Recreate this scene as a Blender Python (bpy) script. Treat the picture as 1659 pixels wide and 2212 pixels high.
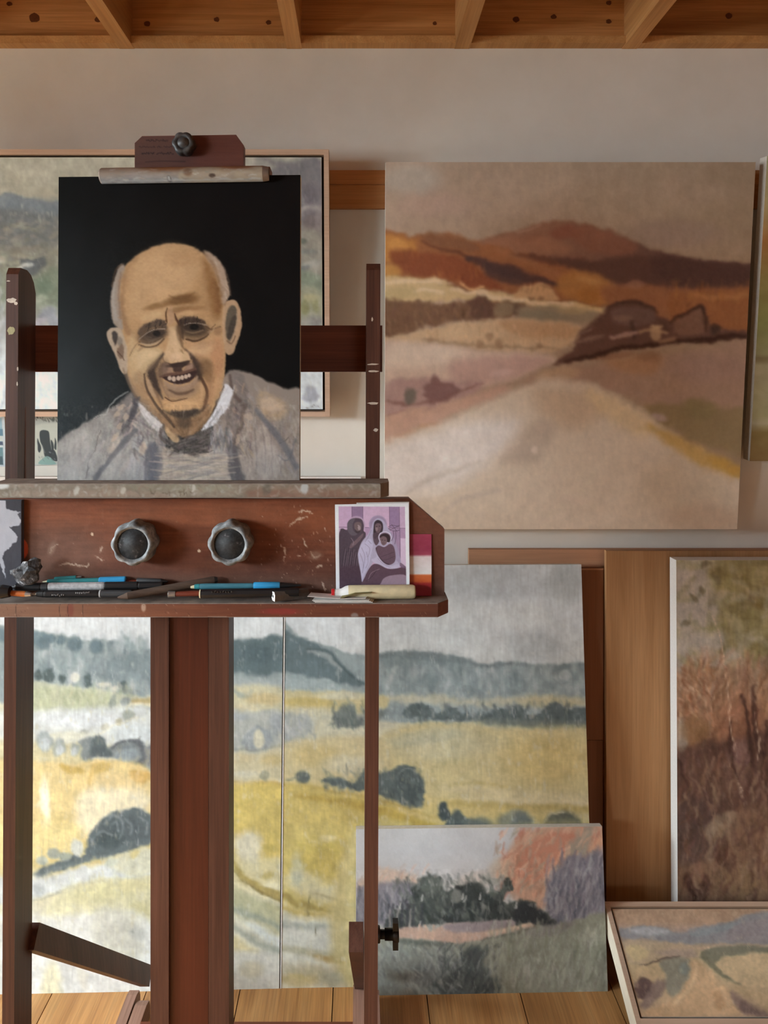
import bpy, bmesh, math, random
import numpy as np
from mathutils import Vector, Matrix

for o in list(bpy.data.objects): bpy.data.objects.remove(o, do_unlink=True)
SC = bpy.context.scene
COL = SC.collection
random.seed(4)

# ------------------------------------------------------------------ camera
FPX, CX, CY, EYE = 1660.0, 775.0, 840.0, 1.45       # focal length and optical axis in photo pixels, eye height
cam_d = bpy.data.cameras.new('camera'); cam = bpy.data.objects.new('camera', cam_d); COL.objects.link(cam)
cam.location = (0, 0, EYE); cam.rotation_euler = (math.pi / 2, 0, 0)
cam_d.sensor_fit = 'HORIZONTAL'; cam_d.sensor_width = 36; cam_d.lens = FPX / 1659 * 36
cam_d.shift_x = (829.5 - CX) / 1659; cam_d.shift_y = (CY - 1106) / 1659
cam_d.clip_start = 0.05
SC.camera = cam

# ------------------------------------------------------------------ daylight
world = bpy.data.worlds.new('overcast_sky'); SC.world = world; world.use_nodes = True
bgn = world.node_tree.nodes['Background']; bgn.inputs[0].default_value = (0.80, 0.90, 1.0, 1); bgn.inputs[1].default_value = 1.0
# two openings in the left wall: (wall x, y0, y1, z0, z1) -- a window beside the painter and a glazed door near the back wall
WINS = [(-2.30, -1.40, -0.05, 1.20, 1.95), (-2.30, 0.15, 1.35, 0.06, 1.80)]
def area(name, loc, rot, sx, sy, power, col):
    l = bpy.data.lights.new(name, 'AREA'); l.shape = 'RECTANGLE'; l.size = sx; l.size_y = sy; l.energy = power; l.color = col
    o = bpy.data.objects.new(name, l); COL.objects.link(o); o.location = loc; o.rotation_euler = rot
    return o
SKY = (0.82, 0.925, 1.0)
wx, wy0, wy1, wz0, wz1 = WINS[0]
area('window_daylight', (wx - 0.85, (wy0 + wy1) / 2, wz1 + 0.02), (0, -math.radians(64), 0), 1.1, wy1 - wy0 + 0.3, 440, SKY)
wx, wy0, wy1, wz0, wz1 = WINS[1]                                  # overcast sky outside the door: its light falls inwards and down
area('door_daylight', (wx - 1.25, (wy0 + wy1) / 2, wz1 + 0.55), (0, -math.radians(57), 0), 2.2, wy1 - wy0 + 0.9, 930, SKY)
FILL_WIN = (-2.70, 0.75, 2.05, 0.35, 1.55)                            # unseen window added in the front wall for frontal fill: (wall y, x0, x1, z0, z1)
area('front_fill_light', ((FILL_WIN[1] + FILL_WIN[2]) / 2, FILL_WIN[0] - 0.55, FILL_WIN[4] + 0.15), (math.radians(65), 0, 0), 1.5, 1.3, 32, (1.0, 0.96, 0.9))  # added fill lamp outside that window, lifts the right-hand pictures
SC.view_settings.view_transform = 'Standard'; SC.view_settings.look = 'None'
SC.view_settings.exposure = -0.04; SC.view_settings.gamma = 1.0; SC.view_settings.use_curve_mapping = False

# ------------------------------------------------------------------ helpers
def W(px, py, d): return Vector(((px - CX) / FPX * d, d, EYE - (py - CY) / FPX * d))
def tag(o, label=None, cat=None, group=None, kind=None):
    if label: o['label'] = label
    if cat: o['category'] = cat
    if group: o['group'] = group
    if kind: o['kind'] = kind
    return o
BASE = {}
def thing(name, base, label, cat, group=None, kind=None):
    o = bpy.data.objects.new(name, None); COL.objects.link(o); o.location = base; o.empty_display_size = .05
    BASE[o.name] = Vector(base); return tag(o, label, cat, group, kind)
def link(name, me, mat, parent, base):
    o = bpy.data.objects.new(name, me); COL.objects.link(o)
    if mat is not None: me.materials.append(mat)
    if parent is not None:
        o.parent = parent; BASE[o.name] = BASE[parent.name]
    else:
        o.location = base; BASE[o.name] = Vector(base)
    return o
def bmo(name, bm, mat, parent=None, base=None, smooth=False, bevel=0, seg=1):
    """world-space bmesh -> one mesh object whose origin is its thing's base"""
    if bevel:
        bmesh.ops.bevel(bm, geom=[e for e in bm.edges if len(e.link_faces) == 2 and e.calc_face_angle(0) > .5], offset=bevel, segments=seg, affect='EDGES', profile=.5)
    bmesh.ops.recalc_face_normals(bm, faces=bm.faces)
    if parent is not None: b = BASE[parent.name]
    elif base is not None: b = Vector(base)
    else:
        lo = Vector((min(v.co[i] for v in bm.verts) for i in range(3))); hi = Vector((max(v.co[i] for v in bm.verts) for i in range(3)))
        b = Vector(((lo.x + hi.x) / 2, (lo.y + hi.y) / 2, lo.z))
    for v in bm.verts: v.co -= b
    me = bpy.data.meshes.new(name); bm.to_mesh(me); bm.free()
    if smooth:
        for p in me.polygons: p.use_smooth = True
    return link(name, me, mat, parent, b)
def add_hexa(bm, p):
    v = [bm.verts.new(q) for q in p]
    for f in ((0, 1, 2, 3), (7, 6, 5, 4), (0, 4, 5, 1), (1, 5, 6, 2), (2, 6, 7, 3), (3, 7, 4, 0)): bm.faces.new([v[i] for i in f])
def add_box(bm, x0, x1, y0, y1, z0, z1):
    add_hexa(bm, [(x0, y0, z0), (x1, y0, z0), (x1, y0, z1), (x0, y0, z1), (x0, y1, z0), (x1, y1, z0), (x1, y1, z1), (x0, y1, z1)])
def box(name, x0, x1, y0, y1, z0, z1, mat, parent=None, bevel=0, seg=1, base=None):
    bm = bmesh.new(); add_box(bm, x0, x1, y0, y1, z0, z1); return bmo(name, bm, mat, parent, base, bevel=bevel, seg=seg)
def slab(name, tl, tr, br, bl, t, mat, parent=None, bevel=0, seg=1):
    """plate with the given front corners and thickness t away from the viewer"""
    n = (tr - tl).cross(tl - bl).normalized() * t
    if n.y < 0 and abs(n.y) > abs(n.z): n = -n
    elif abs(n.y) <= abs(n.z) and n.z > 0: n = -n
    bm = bmesh.new(); add_hexa(bm, [bl, br, tr, tl, bl + n, br + n, tr + n, tl + n]); return bmo(name, bm, mat, parent, bevel=bevel, seg=seg)
def prism(name, poly, ext, mat, parent=None, bevel=0, seg=1, smooth=False, base=None):
    """poly: world points, ext: extrusion vector"""
    bm = bmesh.new(); a = [bm.verts.new(p) for p in poly]; e = Vector(ext); b = [bm.verts.new(Vector(p) + e) for p in poly]; n = len(a)
    bm.faces.new(a); bm.faces.new(b[::-1])
    for i in range(n): bm.faces.new((a[i], b[i], b[(i + 1) % n], a[(i + 1) % n]))
    return bmo(name, bm, mat, parent, base, bevel=bevel, seg=seg, smooth=smooth)
def add_lathe(bm, p0, p1, prof, n=16, caps=True):
    """prof: (t along p0..p1, radius)"""
    p0, p1 = Vector(p0), Vector(p1); d = (p1 - p0).normalized(); u = d.orthogonal().normalized(); w = d.cross(u); rings = []
    for t, r in prof:
        c = p0.lerp(p1, t); rings.append([bm.verts.new(c + (u * math.cos(2 * math.pi * k / n) + w * math.sin(2 * math.pi * k / n)) * r) for k in range(n)])
    for a, b in zip(rings, rings[1:]):
        for k in range(n): bm.faces.new((a[k], a[(k + 1) % n], b[(k + 1) % n], b[k]))
    if caps: bm.faces.new(rings[0][::-1]); bm.faces.new(rings[-1])
def lathe(name, p0, p1, prof, mat, parent=None, n=16, base=None):
    bm = bmesh.new(); add_lathe(bm, p0, p1, prof, n); return bmo(name, bm, mat, parent, base, smooth=True)
def auto_smooth(o, ang=.6):
    me = o.data
    for p in me.polygons: p.use_smooth = True
    me.set_sharp_from_angle(angle=ang)
    return o

# ------------------------------------------------------------------ materials
def rgb(r, g, b): return tuple(float(x) for x in s2l((r, g, b))) + (1.0,)
class NT:
    def __init__(s, name):
        s.m = bpy.data.materials.new(name); s.m.use_nodes = True; s.t = s.m.node_tree; s.n = s.t.nodes; s.p = s.n['Principled BSDF']
    def add(s, typ, **k):
        n = s.n.new(typ)
        for a, v in k.items(): setattr(n, a, v)
        return n
    def ln(s, a, b): s.t.links.new(a, b)
    def coords(s, scale, rnd=True):
        tc = s.add('ShaderNodeTexCoord'); mp = s.add('ShaderNodeMapping'); mp.inputs['Scale'].default_value = scale
        if rnd:
            oi = s.add('ShaderNodeObjectInfo'); mul = s.add('ShaderNodeVectorMath', operation='SCALE'); mul.inputs[0].default_value = (3.1, 7.7, 5.3); s.ln(oi.outputs['Random'], mul.inputs['Scale'])
            ad = s.add('ShaderNodeVectorMath', operation='ADD'); s.ln(tc.outputs['Object'], ad.inputs[0]); s.ln(mul.outputs[0], ad.inputs[1]); s.ln(ad.outputs[0], mp.inputs['Vector'])
        else: s.ln(tc.outputs['Object'], mp.inputs['Vector'])
        return mp.outputs[0]
    def noise(s, vec, scale, detail=4, rough=.55, dist=0):
        n = s.add('ShaderNodeTexNoise'); n.inputs['Scale'].default_value = scale; n.inputs['Detail'].default_value = detail; n.inputs['Roughness'].default_value = rough; n.inputs['Distortion'].default_value = dist
        if vec is not None: s.ln(vec, n.inputs['Vector'])
        return n.outputs['Fac']
    def ramp(s, fac, stops):
        r = s.add('ShaderNodeValToRGB'); e = r.color_ramp.elements
        while len(e) < len(stops): e.new(.5)
        for k, (p, c) in zip(e, stops): k.position = p; k.color = c
        s.ln(fac, r.inputs[0]); return r.outputs[0]
    def mix(s, fac, a, b, mode='MIX'):
        m = s.add('ShaderNodeMix', data_type='RGBA', blend_type=mode)
        for v, i in ((fac, 0), (a, 6), (b, 7)):
            if hasattr(v, 'links'): s.ln(v, m.inputs[i])
            else: m.inputs[i].default_value = v
        return m.outputs[2]
    def bump(s, h, strength, dist=.002):
        b = s.add('ShaderNodeBump'); b.inputs['Strength'].default_value = strength; b.inputs['Distance'].default_value = dist; s.ln(h, b.inputs['Height']); s.ln(b.outputs[0], s.p.inputs['Normal'])
    def done(s, col=None, rough=.5, spec=.5, metal=0):
        if col is not None:
            if hasattr(col, 'links'): s.ln(col, s.p.inputs['Base Color'])
            else: s.p.inputs['Base Color'].default_value = col
        s.p.inputs['Roughness'].default_value = rough; s.p.inputs['Specular IOR Level'].default_value = spec; s.p.inputs['Metallic'].default_value = metal
        return s.m
def wood(name, stops, axis, rough=.5, spec=.3, fine=1.0, bump=.25, streak=.35):
    s = NT(name); sc = [26.0, 26.0, 26.0]; sc[axis] = 1.3; v = s.coords(sc)
    a = s.noise(v, 1.0, 6, .6, .8); c = s.ramp(a, stops)
    sc2 = [240.0 * fine] * 3; sc2[axis] = 6; v2 = s.coords(sc2); b = s.noise(v2, 1.0, 3, .6)
    sc3 = [5.0, 5.0, 5.0]; sc3[axis] = 1.2; b3 = s.noise(s.coords(sc3), 1.0, 2)
    c = s.mix(streak, c, s.ramp(b, [(.35, (.35, .35, .35, 1)), (.65, (1.2, 1.2, 1.2, 1))]), 'MULTIPLY')
    c = s.mix(.5, c, s.ramp(b3, [(.3, (.62, .6, .58, 1)), (.7, (1.2, 1.2, 1.2, 1))]), 'MULTIPLY')
    s.bump(b, bump, .0006); return s.done(c, rough, spec)
def plain(name, col, rough=.5, spec=.4, amp=.25, scale=40, bump=0, metal=0):
    s = NT(name); n = s.noise(s.coords((1, 1, 1)), scale, 4)
    c = s.mix(amp, col, s.ramp(n, [(.3, (.45, .45, .45, 1)), (.7, (1.3, 1.3, 1.3, 1))]), 'MULTIPLY')
    if bump: s.bump(n, bump, .001)
    return s.done(c, rough, spec, metal)
def oil(name, rough=.55, weave=.12, spec=.35, var=.06):
    """painted canvas: colour laid down stroke by stroke (attribute 'paint'), weave and brush relief from noise"""
    s = NT(name); a = s.add('ShaderNodeAttribute', attribute_name='paint'); v = s.coords((1, 1, 1), False)
    n = s.noise(v, 420, 2, .6); k = s.noise(v, 60, 4, .6)
    c = s.mix(var, a.outputs['Color'], s.ramp(k, [(.3, (.6, .6, .6, 1)), (.7, (1.35, 1.35, 1.35, 1))]), 'MULTIPLY')
    h = s.add('ShaderNodeMath', operation='ADD'); s.ln(n, h.inputs[0]); s.ln(k, h.inputs[1]); s.bump(h.outputs[0], weave, .001); return s.done(c, rough, spec)
# === PAINT ENGINE: a small brush-and-canvas painter, evaluated on each canvas' own vertex grid ===
def s2l(c):
    c = np.clip(np.asarray(c, float) / 255.0, 0, 1)
    return np.where(c <= 0.04045, c / 12.92, ((c + 0.055) / 1.055) ** 2.4)

_tab = np.random.RandomState(7).rand(64, 256, 256)
def vnoise(x, y, seed=0):
    t = _tab[seed % 64]
    xi = np.floor(x).astype(int); yi = np.floor(y).astype(int)
    fx = x - xi; fy = y - yi
    fx = fx * fx * (3 - 2 * fx); fy = fy * fy * (3 - 2 * fy)
    x0 = xi & 255; x1 = (xi + 1) & 255; y0 = yi & 255; y1 = (yi + 1) & 255
    a = t[y0, x0]; b = t[y0, x1]; c = t[y1, x0]; d = t[y1, x1]
    return ((a * (1 - fx) + b * fx) * (1 - fy) + (c * (1 - fx) + d * fx) * fy) * 2 - 1
def fbm(x, y, seed=0, o=3):
    r = 0; a = 1.0; s = 0
    for i in range(o):
        r = r + a * vnoise(x * 2 ** i + 13.7 * i, y * 2 ** i + 7.1 * i, seed + i); s += a; a *= 0.5
    return r / s
def spline(pts, n=4, closed=False):
    p = np.asarray(pts, float); m = len(p); out = []
    rng = range(m) if closed else range(m - 1)
    for i in rng:
        if closed:
            a, b, c, d = p[(i - 1) % m], p[i], p[(i + 1) % m], p[(i + 2) % m]
        else:
            a, b, c, d = p[max(i - 1, 0)], p[i], p[i + 1], p[min(i + 2, m - 1)]
        for k in range(n):
            t = k / n
            out.append(0.5 * ((2 * b) + (c - a) * t + (2 * a - 5 * b + 4 * c - d) * t * t + (3 * b - a - 3 * c + d) * t ** 3))
    if not closed: out.append(p[-1])
    return np.array(out)

class Canvas:
    """quad: the four canvas corners (tl, tr, br, bl) in sketch units; step: sketch units per vertex."""
    def __init__(s, quad, step, base=(128, 128, 128), seed=1):
        q = np.asarray(quad, float)
        w = (np.hypot(*(q[1] - q[0])) + np.hypot(*(q[2] - q[3]))) / 2
        h = (np.hypot(*(q[3] - q[0])) + np.hypot(*(q[2] - q[1]))) / 2
        s.nx = max(3, int(w / step)); s.ny = max(3, int(h / step))
        A = []; B = []
        for (u, v), (x, y) in zip([(0, 0), (1, 0), (1, 1), (0, 1)], q):
            A.append([u, v, 1, 0, 0, 0, -u * x, -v * x]); B.append(x)
            A.append([0, 0, 0, u, v, 1, -u * y, -v * y]); B.append(y)
        hm = np.linalg.solve(np.array(A), np.array(B))
        U, V = np.meshgrid(np.linspace(0, 1, s.nx), np.linspace(0, 1, s.ny))
        s.U, s.V = U, V
        D = hm[6] * U + hm[7] * V + 1
        s.X = (hm[0] * U + hm[1] * V + hm[2]) / D
        s.Y = (hm[3] * U + hm[4] * V + hm[5]) / D
        s.C = np.empty((s.ny, s.nx, 3)); s.C[:] = base
        s.rmin = s.Y.min(1); s.rmax = s.Y.max(1); s.cmin = s.X.min(0); s.cmax = s.X.max(0)
        s.rs = np.random.RandomState(seed)
    def _box(s, x0, y0, x1, y1):
        r = np.where((s.rmax >= y0) & (s.rmin <= y1))[0]; c = np.where((s.cmax >= x0) & (s.cmin <= x1))[0]
        if len(r) == 0 or len(c) == 0: return None
        return (slice(r[0], r[-1] + 1), slice(c[0], c[-1] + 1))
    def _mix(s, sl, m, col):
        m = m[..., None]; s.C[sl] = s.C[sl] * (1 - m) + np.asarray(col, float) * m
    def _warp(s, sl, wob, ws, seed):
        X, Y = s.X[sl], s.Y[sl]
        if wob:
            X = X + wob * fbm(s.X[sl] / ws, s.Y[sl] / ws, seed, 2); Y = Y + wob * fbm(s.X[sl] / ws + 40, s.Y[sl] / ws, seed + 3, 2)
        return X, Y
    def _tex(s, sl, tex, ts, seed):
        n = fbm(s.X[sl] / ts[0], s.Y[sl] / ts[1], seed, 3)
        return np.clip(1 + tex * (n * 1.6 - 0.3), 0, 1)
    def fill(s, fn):
        s.C[:] = fn(s.X, s.Y)
    def grad(s, stops, axis='y'):
        t = s.Y if axis == 'y' else s.X
        k = [a for a, _ in stops]
        for c in range(3): s.C[..., c] = np.interp(t, k, [b[c] for _, b in stops])
    def poly(s, pts, col, soft=2, a=1, wob=0, ws=18, tex=0, ts=(8, 8), sm=True, seed=5, col2=None, ax=None):
        p = spline(pts, 4, True) if sm else np.asarray(pts, float)
        m = soft * 2 + wob + 2
        sl = s._box(p[:, 0].min() - m, p[:, 1].min() - m, p[:, 0].max() + m, p[:, 1].max() + m)
        if sl is None: return
        X, Y = s._warp(sl, wob, ws, seed)
        d2 = np.full(X.shape, 1e12); ins = np.zeros(X.shape, bool); n = len(p)
        for i in range(n):
            x0, y0 = p[i]; x1, y1 = p[(i + 1) % n]; ex, ey = x1 - x0, y1 - y0
            L = ex * ex + ey * ey + 1e-9
            wx, wy = X - x0, Y - y0
            t = np.clip((wx * ex + wy * ey) / L, 0, 1)
            d2 = np.minimum(d2, (wx - ex * t) ** 2 + (wy - ey * t) ** 2)
            if y0 != y1:
                c = ((y0 <= Y) != (y1 <= Y)) & (X < x0 + (Y - y0) / (y1 - y0) * ex)
                ins ^= c
        d = np.where(ins, -1, 1) * np.sqrt(d2)
        mk = np.clip(0.5 - d / (2 * soft), 0, 1); mk = mk * mk * (3 - 2 * mk) * a
        if tex: mk = mk * s._tex(sl, tex, ts, seed + 9)
        if col2 is not None:
            (ax0, ay0), (ax1, ay1) = ax; dx, dy = ax1 - ax0, ay1 - ay0
            t = np.clip(((s.X[sl] - ax0) * dx + (s.Y[sl] - ay0) * dy) / (dx * dx + dy * dy), 0, 1)[..., None]
            col = np.asarray(col, float) * (1 - t) + np.asarray(col2, float) * t
        s._mix(sl, mk, col)
    def line(s, pts, w, col, soft=1.2, a=1, wob=0, ws=14, tex=0, ts=(6, 6), sm=True, seed=5):
        p = np.asarray(pts, float); n0 = len(p)
        ww = np.full(n0, w, float) if np.isscalar(w) else np.asarray(w, float)
        q = np.column_stack([p, ww])
        if sm and n0 > 2: q = spline(q, 4)
        mw = q[:, 2].max() / 2 + soft * 2 + wob + 1
        sl = s._box(q[:, 0].min() - mw, q[:, 1].min() - mw, q[:, 0].max() + mw, q[:, 1].max() + mw)
        if sl is None: return
        X, Y = s._warp(sl, wob, ws, seed)
        d = np.full(X.shape, 1e9)
        for i in range(len(q) - 1):
            x0, y0, w0 = q[i]; x1, y1, w1 = q[i + 1]; ex, ey = x1 - x0, y1 - y0
            L = ex * ex + ey * ey + 1e-9
            t = np.clip(((X - x0) * ex + (Y - y0) * ey) / L, 0, 1)
            d = np.minimum(d, np.hypot(X - x0 - ex * t, Y - y0 - ey * t) - (w0 + (w1 - w0) * t) / 2)
        mk = np.clip(0.5 - d / (2 * soft), 0, 1); mk = mk * mk * (3 - 2 * mk) * a
        if tex: mk = mk * s._tex(sl, tex, ts, seed + 9)
        s._mix(sl, mk, col)
    def ell(s, cx, cy, rx, ry, col, ang=0, soft=0.4, a=1, wob=0, ws=14, tex=0, ts=(6, 6), seed=5):
        R = max(rx, ry) * (1 + soft) + wob
        sl = s._box(cx - R, cy - R, cx + R, cy + R)
        if sl is None: return
        X, Y = s._warp(sl, wob, ws, seed)
        t = math.radians(ang); c, n = math.cos(t), math.sin(t)
        x = (X - cx) * c + (Y - cy) * n; y = -(X - cx) * n + (Y - cy) * c
        d = np.hypot(x / rx, y / ry)
        mk = np.clip((1 + soft / 2 - d) / soft, 0, 1); mk = mk * mk * (3 - 2 * mk) * a
        if tex: mk = mk * s._tex(sl, tex, ts, seed + 9)
        s._mix(sl, mk, col)
    def mott(s, sx, sy, amp, seed=0, o=3, box=None):
        sl = s._box(*box) if box else (slice(None), slice(None))
        n = fbm(s.X[sl] / sx, s.Y[sl] / sy, seed, o)
        s.C[sl] += n[..., None] * np.asarray(amp, float)
    def dabs(s, box, n, L, W, ang, cols, a=0.6, soft=1.0, jit=12, spread=20, poly=None):
        """n short bristle strokes scattered in box (or inside polygon poly)"""
        x0, y0, x1, y1 = box; k = 0
        P = np.asarray(poly, float) if poly is not None else None
        while k < n:
            k += 1
            x = s.rs.uniform(x0, x1); y = s.rs.uniform(y0, y1)
            if P is not None:
                ins = False
                for i in range(len(P)):
                    ax, ay = P[i]; bx_, by_ = P[(i + 1) % len(P)]
                    if ((ay <= y) != (by_ <= y)) and x < ax + (y - ay) / (by_ - ay) * (bx_ - ax): ins = not ins
                if not ins: continue
            c = np.array(cols[s.rs.randint(len(cols))], float) + s.rs.uniform(-jit, jit) + s.rs.uniform(-jit / 3, jit / 3, 3)
            t = math.radians(ang + s.rs.uniform(-spread, spread)); l = L * s.rs.uniform(0.5, 1.2) / 2; w = W * s.rs.uniform(0.5, 1.2)
            dx, dy = math.cos(t) * l, math.sin(t) * l
            bend = s.rs.uniform(-0.25, 0.25) * l
            s.line([(x - dx, y - dy), (x - dy / max(l, .1) * bend, y + dx / max(l, .1) * bend), (x + dx, y + dy)], [w * .6, w, w * .4], c, soft, a * s.rs.uniform(.5, 1), sm=False)
    def smear(s, amp, sc, seed=0, box=None):
        """push the wet paint about: edges break up irregularly"""
        sl = s._box(*box) if box else (slice(None), slice(None))
        st = (s.cmax[-1] - s.cmin[0]) / s.nx
        J, I = np.meshgrid(np.arange(s.nx, dtype=float), np.arange(s.ny, dtype=float))
        J = J[sl] + amp / st * fbm(s.X[sl] / sc, s.Y[sl] / sc, seed, 2); I = I[sl] + amp / st * fbm(s.X[sl] / sc + 50, s.Y[sl] / sc + 9, seed + 4, 2)
        J = np.clip(J, 0, s.nx - 1.001); I = np.clip(I, 0, s.ny - 1.001); j = J.astype(int); i = I.astype(int); fx = (J - j)[..., None]; fy = (I - i)[..., None]
        s.C[sl] = (s.C[i, j] * (1 - fx) + s.C[i, j + 1] * fx) * (1 - fy) + (s.C[i + 1, j] * (1 - fx) + s.C[i + 1, j + 1] * fx) * fy
    def brush(s, box, n, L, W, ang, a=.5, soft=1.2, jit=8, spread=40, off=0):
        """strokes that pick their colour up from the canvas and drag it along"""
        r0 = s._box(*box)
        if r0 is None: return
        for _ in range(n):
            i = s.rs.randint(r0[0].start, r0[0].stop); j = s.rs.randint(r0[1].start, r0[1].stop)
            x, y = s.X[i, j], s.Y[i, j]; c = s.C[i, j] + s.rs.uniform(-jit, jit) + s.rs.uniform(-jit / 3, jit / 3, 3)
            g = ang(x, y) if callable(ang) else ang
            t = math.radians(g + s.rs.uniform(-spread, spread)); l = L * s.rs.uniform(.4, 1.2) / 2; w = W * s.rs.uniform(.5, 1.3)
            dx, dy = math.cos(t) * l, math.sin(t) * l
            s.line([(x - dx, y - dy), (x + dx * .2 - dy * .12, y + dy * .2 + dx * .12), (x + dx, y + dy)], [w * .5, w, w * .3], c, soft, a * s.rs.uniform(.4, 1), sm=False)
    def blur(s, n, box=None):
        sl = s._box(*box) if box else (slice(None), slice(None))
        for _ in range(n):
            A = s.C[sl]; P = np.pad(A, ((1, 1), (1, 1), (0, 0)), mode='edge')
            s.C[sl] = (P[:-2, 1:-1] + P[2:, 1:-1] + P[1:-1, :-2] + P[1:-1, 2:] + 2 * A) / 6
    def tone(s, sat=1.0, mul=(1, 1, 1), con=1.0, mid=128):
        g = s.C.mean(-1, keepdims=True); s.C = (g + (s.C - g) * sat - mid) * con + mid; s.C *= np.asarray(mul, float)
    def weather(s, amt, vx=3, vy=30, light=None, la=.35, seed=0, box=None):
        """dry scumbles and runs in the paint film"""
        sl = s._box(*box) if box else (slice(None), slice(None)); X, Y = s.X[sl], s.Y[sl]
        f = 1 + amt * (.55 * fbm(X / 24, Y / 22, seed, 3) + .45 * fbm(X / vx, Y / vy, seed + 7, 2) + .3 * fbm(X / 6, Y / 5, seed + 15, 2))
        s.C[sl] *= f[..., None]
        if light is not None:
            m = np.clip(fbm(X / 11, Y / 17, seed + 21, 3) * 2.4 - .55, 0, 1) * np.clip(fbm(X / 2.6, Y / 12, seed + 27, 1) * 1.5 + .6, 0, 1) * la
            s._mix(sl, m, light)
    def scribble(s, x, y, w, h, n, col, lw=1.0, a=.8):
        """illegible handwriting"""
        pts = []
        for i in range(n + 1):
            pts.append((x + w * i / n + s.rs.uniform(-.3, .3) * w / n, y + h * (s.rs.uniform(-.5, .5) if i % 2 else s.rs.uniform(-.15, .45))))
        s.line(pts, lw, col, .7, a)
    def lin(s, gain=(1, 1, 1)):
        return np.clip(s2l(s.C) * np.asarray(gain, float), 0.004, 0.92)
def paint_portrait():
    c = Canvas([(127, 381), (649, 378), (647, 1044), (124, 1044)], 1.75, seed=3)
    def bg(X, Y):
        t = np.clip((X - 127) / 360, 0, 1); v = np.clip((Y - 420) / 420, 0, 1)
        L = np.stack([16 + 34 * v, 17 + 39 * v, 17 + 42 * v], -1); R = np.stack([15 - 1 * v, 11 + 2 * v, 10 + 3 * v], -1)
        return L * (1 - t[..., None]) + R * t[..., None]
    c.fill(bg); c.mott(40, 60, (3, 3, 3.5), 2)
    # --- shoulders and jacket
    c.poly([(112, 985), (135, 950), (175, 922), (215, 900), (262, 878), (300, 870), (350, 930), (360, 980), (350, 1060), (112, 1060)], (141, 137, 133), 5, wob=4)
    c.poly([(470, 850), (492, 806), (520, 803), (562, 818), (612, 842), (660, 860), (660, 1060), (480, 1060), (455, 985)], (134, 123, 115), 4, wob=4)
    c.poly([(120, 1000), (150, 950), (190, 935), (215, 970), (190, 1044), (120, 1060)], (160, 157, 153), 12, .8, tex=.5, ts=(20, 40))
    c.dabs((128, 900, 350, 1042), 300, 32, 8, 115, [(152, 148, 146), (166, 161, 158), (128, 126, 126), (160, 150, 142)], .42, 2, 10, 14, [(128, 1000), (190, 945), (262, 905), (300, 895), (350, 960), (345, 1044), (128, 1044)])
    c.dabs((480, 810, 648, 1042), 300, 26, 8, 80, [(150, 138, 130), (128, 118, 114), (165, 150, 138), (142, 134, 134)], .42, 2, 10, 30, [(500, 835), (560, 842), (640, 885), (648, 1044), (500, 1044), (470, 950)])
    c.poly([(560, 850), (600, 862), (622, 890), (600, 912), (570, 905), (556, 880)], (170, 146, 120), 8, .8, tex=.6, ts=(14, 8))
    c.poly([(530, 920), (560, 915), (590, 960), (600, 1044), (520, 1044)], (163, 150, 142), 8, .7, tex=.4, ts=(12, 40))
    for x in (548, 566, 582, 602): c.line([(x, 930), (x + 6, 985), (x + 4, 1030)], 2, (112, 104, 102), 1.5, .6)
    c.line([(552, 893), (585, 930), (615, 970), (640, 1015)], [8, 12, 14, 12], (104, 102, 106), 4, .75)
    c.line([(600, 990), (622, 1000), (640, 950)], 3, (98, 98, 102), 1.5, .7)
    c.line([(624, 950), (606, 965)], 2, (70, 66, 64), 1, .7)
    # dark diagonal lapel lines, left
    c.line([(290, 930), (262, 965), (230, 1005), (205, 1040)], [13, 12, 11, 10], (108, 107, 110), 3, .8, wob=2)
    c.line([(218, 935), (205, 975), (190, 1010), (186, 1040)], 1.6, (88, 84, 82), .8, .7)
    c.line([(232, 985), (228, 1005)], 3, (60, 58, 58), 1, .8)
    c.poly([(222, 1000), (246, 965), (262, 975), (250, 1030), (225, 1042)], (172, 166, 160), 5, .7, tex=.5)
    c.poly([(236, 965), (250, 948), (262, 955), (244, 985), (232, 980)], (178, 164, 152), 4, .75, tex=.4)
    c.poly([(290, 940), (312, 955), (318, 1044), (280, 1044)], (162, 160, 161), 6, .7, tex=.5, ts=(8, 30))
    # fleece collar, left
    c.poly([(236, 892), (262, 872), (285, 850), (302, 868), (300, 905), (280, 945), (256, 930), (244, 905)], (126, 119, 116), 4, .9, wob=5, tex=.3)
    c.dabs((240, 850, 310, 960), 120, 22, 6, 120, [(178, 158, 142), (96, 94, 96), (112, 108, 110), (168, 150, 138), (140, 132, 128)], .7, 1.4, 12, 30, [(252, 905), (286, 872), (306, 884), (300, 950), (262, 945)])
    c.line([(296, 868), (286, 900), (276, 925)], [12, 14, 8], (86, 84, 88), 3, .8, wob=4)
    c.dabs((290, 905, 356, 1000), 120, 26, 6, 60, [(150, 142, 138), (120, 114, 114), (172, 158, 148), (104, 100, 102)], .6, 1.5, 12, 30)
    c.line([(231, 895), (240, 878), (254, 864), (277, 851)], 1.6, (205, 205, 202), .7, .9)
    c.line([(200, 908), (222, 900), (236, 897)], 1.2, (190, 186, 182), .7, .7)
    # fleece collar, right
    c.poly([(492, 808), (515, 806), (532, 830), (530, 880), (520, 930), (512, 1000), (495, 985), (485, 950), (488, 900), (502, 870), (498, 840)], (116, 106, 102), 4, .9, wob=5, tex=.25)
    c.dabs((486, 808, 560, 1000), 170, 24, 6, 70, [(92, 86, 86), (140, 126, 118), (168, 148, 128), (110, 100, 98), (84, 78, 78)], .6, 1.4, 12, 35, [(496, 828), (518, 822), (542, 856), (545, 990), (500, 990)])
    c.line([(496, 815), (502, 850), (516, 870)], [6, 9, 9], (84, 70, 64), 3, .7)
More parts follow.
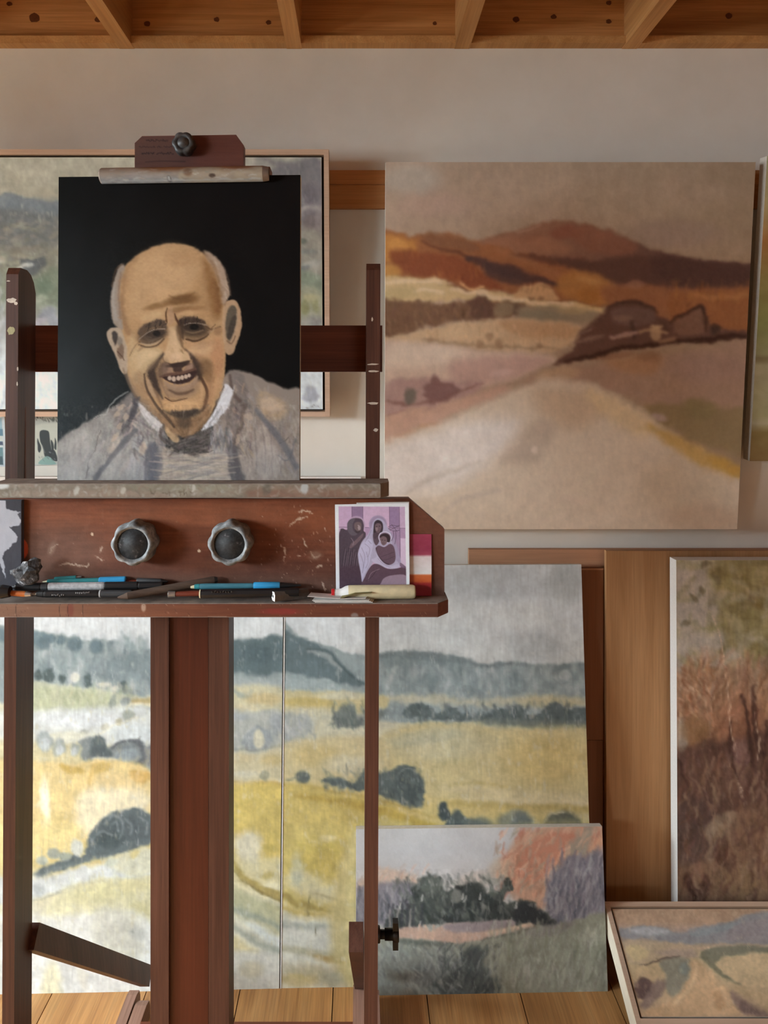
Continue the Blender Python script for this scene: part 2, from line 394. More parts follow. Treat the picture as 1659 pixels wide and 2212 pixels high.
    c.line([(528, 880), (518, 930), (505, 970)], [9, 8, 6], (92, 80, 74), 3, .7, wob=3)
    # --- vest and scarf
    c.poly([(344, 985), (380, 975), (440, 972), (492, 962), (500, 1000), (502, 1060), (345, 1060)], (166, 152, 138), 3, 1, wob=3)
    c.dabs((346, 975, 500, 1044), 170, 56, 7, -3, [(178, 162, 146), (150, 142, 138), (186, 172, 158), (140, 132, 130)], .5, 1.6, 10, 8)
    c.line([(346, 1005), (400, 1000), (450, 1008), (496, 990)], 3, (118, 112, 112), 1.5, .5)
    c.poly([(314, 985), (330, 962), (345, 975), (348, 1010), (342, 1060), (314, 1060)], (104, 102, 107), 4, .9, wob=3, tex=.25, ts=(6, 20))
    c.poly([(490, 968), (506, 970), (520, 1010), (530, 1060), (500, 1060)], (98, 94, 96), 4, .9, wob=3)
    c.poly([(356, 955), (392, 952), (430, 938), (452, 932), (462, 945), (452, 975), (418, 990), (390, 985), (366, 968)], (84, 79, 76), 3, 1, wob=3)
    c.dabs((366, 936, 456, 986), 130, 26, 4, -18, [(58, 54, 52), (104, 98, 94), (72, 68, 66), (120, 112, 108)], .7, 1, 10, 16)
    c.line([(352, 950), (372, 968), (400, 985), (430, 990)], 4, (64, 60, 60), 2, .7)
    # --- head
    skin = [(375, 526), (345, 530), (322, 538), (294, 554), (270, 576), (254, 604), (248, 640), (250, 676), (256, 710), (268, 760), (273, 805), (285, 841), (303, 869), (324, 892), (349, 915), (380, 938), (396, 948), (412, 944), (445, 918), (463, 882), (478, 848), (486, 802), (487, 750), (486, 690), (486, 647), (480, 610), (470, 582), (453, 560), (432, 543), (406, 530)]
    c.poly(skin, (172, 138, 102), 2.5)
    c.poly([(375, 535), (335, 545), (300, 570), (276, 615), (275, 680), (300, 690), (350, 690), (400, 670), (440, 640), (440, 585), (415, 550)], (181, 147, 110), 22, .85)
    c.ell(352, 590, 60, 45, (189, 155, 118), 0, .9, .7)
    c.poly([(440, 560), (462, 590), (474, 625), (478, 680), (466, 690), (452, 650), (446, 610)], (124, 88, 54), 9, .8, tex=.25)
    c.ell(461, 628, 11, 24, (98, 64, 36), -12, .8, .65); c.ell(470, 662, 10, 16, (104, 68, 40), 0, .9, .6, tex=.4)
    c.poly([(285, 720), (300, 760), (345, 765), (340, 790), (318, 800), (310, 830), (286, 825), (274, 780)], (180, 155, 121), 9, .8)
    c.poly([(395, 740), (440, 740), (475, 730), (482, 790), (474, 840), (455, 870), (445, 820), (420, 775)], (178, 140, 106), 8, .8)
    c.ell(470, 775, 14, 40, (168, 122, 90), 0, .8, .6); c.ell(455, 830, 10, 28, (176, 134, 96), 10, .8, .6)
    c.line([(268, 800), (285, 838), (304, 866), (330, 892), (352, 914)], [6, 9, 10, 10, 6], (136, 116, 98), 4, .7)
    c.line([(262, 640), (266, 690), (280, 722)], [6, 10, 12], (134, 104, 76), 6, .6)
    # hair
    c.poly([(262, 572), (247, 600), (240, 635), (239, 665), (242, 694), (250, 708), (266, 716), (263, 686), (258, 647), (259, 614), (270, 583)], (148, 135, 124), 3, 1, wob=2)
    c.line([(246, 612), (244, 650), (250, 690)], [5, 6, 8], (160, 152, 146), 3, .7); c.line([(262, 590), (256, 630), (260, 690)], [3, 4, 4], (132, 104, 84), 3, .7)
    c.line([(268, 570), (250, 585), (242, 620)], [2, 4, 3], (70, 56, 44), 2.5, .8)
    c.poly([(438, 542), (465, 555), (483, 578), (491, 609), (495, 635), (490, 652), (481, 662), (476, 635), (468, 601), (455, 573)], (160, 138, 120), 2.5, 1, wob=2)
    c.dabs((450, 550, 494, 660), 60, 24, 4, 62, [(176, 154, 138), (150, 128, 112), (188, 168, 152)], .6, 1.2, 8, 12, [(442, 545), (465, 557), (482, 580), (490, 610), (494, 636), (484, 655), (476, 630), (466, 598), (455, 573)])
    c.line([(485, 580), (494, 612), (498, 640)], [3, 4, 3], (80, 66, 56), 2, .7)
    # left ear
    c.poly([(231, 727), (236, 714), (248, 710), (260, 714), (268, 730), (274, 755), (276, 790), (273, 811), (262, 806), (251, 777), (238, 749)], (166, 148, 130), 2, 1, wob=1)
    c.poly([(241, 722), (249, 718), (255, 730), (252, 745), (248, 748), (243, 735)], (66, 60, 57), 2.5)
    c.ell(259, 742, 6, 12, (128, 118, 108), -10, .7, .9); c.poly([(252, 760), (262, 746), (267, 752), (266, 774), (258, 778)], (112, 92, 78), 2.5, .9)
    c.line([(253, 762), (262, 772), (268, 782)], 2, (84, 62, 50), 1.2, .8); c.line([(268, 735), (275, 760), (274, 800)], 3, (176, 152, 124), 2, .8)
    # right ear
    c.poly([(486, 662), (496, 651), (509, 653), (519, 671), (522, 699), (518, 726), (509, 751), (499, 769), (486, 763), (482, 720)], (168, 138, 110), 2, 1, wob=1)
    c.poly([(491, 674), (500, 662), (510, 669), (511, 694), (505, 718), (496, 740), (489, 730), (486, 704)], (92, 83, 71), 2.5)
    c.poly([(500, 690), (510, 686), (506, 715), (497, 736), (490, 728)], (62, 54, 48), 3, .8); c.line([(511, 680), (512, 700), (503, 728), (494, 746)], 2.5, (150, 128, 108), 1.5, .8)
    c.line([(490, 740), (500, 746), (508, 730)], 3, (96, 74, 58), 1.5, .7); c.line([(485, 665), (482, 700), (484, 740)], 4, (176, 146, 118), 2, .8)
    # forehead furrows
    c.ell(390, 650, 34, 11, (106, 76, 47), -8, .9, .75, tex=.2); c.ell(345, 661, 30, 7, (122, 90, 58), -14, .9, .7); c.ell(414, 646, 16, 13, (112, 80, 50), 0, .9, .6)
    c.ell(322, 668, 16, 5, (140, 106, 72), -8, .9, .6); c.ell(385, 671, 26, 6, (112, 80, 52), -12, .9, .6)
    c.ell(418, 668, 24, 5, (128, 92, 60), -4, .9, .6); c.ell(415, 680, 28, 7, (188, 152, 114), -4, .9, .7); c.ell(328, 686, 24, 9, (188, 158, 122), -16, .9, .7)
    c.line([(361, 668), (358, 680), (359, 696)], [2, 3, 4], (88, 62, 44), 1.2, .85); c.line([(377, 680), (379, 690), (385, 700)], [2, 4, 5], (84, 58, 42), 1.4, .85)
    c.poly([(364, 670), (371, 664), (374, 680), (374, 700), (364, 702)], (168, 134, 106), 2.5, .85)
    # brows
    c.poly([(296, 722), (304, 709), (322, 699), (341, 692), (356, 696), (359, 712), (341, 708), (321, 714), (304, 727)], (84, 70, 61), 3, .95, wob=2)
    c.dabs((300, 694, 358, 722), 70, 11, 3, -58, [(54, 46, 42), (96, 80, 68), (70, 58, 52)], .8, .9, 8, 25, [(298, 722), (322, 700), (345, 692), (358, 698), (358, 711), (320, 715)])
    c.poly([(384, 700), (388, 691), (402, 687), (422, 688), (438, 694), (444, 702), (422, 701), (399, 704), (391, 712), (383, 713)], (62, 50, 44), 2.5, 1, wob=2)
    c.dabs((386, 686, 442, 706), 60, 10, 3, -70, [(42, 34, 31), (76, 60, 50)], .8, .9, 8, 25, [(385, 702), (390, 690), (420, 687), (442, 699), (400, 704)])
    # eyes
    c.ell(330, 728, 30, 15, (118, 98, 80), -16, .5, .85); c.ell(336, 724, 21, 9, (52, 45, 41), -12, .4); c.ell(338, 723, 9, 7, (34, 30, 28), 0, .4)
    c.line([(312, 733), (322, 737), (334, 737), (345, 732)], [3, 4, 4, 3], (146, 132, 116), 1.2, .9); c.line([(318, 730), (326, 732)], 3, (120, 110, 100), 1, .8)
    c.line([(299, 737), (316, 723), (333, 715), (357, 713)], 1.9, (172, 156, 140), .8, .9); c.line([(300, 741), (316, 745), (333, 742), (352, 730)], [2, 4, 4, 2], (84, 68, 56), 1.4, .8)
    c.line([(304, 744), (320, 748), (338, 744), (350, 735)], [2, 3.5, 3.5, 2], (176, 154, 128), 1.2, .85); c.line([(299, 748), (318, 754), (338, 750), (354, 735)], [2, 4, 4, 3], (98, 78, 60), 1.8, .85)
    c.line([(299, 742), (288, 755), (280, 772)], 1.6, (112, 92, 72), .9, .7); c.line([(303, 748), (292, 762), (284, 782)], 2, (188, 164, 132), 1, .7); c.line([(310, 752), (298, 762)], 3, (112, 92, 74), 2, .7)
    c.poly([(386, 705), (396, 706), (398, 735), (391, 735), (386, 720)], (78, 62, 49), 3, .9)
    c.poly([(396, 712), (420, 712), (446, 712), (452, 722), (440, 734), (420, 739), (402, 736)], (126, 102, 78), 3, .9)
    c.ell(418, 709, 22, 8.5, (44, 37, 34), 2, .4); c.ell(419, 709, 8, 6.5, (24, 21, 20), 0, .4)
    c.line([(397, 705), (409, 701), (426, 701), (446, 705)], 1.9, (164, 150, 136), .8, .9); c.line([(400, 719), (418, 722), (438, 716)], [2, 3.5, 2], (164, 140, 112), 1.3, .8)
    c.line([(400, 726), (420, 727), (444, 720)], [2, 2, 2], (96, 76, 56), 1.2, .7); c.line([(402, 736), (422, 740), (440, 733), (450, 726)], [3, 4, 3, 1], (84, 62, 44), 1.6, .85)
    c.line([(444, 708), (456, 714), (476, 709)], [4, 3, 2], (86, 64, 48), 1.5, .75); c.line([(456, 712), (464, 704)], 2, (92, 68, 50), 1, .7); c.ell(470, 718, 9, 9, (138, 104, 76), 0, .9, .7)
    c.line([(446, 720), (458, 718), (462, 712)], 2, (180, 150, 120), 1, .7)
    # nose
    c.poly([(363, 712), (383, 710), (389, 738), (393, 757), (409, 768), (410, 780), (392, 786), (372, 788), (355, 783), (350, 772), (358, 758), (364, 738)], (190, 160, 127), 3.5, .95)
    c.line([(386, 712), (390, 735), (394, 752)], [5, 6, 4], (128, 100, 74), 2.5, .75); c.ell(379, 774, 13, 10, (198, 166, 134), 0, .8, .8)
    c.line([(372, 755), (378, 775), (374, 784)], 2, (164, 132, 104), 2, .5); c.line([(352, 765), (350, 776), (355, 785)], [2, 3, 2], (120, 94, 74), 1.4, .7)
    c.line([(402, 760), (410, 767), (412, 779)], [3, 4, 3], (74, 54, 44), 1.4, .85); c.dabs((388, 738, 402, 764), 12, 8, 2, 70, [(120, 94, 70), (150, 120, 90)], .6, 1)
    c.poly([(357, 786), (371, 789), (388, 785), (410, 782), (404, 792), (393, 799), (392, 807), (375, 807), (371, 795)], (64, 50, 44), 2, .95)
    # upper lip and folds
    c.poly([(350, 790), (362, 789), (374, 808), (392, 808), (404, 791), (420, 792), (420, 806), (392, 812), (352, 820)], (132, 106, 90), 3, .85)
    c.ell(361, 800, 12, 9, (146, 118, 102), 0, .8, .7); c.ell(411, 796, 9, 8, (148, 120, 104), 0, .8, .7); c.ell(384, 802, 9, 8, (70, 54, 48), 0, .8, .8)
    c.line([(350, 768), (336, 788), (325, 804), (330, 824), (341, 848), (349, 866)], [3, 9, 15, 14, 9, 4], (72, 60, 53), 3, .92, wob=2)
    c.line([(336, 786), (318, 802), (312, 816)], [3, 3, 2], (92, 74, 60), 1.3, .8); c.dabs((318, 785, 345, 830), 40, 16, 2, 118, [(48, 40, 38), (110, 90, 74)], .6, .9, 8, 14)
    c.line([(320, 828), (326, 845), (336, 862)], [8, 11, 7], (152, 126, 102), 3, .85)
    c.line([(311, 812), (314, 836), (326, 864), (344, 890), (362, 908), (374, 924)], [2.5, 4, 5, 5, 5, 4], (82, 66, 54), 1.6, .9)
    c.line([(400, 759), (411, 768), (422, 786), (431, 801), (430, 818)], [2, 4, 11, 15, 9], (64, 50, 45), 3, .9, wob=2)
    c.ell(442, 795, 15, 15, (108, 84, 60), 0, .8, .75, tex=.3); c.ell(449, 812, 10, 18, (126, 96, 66), 0, .9, .6, tex=.3)
    c.line([(431, 815), (438, 828), (445, 842), (447, 862), (439, 886)], [5, 6, 5, 6, 4], (88, 64, 47), 2, .88); c.line([(428, 830), (436, 848), (436, 868)], [5, 7, 5], (178, 142, 108), 3, .6)
    # mouth
    c.poly([(348, 818), (366, 814), (392, 811), (418, 803), (428, 806), (420, 819), (409, 829), (392, 833), (375, 832), (360, 826)], (62, 43, 40), 2)
    c.line([(346, 817), (366, 812), (392, 809), (420, 801)], [4, 6, 6, 4], (102, 76, 63), 1.8, .9)
    for x, y, r, k in ((367, 821, 5, 6), (376, 823, 5, 7), (386, 821, 5, 6), (394, 820, 4.5, 6), (402, 818, 4.5, 5.5), (409, 815, 4, 5)):
        c.ell(x, y, r, k, (196, 174, 156), 0, .45)
    for x in (371.5, 381, 390.5, 398.5, 406): c.line([(x, 816), (x, 827)], .9, (120, 96, 84), .7, .6)
    for x, y in ((377, 834), (389, 833), (398, 832)): c.ell(x, y, 3, 2.5, (140, 118, 104), 0, .6, .8)
    c.line([(354, 830), (373, 845), (396, 845), (417, 836), (426, 820)], [3, 9, 10, 9, 4], (152, 126, 106), 2.4, .92)
    c.line([(362, 845), (380, 854), (400, 854), (418, 846)], [3, 5, 6, 4], (96, 75, 60), 2.2, .85); c.line([(350, 838), (360, 855), (364, 866)], [3, 4, 3], (120, 96, 78), 2, .6)
    c.line([(356, 862), (368, 870), (386, 869), (404, 865)], [2, 2.4, 2.4, 1.5], (88, 64, 47), 1, .85)
    # chin and neck
    c.poly([(352, 872), (380, 872), (420, 866), (436, 872), (428, 888), (400, 896), (370, 894)], (184, 147, 109), 6, .9); c.dabs((355, 868, 440, 898), 50, 14, 3, -10, [(196, 160, 122), (160, 124, 88), (178, 138, 100)], .5, 1.2)
    c.line([(374, 897), (398, 900), (426, 892)], [8, 15, 8], (58, 52, 49), 3.5, .92); c.ell(397, 915, 17, 14, (92, 76, 62), 0, .8, .85)
    c.poly([(340, 900), (362, 912), (385, 938), (380, 946), (350, 930)], (168, 134, 100), 4, .8); c.poly([(430, 905), (452, 890), (440, 922), (415, 944), (408, 938)], (150, 116, 84), 4, .8)
    for q in ([(376, 905), (386, 925), (398, 945)], [(392, 915), (398, 930), (402, 946)], [(412, 912), (408, 930), (404, 945)], [(365, 905), (378, 926), (392, 944)]): c.line(q, 2.4, (94, 72, 54), 1.2, .75)
    c.line([(420, 915), (412, 935)], 4, (182, 144, 108), 2, .6); c.line([(372, 920), (384, 940)], 4, (188, 152, 116), 2, .6)
    # shirt collar
    c.poly([(294, 872), (304, 872), (322, 892), (349, 921), (346, 940), (324, 922), (304, 898)], (192, 187, 186), 2, 1, wob=2)
    c.line([(300, 885), (318, 908), (340, 930)], 3, (160, 154, 154), 1.4, .6); c.line([(294, 870), (310, 880), (330, 902), (352, 925)], 1.6, (70, 58, 50), 1, .7)
    c.poly([(486, 832), (497, 840), (503, 852), (498, 874), (478, 903), (458, 926), (433, 938), (448, 914), (472, 874), (480, 850)], (200, 199, 203), 2, 1, wob=2)
    c.dabs((448, 838, 500, 932), 60, 30, 3, 120, [(214, 214, 218), (178, 178, 184), (206, 205, 208)], .6, 1, 6, 10, [(486, 836), (500, 852), (480, 900), (440, 934), (470, 880)])
    for q in ([(480, 884), (462, 910), (450, 926)], [(470, 892), (452, 922)]): c.line(q, 1.6, (110, 108, 112), .9, .7)
    c.line([(484, 838), (470, 874), (448, 910), (420, 942)], 1.8, (76, 58, 46), 1, .75)
    c.line([(352, 925), (346, 945), (356, 962)], [5, 7, 4], (88, 78, 74), 2, .85); c.poly([(358, 925), (372, 940), (388, 952), (380, 962), (362, 948)], (182, 152, 118), 2.5, .85)
    c.line([(436, 938), (450, 935), (454, 950)], 4, (84, 78, 76), 2, .7)
    c.dabs((455, 930, 500, 985), 60, 26, 5, 85, [(132, 130, 134), (98, 98, 104), (164, 158, 158)], .6, 1.2, 10, 16)
    # glazes that model the head
    c.poly([(300, 760), (322, 752), (348, 758), (346, 772), (330, 792), (312, 806), (298, 800), (292, 780)], (190, 166, 132), 9, .75)
    c.ell(318, 772, 18, 10, (200, 174, 138), -30, .9, .6); c.ell(430, 760, 28, 12, (194, 160, 126), -10, .9, .7); c.ell(440, 748, 24, 7, (164, 132, 102), -12, .9, .5)
    c.ell(458, 850, 8, 26, (190, 150, 112), 14, .9, .6); c.ell(398, 880, 22, 7, (200, 162, 122), -4, .9, .6)
    c.line([(300, 812), (306, 840), (322, 868), (342, 893)], [7, 9, 8, 6], (178, 144, 108), 4, .6)
    c.ell(352, 640, 30, 16, (196, 160, 122), 0, .9, .5); c.ell(300, 640, 18, 40, (180, 148, 112), 0, .9, .5); c.ell(395, 560, 40, 18, (170, 134, 98), 0, .9, .5)
    c.line([(270, 600), (264, 650), (268, 700), (276, 722)], [6, 7, 8, 8], (140, 106, 78), 5, .55)
    c.line([(298, 556), (276, 580), (264, 608)], [4, 6, 6], (150, 116, 84), 5, .6)
    c.line([(440, 548), (456, 566), (470, 598), (478, 640)], [3, 5, 6, 6], (112, 78, 48), 4, .5)
    c.ell(352, 800, 10, 20, (86, 70, 60), 20, .9, .5); c.ell(425, 800, 8, 22, (74, 58, 50), -10, .9, .6)
    c.ell(330, 722, 34, 20, (96, 78, 62), -14, .9, .35); c.ell(416, 712, 34, 20, (84, 64, 48), 0, .9, .35)
    c.smear(1.3, 8, 4, (228, 520, 530, 945)); c.smear(3, 14, 9, (128, 850, 648, 1044))
    c.brush((262, 535, 486, 690), 420, 20, 6, -8, .28, 2, 5, 35); c.brush((266, 690, 486, 945), 900, 11, 3.2, 60, .4, 1, 8, 60)
    c.dabs((284, 800, 330, 890), 70, 7, 2, 60, [(190, 158, 120), (150, 118, 88)], .4, .9); c.dabs((445, 780, 484, 870), 70, 8, 2, 95, [(196, 154, 116), (160, 114, 84)], .4, .9)
    c.brush((128, 880, 648, 1044), 1100, 14, 4, lambda x, y: 115 if x < 340 else (0 if 350 < x < 495 and y > 980 else 75), .5, 1.2, 10, 22)
    c.blur(1, (262, 526, 486, 690))
    # last accents
    D = (58, 47, 42)
    c.ell(330, 727, 31, 14, (66, 54, 46), -14, .8, .6); c.ell(418, 714, 32, 15, (56, 45, 38), 3, .8, .6); c.ell(386, 722, 6, 20, (92, 72, 54), -6, .9, .5)
    c.poly([(338, 898), (372, 907), (398, 913), (430, 903), (456, 884), (444, 918), (414, 945), (396, 950), (380, 940), (354, 920)], (116, 92, 71), 5, .75, wob=2)
    for w in ([(352, 912), (372, 930), (388, 945)], [(444, 905), (428, 924), (410, 942)]): c.line(w, [4, 6, 3], (150, 120, 92), 3, .55)
    c.line([(352, 768), (338, 788), (328, 804), (333, 824), (343, 848)], [3, 11, 18, 16, 8], D, 6, .72); c.line([(350, 792), (344, 812), (350, 834)], [6, 9, 5], (92, 74, 63), 4, .55)
    c.line([(411, 768), (424, 787), (432, 803), (430, 822)], [3, 13, 18, 10], D, 6, .72); c.ell(446, 800, 13, 20, (112, 86, 60), 12, .9, .5)
    c.line([(312, 812), (315, 838), (328, 866), (346, 892), (364, 912), (376, 928)], [2, 4, 5, 6, 6, 4], (74, 60, 50), 2, .8); c.line([(333, 846), (342, 864), (350, 884)], [6, 6, 4], (104, 82, 66), 3.5, .6)
    c.line([(432, 816), (440, 832), (447, 850), (446, 870), (437, 892)], [4, 6, 6, 6, 4], (80, 58, 44), 2.2, .8)
    c.line([(320, 826), (325, 845), (334, 860)], [5, 8, 5], (170, 142, 114), 3, .7); c.line([(430, 834), (436, 850), (434, 868)], [4, 6, 4], (186, 150, 114), 3, .6)
    c.ell(384, 792, 25, 5, (54, 42, 38), -6, .7, .8); c.line([(346, 818), (366, 813), (392, 810), (422, 801)], [3, 5, 5, 4], (90, 66, 56), 1.8, .8)
    c.poly([(352, 819), (368, 816), (392, 813), (420, 806), (423, 811), (412, 825), (394, 833), (374, 832), (360, 826)], (52, 38, 36), 2, .8); c.poly([(348, 834), (372, 842), (400, 842), (424, 824), (432, 840), (420, 858), (392, 866), (362, 862)], (136, 112, 93), 7, .6)
    for x, y, r, k in ((366, 821, 4.2, 4.5), (375, 822.5, 4.6, 5.6), (385, 821, 4.4, 5), (393, 819.5, 4, 5), (401, 817.5, 4, 4.6), (408, 815, 3.4, 4)): c.ell(x, y, r, k, (186, 164, 147), 0, .6, .95)
    c.line([(356, 829), (374, 840), (396, 841), (416, 832), (426, 818)], [3, 7, 8, 7, 4], (152, 126, 106), 2.4, .8); c.line([(366, 847), (382, 854), (402, 853), (417, 846)], [3, 6, 7, 4], (92, 72, 58), 3, .75)
    c.line([(356, 863), (370, 871), (388, 869), (404, 865)], [2, 2.2, 2.2, 1.2], (82, 60, 45), 1, .8); c.ell(395, 880, 30, 8, (196, 158, 118), -4, .9, .7)
    c.line([(352, 892), (374, 901), (400, 904), (430, 895), (448, 880)], [3, 9, 12, 9, 3], (62, 54, 48), 5, .8); c.ell(398, 918, 14, 12, (78, 66, 56), 0, .9, .6)
    c.ell(338, 723, 8, 6, (30, 27, 26), 0, .6, .8); c.ell(419, 709, 10, 6.5, (22, 19, 18), 0, .6, .8); c.line([(301, 735), (316, 723), (333, 715), (356, 713)], 1.4, (160, 144, 130), .8, .65); c.line([(398, 705), (409, 701), (426, 701), (445, 705)], 1.4, (150, 136, 124), .8, .65)
    c.line([(300, 747), (318, 753), (338, 749), (353, 736)], [2, 3, 3, 2], (84, 66, 52), 1.6, .7); c.line([(305, 743), (320, 747), (337, 743), (349, 735)], [1.5, 3, 3, 1.5], (150, 128, 104), 1.4, .5)
    c.line([(402, 736), (422, 740), (440, 733), (450, 725)], [3, 4, 3, 1], (74, 55, 40), 1.8, .8); c.line([(401, 719), (418, 722), (438, 716)], [1.5, 3, 2], (132, 108, 84), 1.4, .5)
    c.dabs((300, 694, 358, 722), 60, 10, 2.4, -58, [(44, 38, 35), (80, 66, 56)], .7, .9, 8, 25, [(298, 722), (322, 700), (345, 692), (358, 698), (358, 711), (320, 715)])
    c.dabs((386, 686, 442, 706), 50, 10, 2.4, -70, [(36, 30, 28), (64, 50, 42)], .7, .9, 8, 25, [(385, 702), (390, 690), (420, 687), (442, 699), (400, 704)])
    c.line([(390, 738), (394, 752), (400, 760)], [4, 3, 2], (116, 90, 66), 2, .7); c.ell(380, 772, 9, 7, (206, 176, 144), 0, .9, .7); c.line([(376, 720), (379, 745), (380, 762)], [6, 7, 6], (200, 170, 136), 4, .6)
    c.line([(361, 668), (358, 680), (360, 698)], [1.5, 2.6, 3], (84, 60, 43), 1.2, .8); c.line([(377, 680), (380, 690), (386, 702)], [1.5, 3, 4], (78, 54, 40), 1.4, .8)
    c.ell(388, 649, 30, 9, (104, 75, 47), -8, .9, .6); c.line([(365, 640), (380, 647), (400, 645), (420, 634)], [2, 5, 6, 3], (98, 70, 44), 3.5, .5)
    c.line([(266, 800), (280, 838), (300, 868), (325, 893)], [3, 5, 6, 4], (112, 94, 78), 3, .6)
    # cooler half-tones round the jaw, darker temple
    c.poly([(296, 806), (312, 818), (318, 850), (338, 884), (352, 905), (330, 896), (302, 866), (284, 836)], (132, 108, 88), 8, .4); c.poly([(450, 815), (462, 840), (456, 880), (440, 905), (436, 880), (446, 850)], (140, 106, 80), 7, .4)
    c.poly([(420, 770), (440, 776), (462, 800), (460, 830), (446, 826), (436, 806)], (128, 98, 72), 8, .45); c.poly([(436, 560), (456, 585), (468, 630), (470, 690), (456, 690), (446, 640)], (136, 100, 66), 10, .5); c.ell(440, 640, 24, 50, (150, 114, 78), 0, .9, .4)
    c.poly([(345, 768), (334, 792), (318, 806), (306, 800), (322, 784)], (160, 134, 104), 6, .4)
    c.weather(.05, 6, 6, None, 0, 3, (240, 526, 525, 945)); c.weather(.16, 5, 14, (188, 180, 172), .3, 11, (128, 880, 648, 1044))
    # jacket accents
    c.line([(296, 866), (290, 888), (280, 912)], [10, 13, 8], (74, 72, 76), 3, .7, wob=4, ws=8); c.line([(292, 935), (264, 966), (232, 1006), (206, 1042)], [10, 12, 10, 8], (98, 98, 102), 3, .7, wob=2)
    c.line([(328, 968), (334, 1000), (330, 1040)], [14, 18, 16], (96, 96, 104), 5, .65, wob=3); c.line([(505, 975), (512, 1010), (516, 1042)], [8, 12, 14], (88, 84, 86), 4, .7, wob=2); c.line([(554, 890), (585, 930), (616, 972), (640, 1016)], [8, 11, 12, 8], (100, 98, 102), 4, .5)
    for q in ((262, 885, 10, 5, -40), (252, 900, 9, 5, -40), (272, 905, 7, 5, -60), (258, 925, 9, 4, -50), (248, 950, 12, 5, -50), (308, 975, 8, 14, 10), (513, 955, 4, 12, 10), (537, 905, 9, 8, 0), (585, 880, 22, 14, 30)): c.ell(q[0], q[1], q[2], q[3], (186, 165, 146), q[4], .8, .6, wob=3, ws=7)
    for q in ((180, 985, 26, 34, 20), (262, 1010, 22, 30, 10), (580, 1000, 30, 34, 0), (150, 1020, 24, 20, 0)): c.ell(q[0], q[1], q[2], q[3], (170, 165, 162), q[4], .9, .35, wob=6, ws=12)
    c.dabs((350, 985, 498, 1042), 60, 60, 5, -4, [(196, 178, 160), (126, 120, 120), (184, 166, 150)], .4, 1.6, 8, 8)
    c.mott(5, 3, (4, 4, 4), 12, 2, (230, 520, 530, 960)); c.mott(2.6, 2.2, (3, 3, 3), 17, 1, (128, 860, 648, 1044))
    return c
def paint_valley():
    c = Canvas([(833, 348), (1632, 353), (1589, 1142), (829, 1143)], 2.6, seed=11)
    Z = lambda pts: [(820 + x / 1.977, 340 + y / 1.977) for x, y in pts]
    def P(pts, col, soft=4, a=1, **k): c.poly(Z(pts), col, soft, a, **k)
    def Ln(pts, w, col, soft=2, a=1, **k): c.line(Z(pts), w, col, soft, a, **k)
    def E(x, y, rx, ry, col, ang=0, soft=.7, a=1, **k): c.ell(820 + x / 1.977, 340 + y / 1.977, rx / 1.977, ry / 1.977, col, ang, soft, a, **k)
    def bg(X, Y):
        t = np.clip((X - 830) / 800, 0, 1)[..., None]; v = np.clip((Y - 350) / 220, 0, 1)[..., None]
        return (np.array((136, 117, 97)) * (1 - t) + np.array((117, 98, 76)) * t) + v * np.array((2, -3, -6))
    c.fill(bg); c.mott(70, 60, (7, 6, 6), 3); c.mott(16, 22, (3, 3, 3), 8)
    E(140, 90, 120, 60, (140, 129, 112), 0, .9, .8); E(250, 200, 160, 50, (146, 118, 100), 0, .9, .4); E(1250, 330, 200, 60, (112, 90, 76), 0, .9, .5)
    c.brush((835, 355, 1620, 560), 240, 60, 16, -20, .25, 6, 5, 60)
    # far mountain
    P([(430, 352), (520, 326), (600, 310), (680, 282), (760, 268), (860, 278), (960, 305), (1060, 345), (1160, 390), (1260, 420), (1400, 445), (1640, 475), (1640, 620), (400, 620), (400, 400)], (112, 76, 55), 5, 1, col2=(78, 52, 40), ax=[(1180, 500), (1420, 560)])
    E(800, 320, 70, 30, (106, 62, 44), -10, .9, .8); E(640, 345, 60, 16, (98, 62, 44), -8, .8, .7); Ln([(590, 320), (640, 310), (690, 290)], 4, (140, 108, 86), 2.5, .6)
    P([(440, 360), (560, 340), (700, 340), (820, 400), (640, 420), (500, 400)], (128, 86, 60), 9, .6)
    P([(860, 290), (960, 310), (1100, 370), (1060, 420), (900, 400), (820, 340)], (108, 66, 46), 9, .7)
    P([(640, 440), (760, 430), (950, 440), (1140, 420), (1260, 424), (1400, 446), (1640, 480), (1640, 580), (1400, 572), (1250, 570), (1080, 550), (900, 500), (760, 476)], (68, 43, 33), 7, .9, wob=4)
    P([(1180, 430), (1300, 432), (1640, 480), (1640, 570), (1350, 562), (1200, 520)], (58, 36, 28), 9, .7)
    # near hill, left
    P([(0, 318), (120, 326), (200, 318), (300, 326), (380, 346), (480, 372), (620, 410), (780, 460), (900, 520), (960, 570), (940, 640), (700, 610), (560, 585), (400, 560), (270, 525), (0, 510)], (118, 72, 42), 5, 1, wob=5)
    P([(0, 330), (90, 335), (160, 350), (150, 420), (60, 440), (0, 440)], (152, 102, 48), 9, .9, wob=6); E(80, 375, 40, 26, (166, 116, 60), 0, .9, .7); E(50, 480, 45, 26, (156, 112, 54), 0, .9, .8)
    P([(60, 400), (200, 400), (300, 420), (420, 470), (500, 520), (520, 580), (400, 560), (280, 520), (120, 500), (50, 450)], (104, 54, 31), 9, .9, wob=6)
    P([(180, 325), (300, 330), (400, 360), (420, 400), (300, 385), (200, 360)], (100, 66, 44), 7, .7); Ln([(180, 360), (260, 385), (340, 410), (420, 435)], [4, 6, 8, 8], (72, 42, 28), 4, .75)
    Ln([(380, 430), (500, 470), (600, 500), (720, 532), (850, 556)], [14, 24, 22, 14, 6], (62, 41, 35), 5, .95, wob=4); P([(450, 440), (560, 480), (640, 520), (600, 545), (520, 530), (450, 490)], (60, 42, 37), 7, .8)
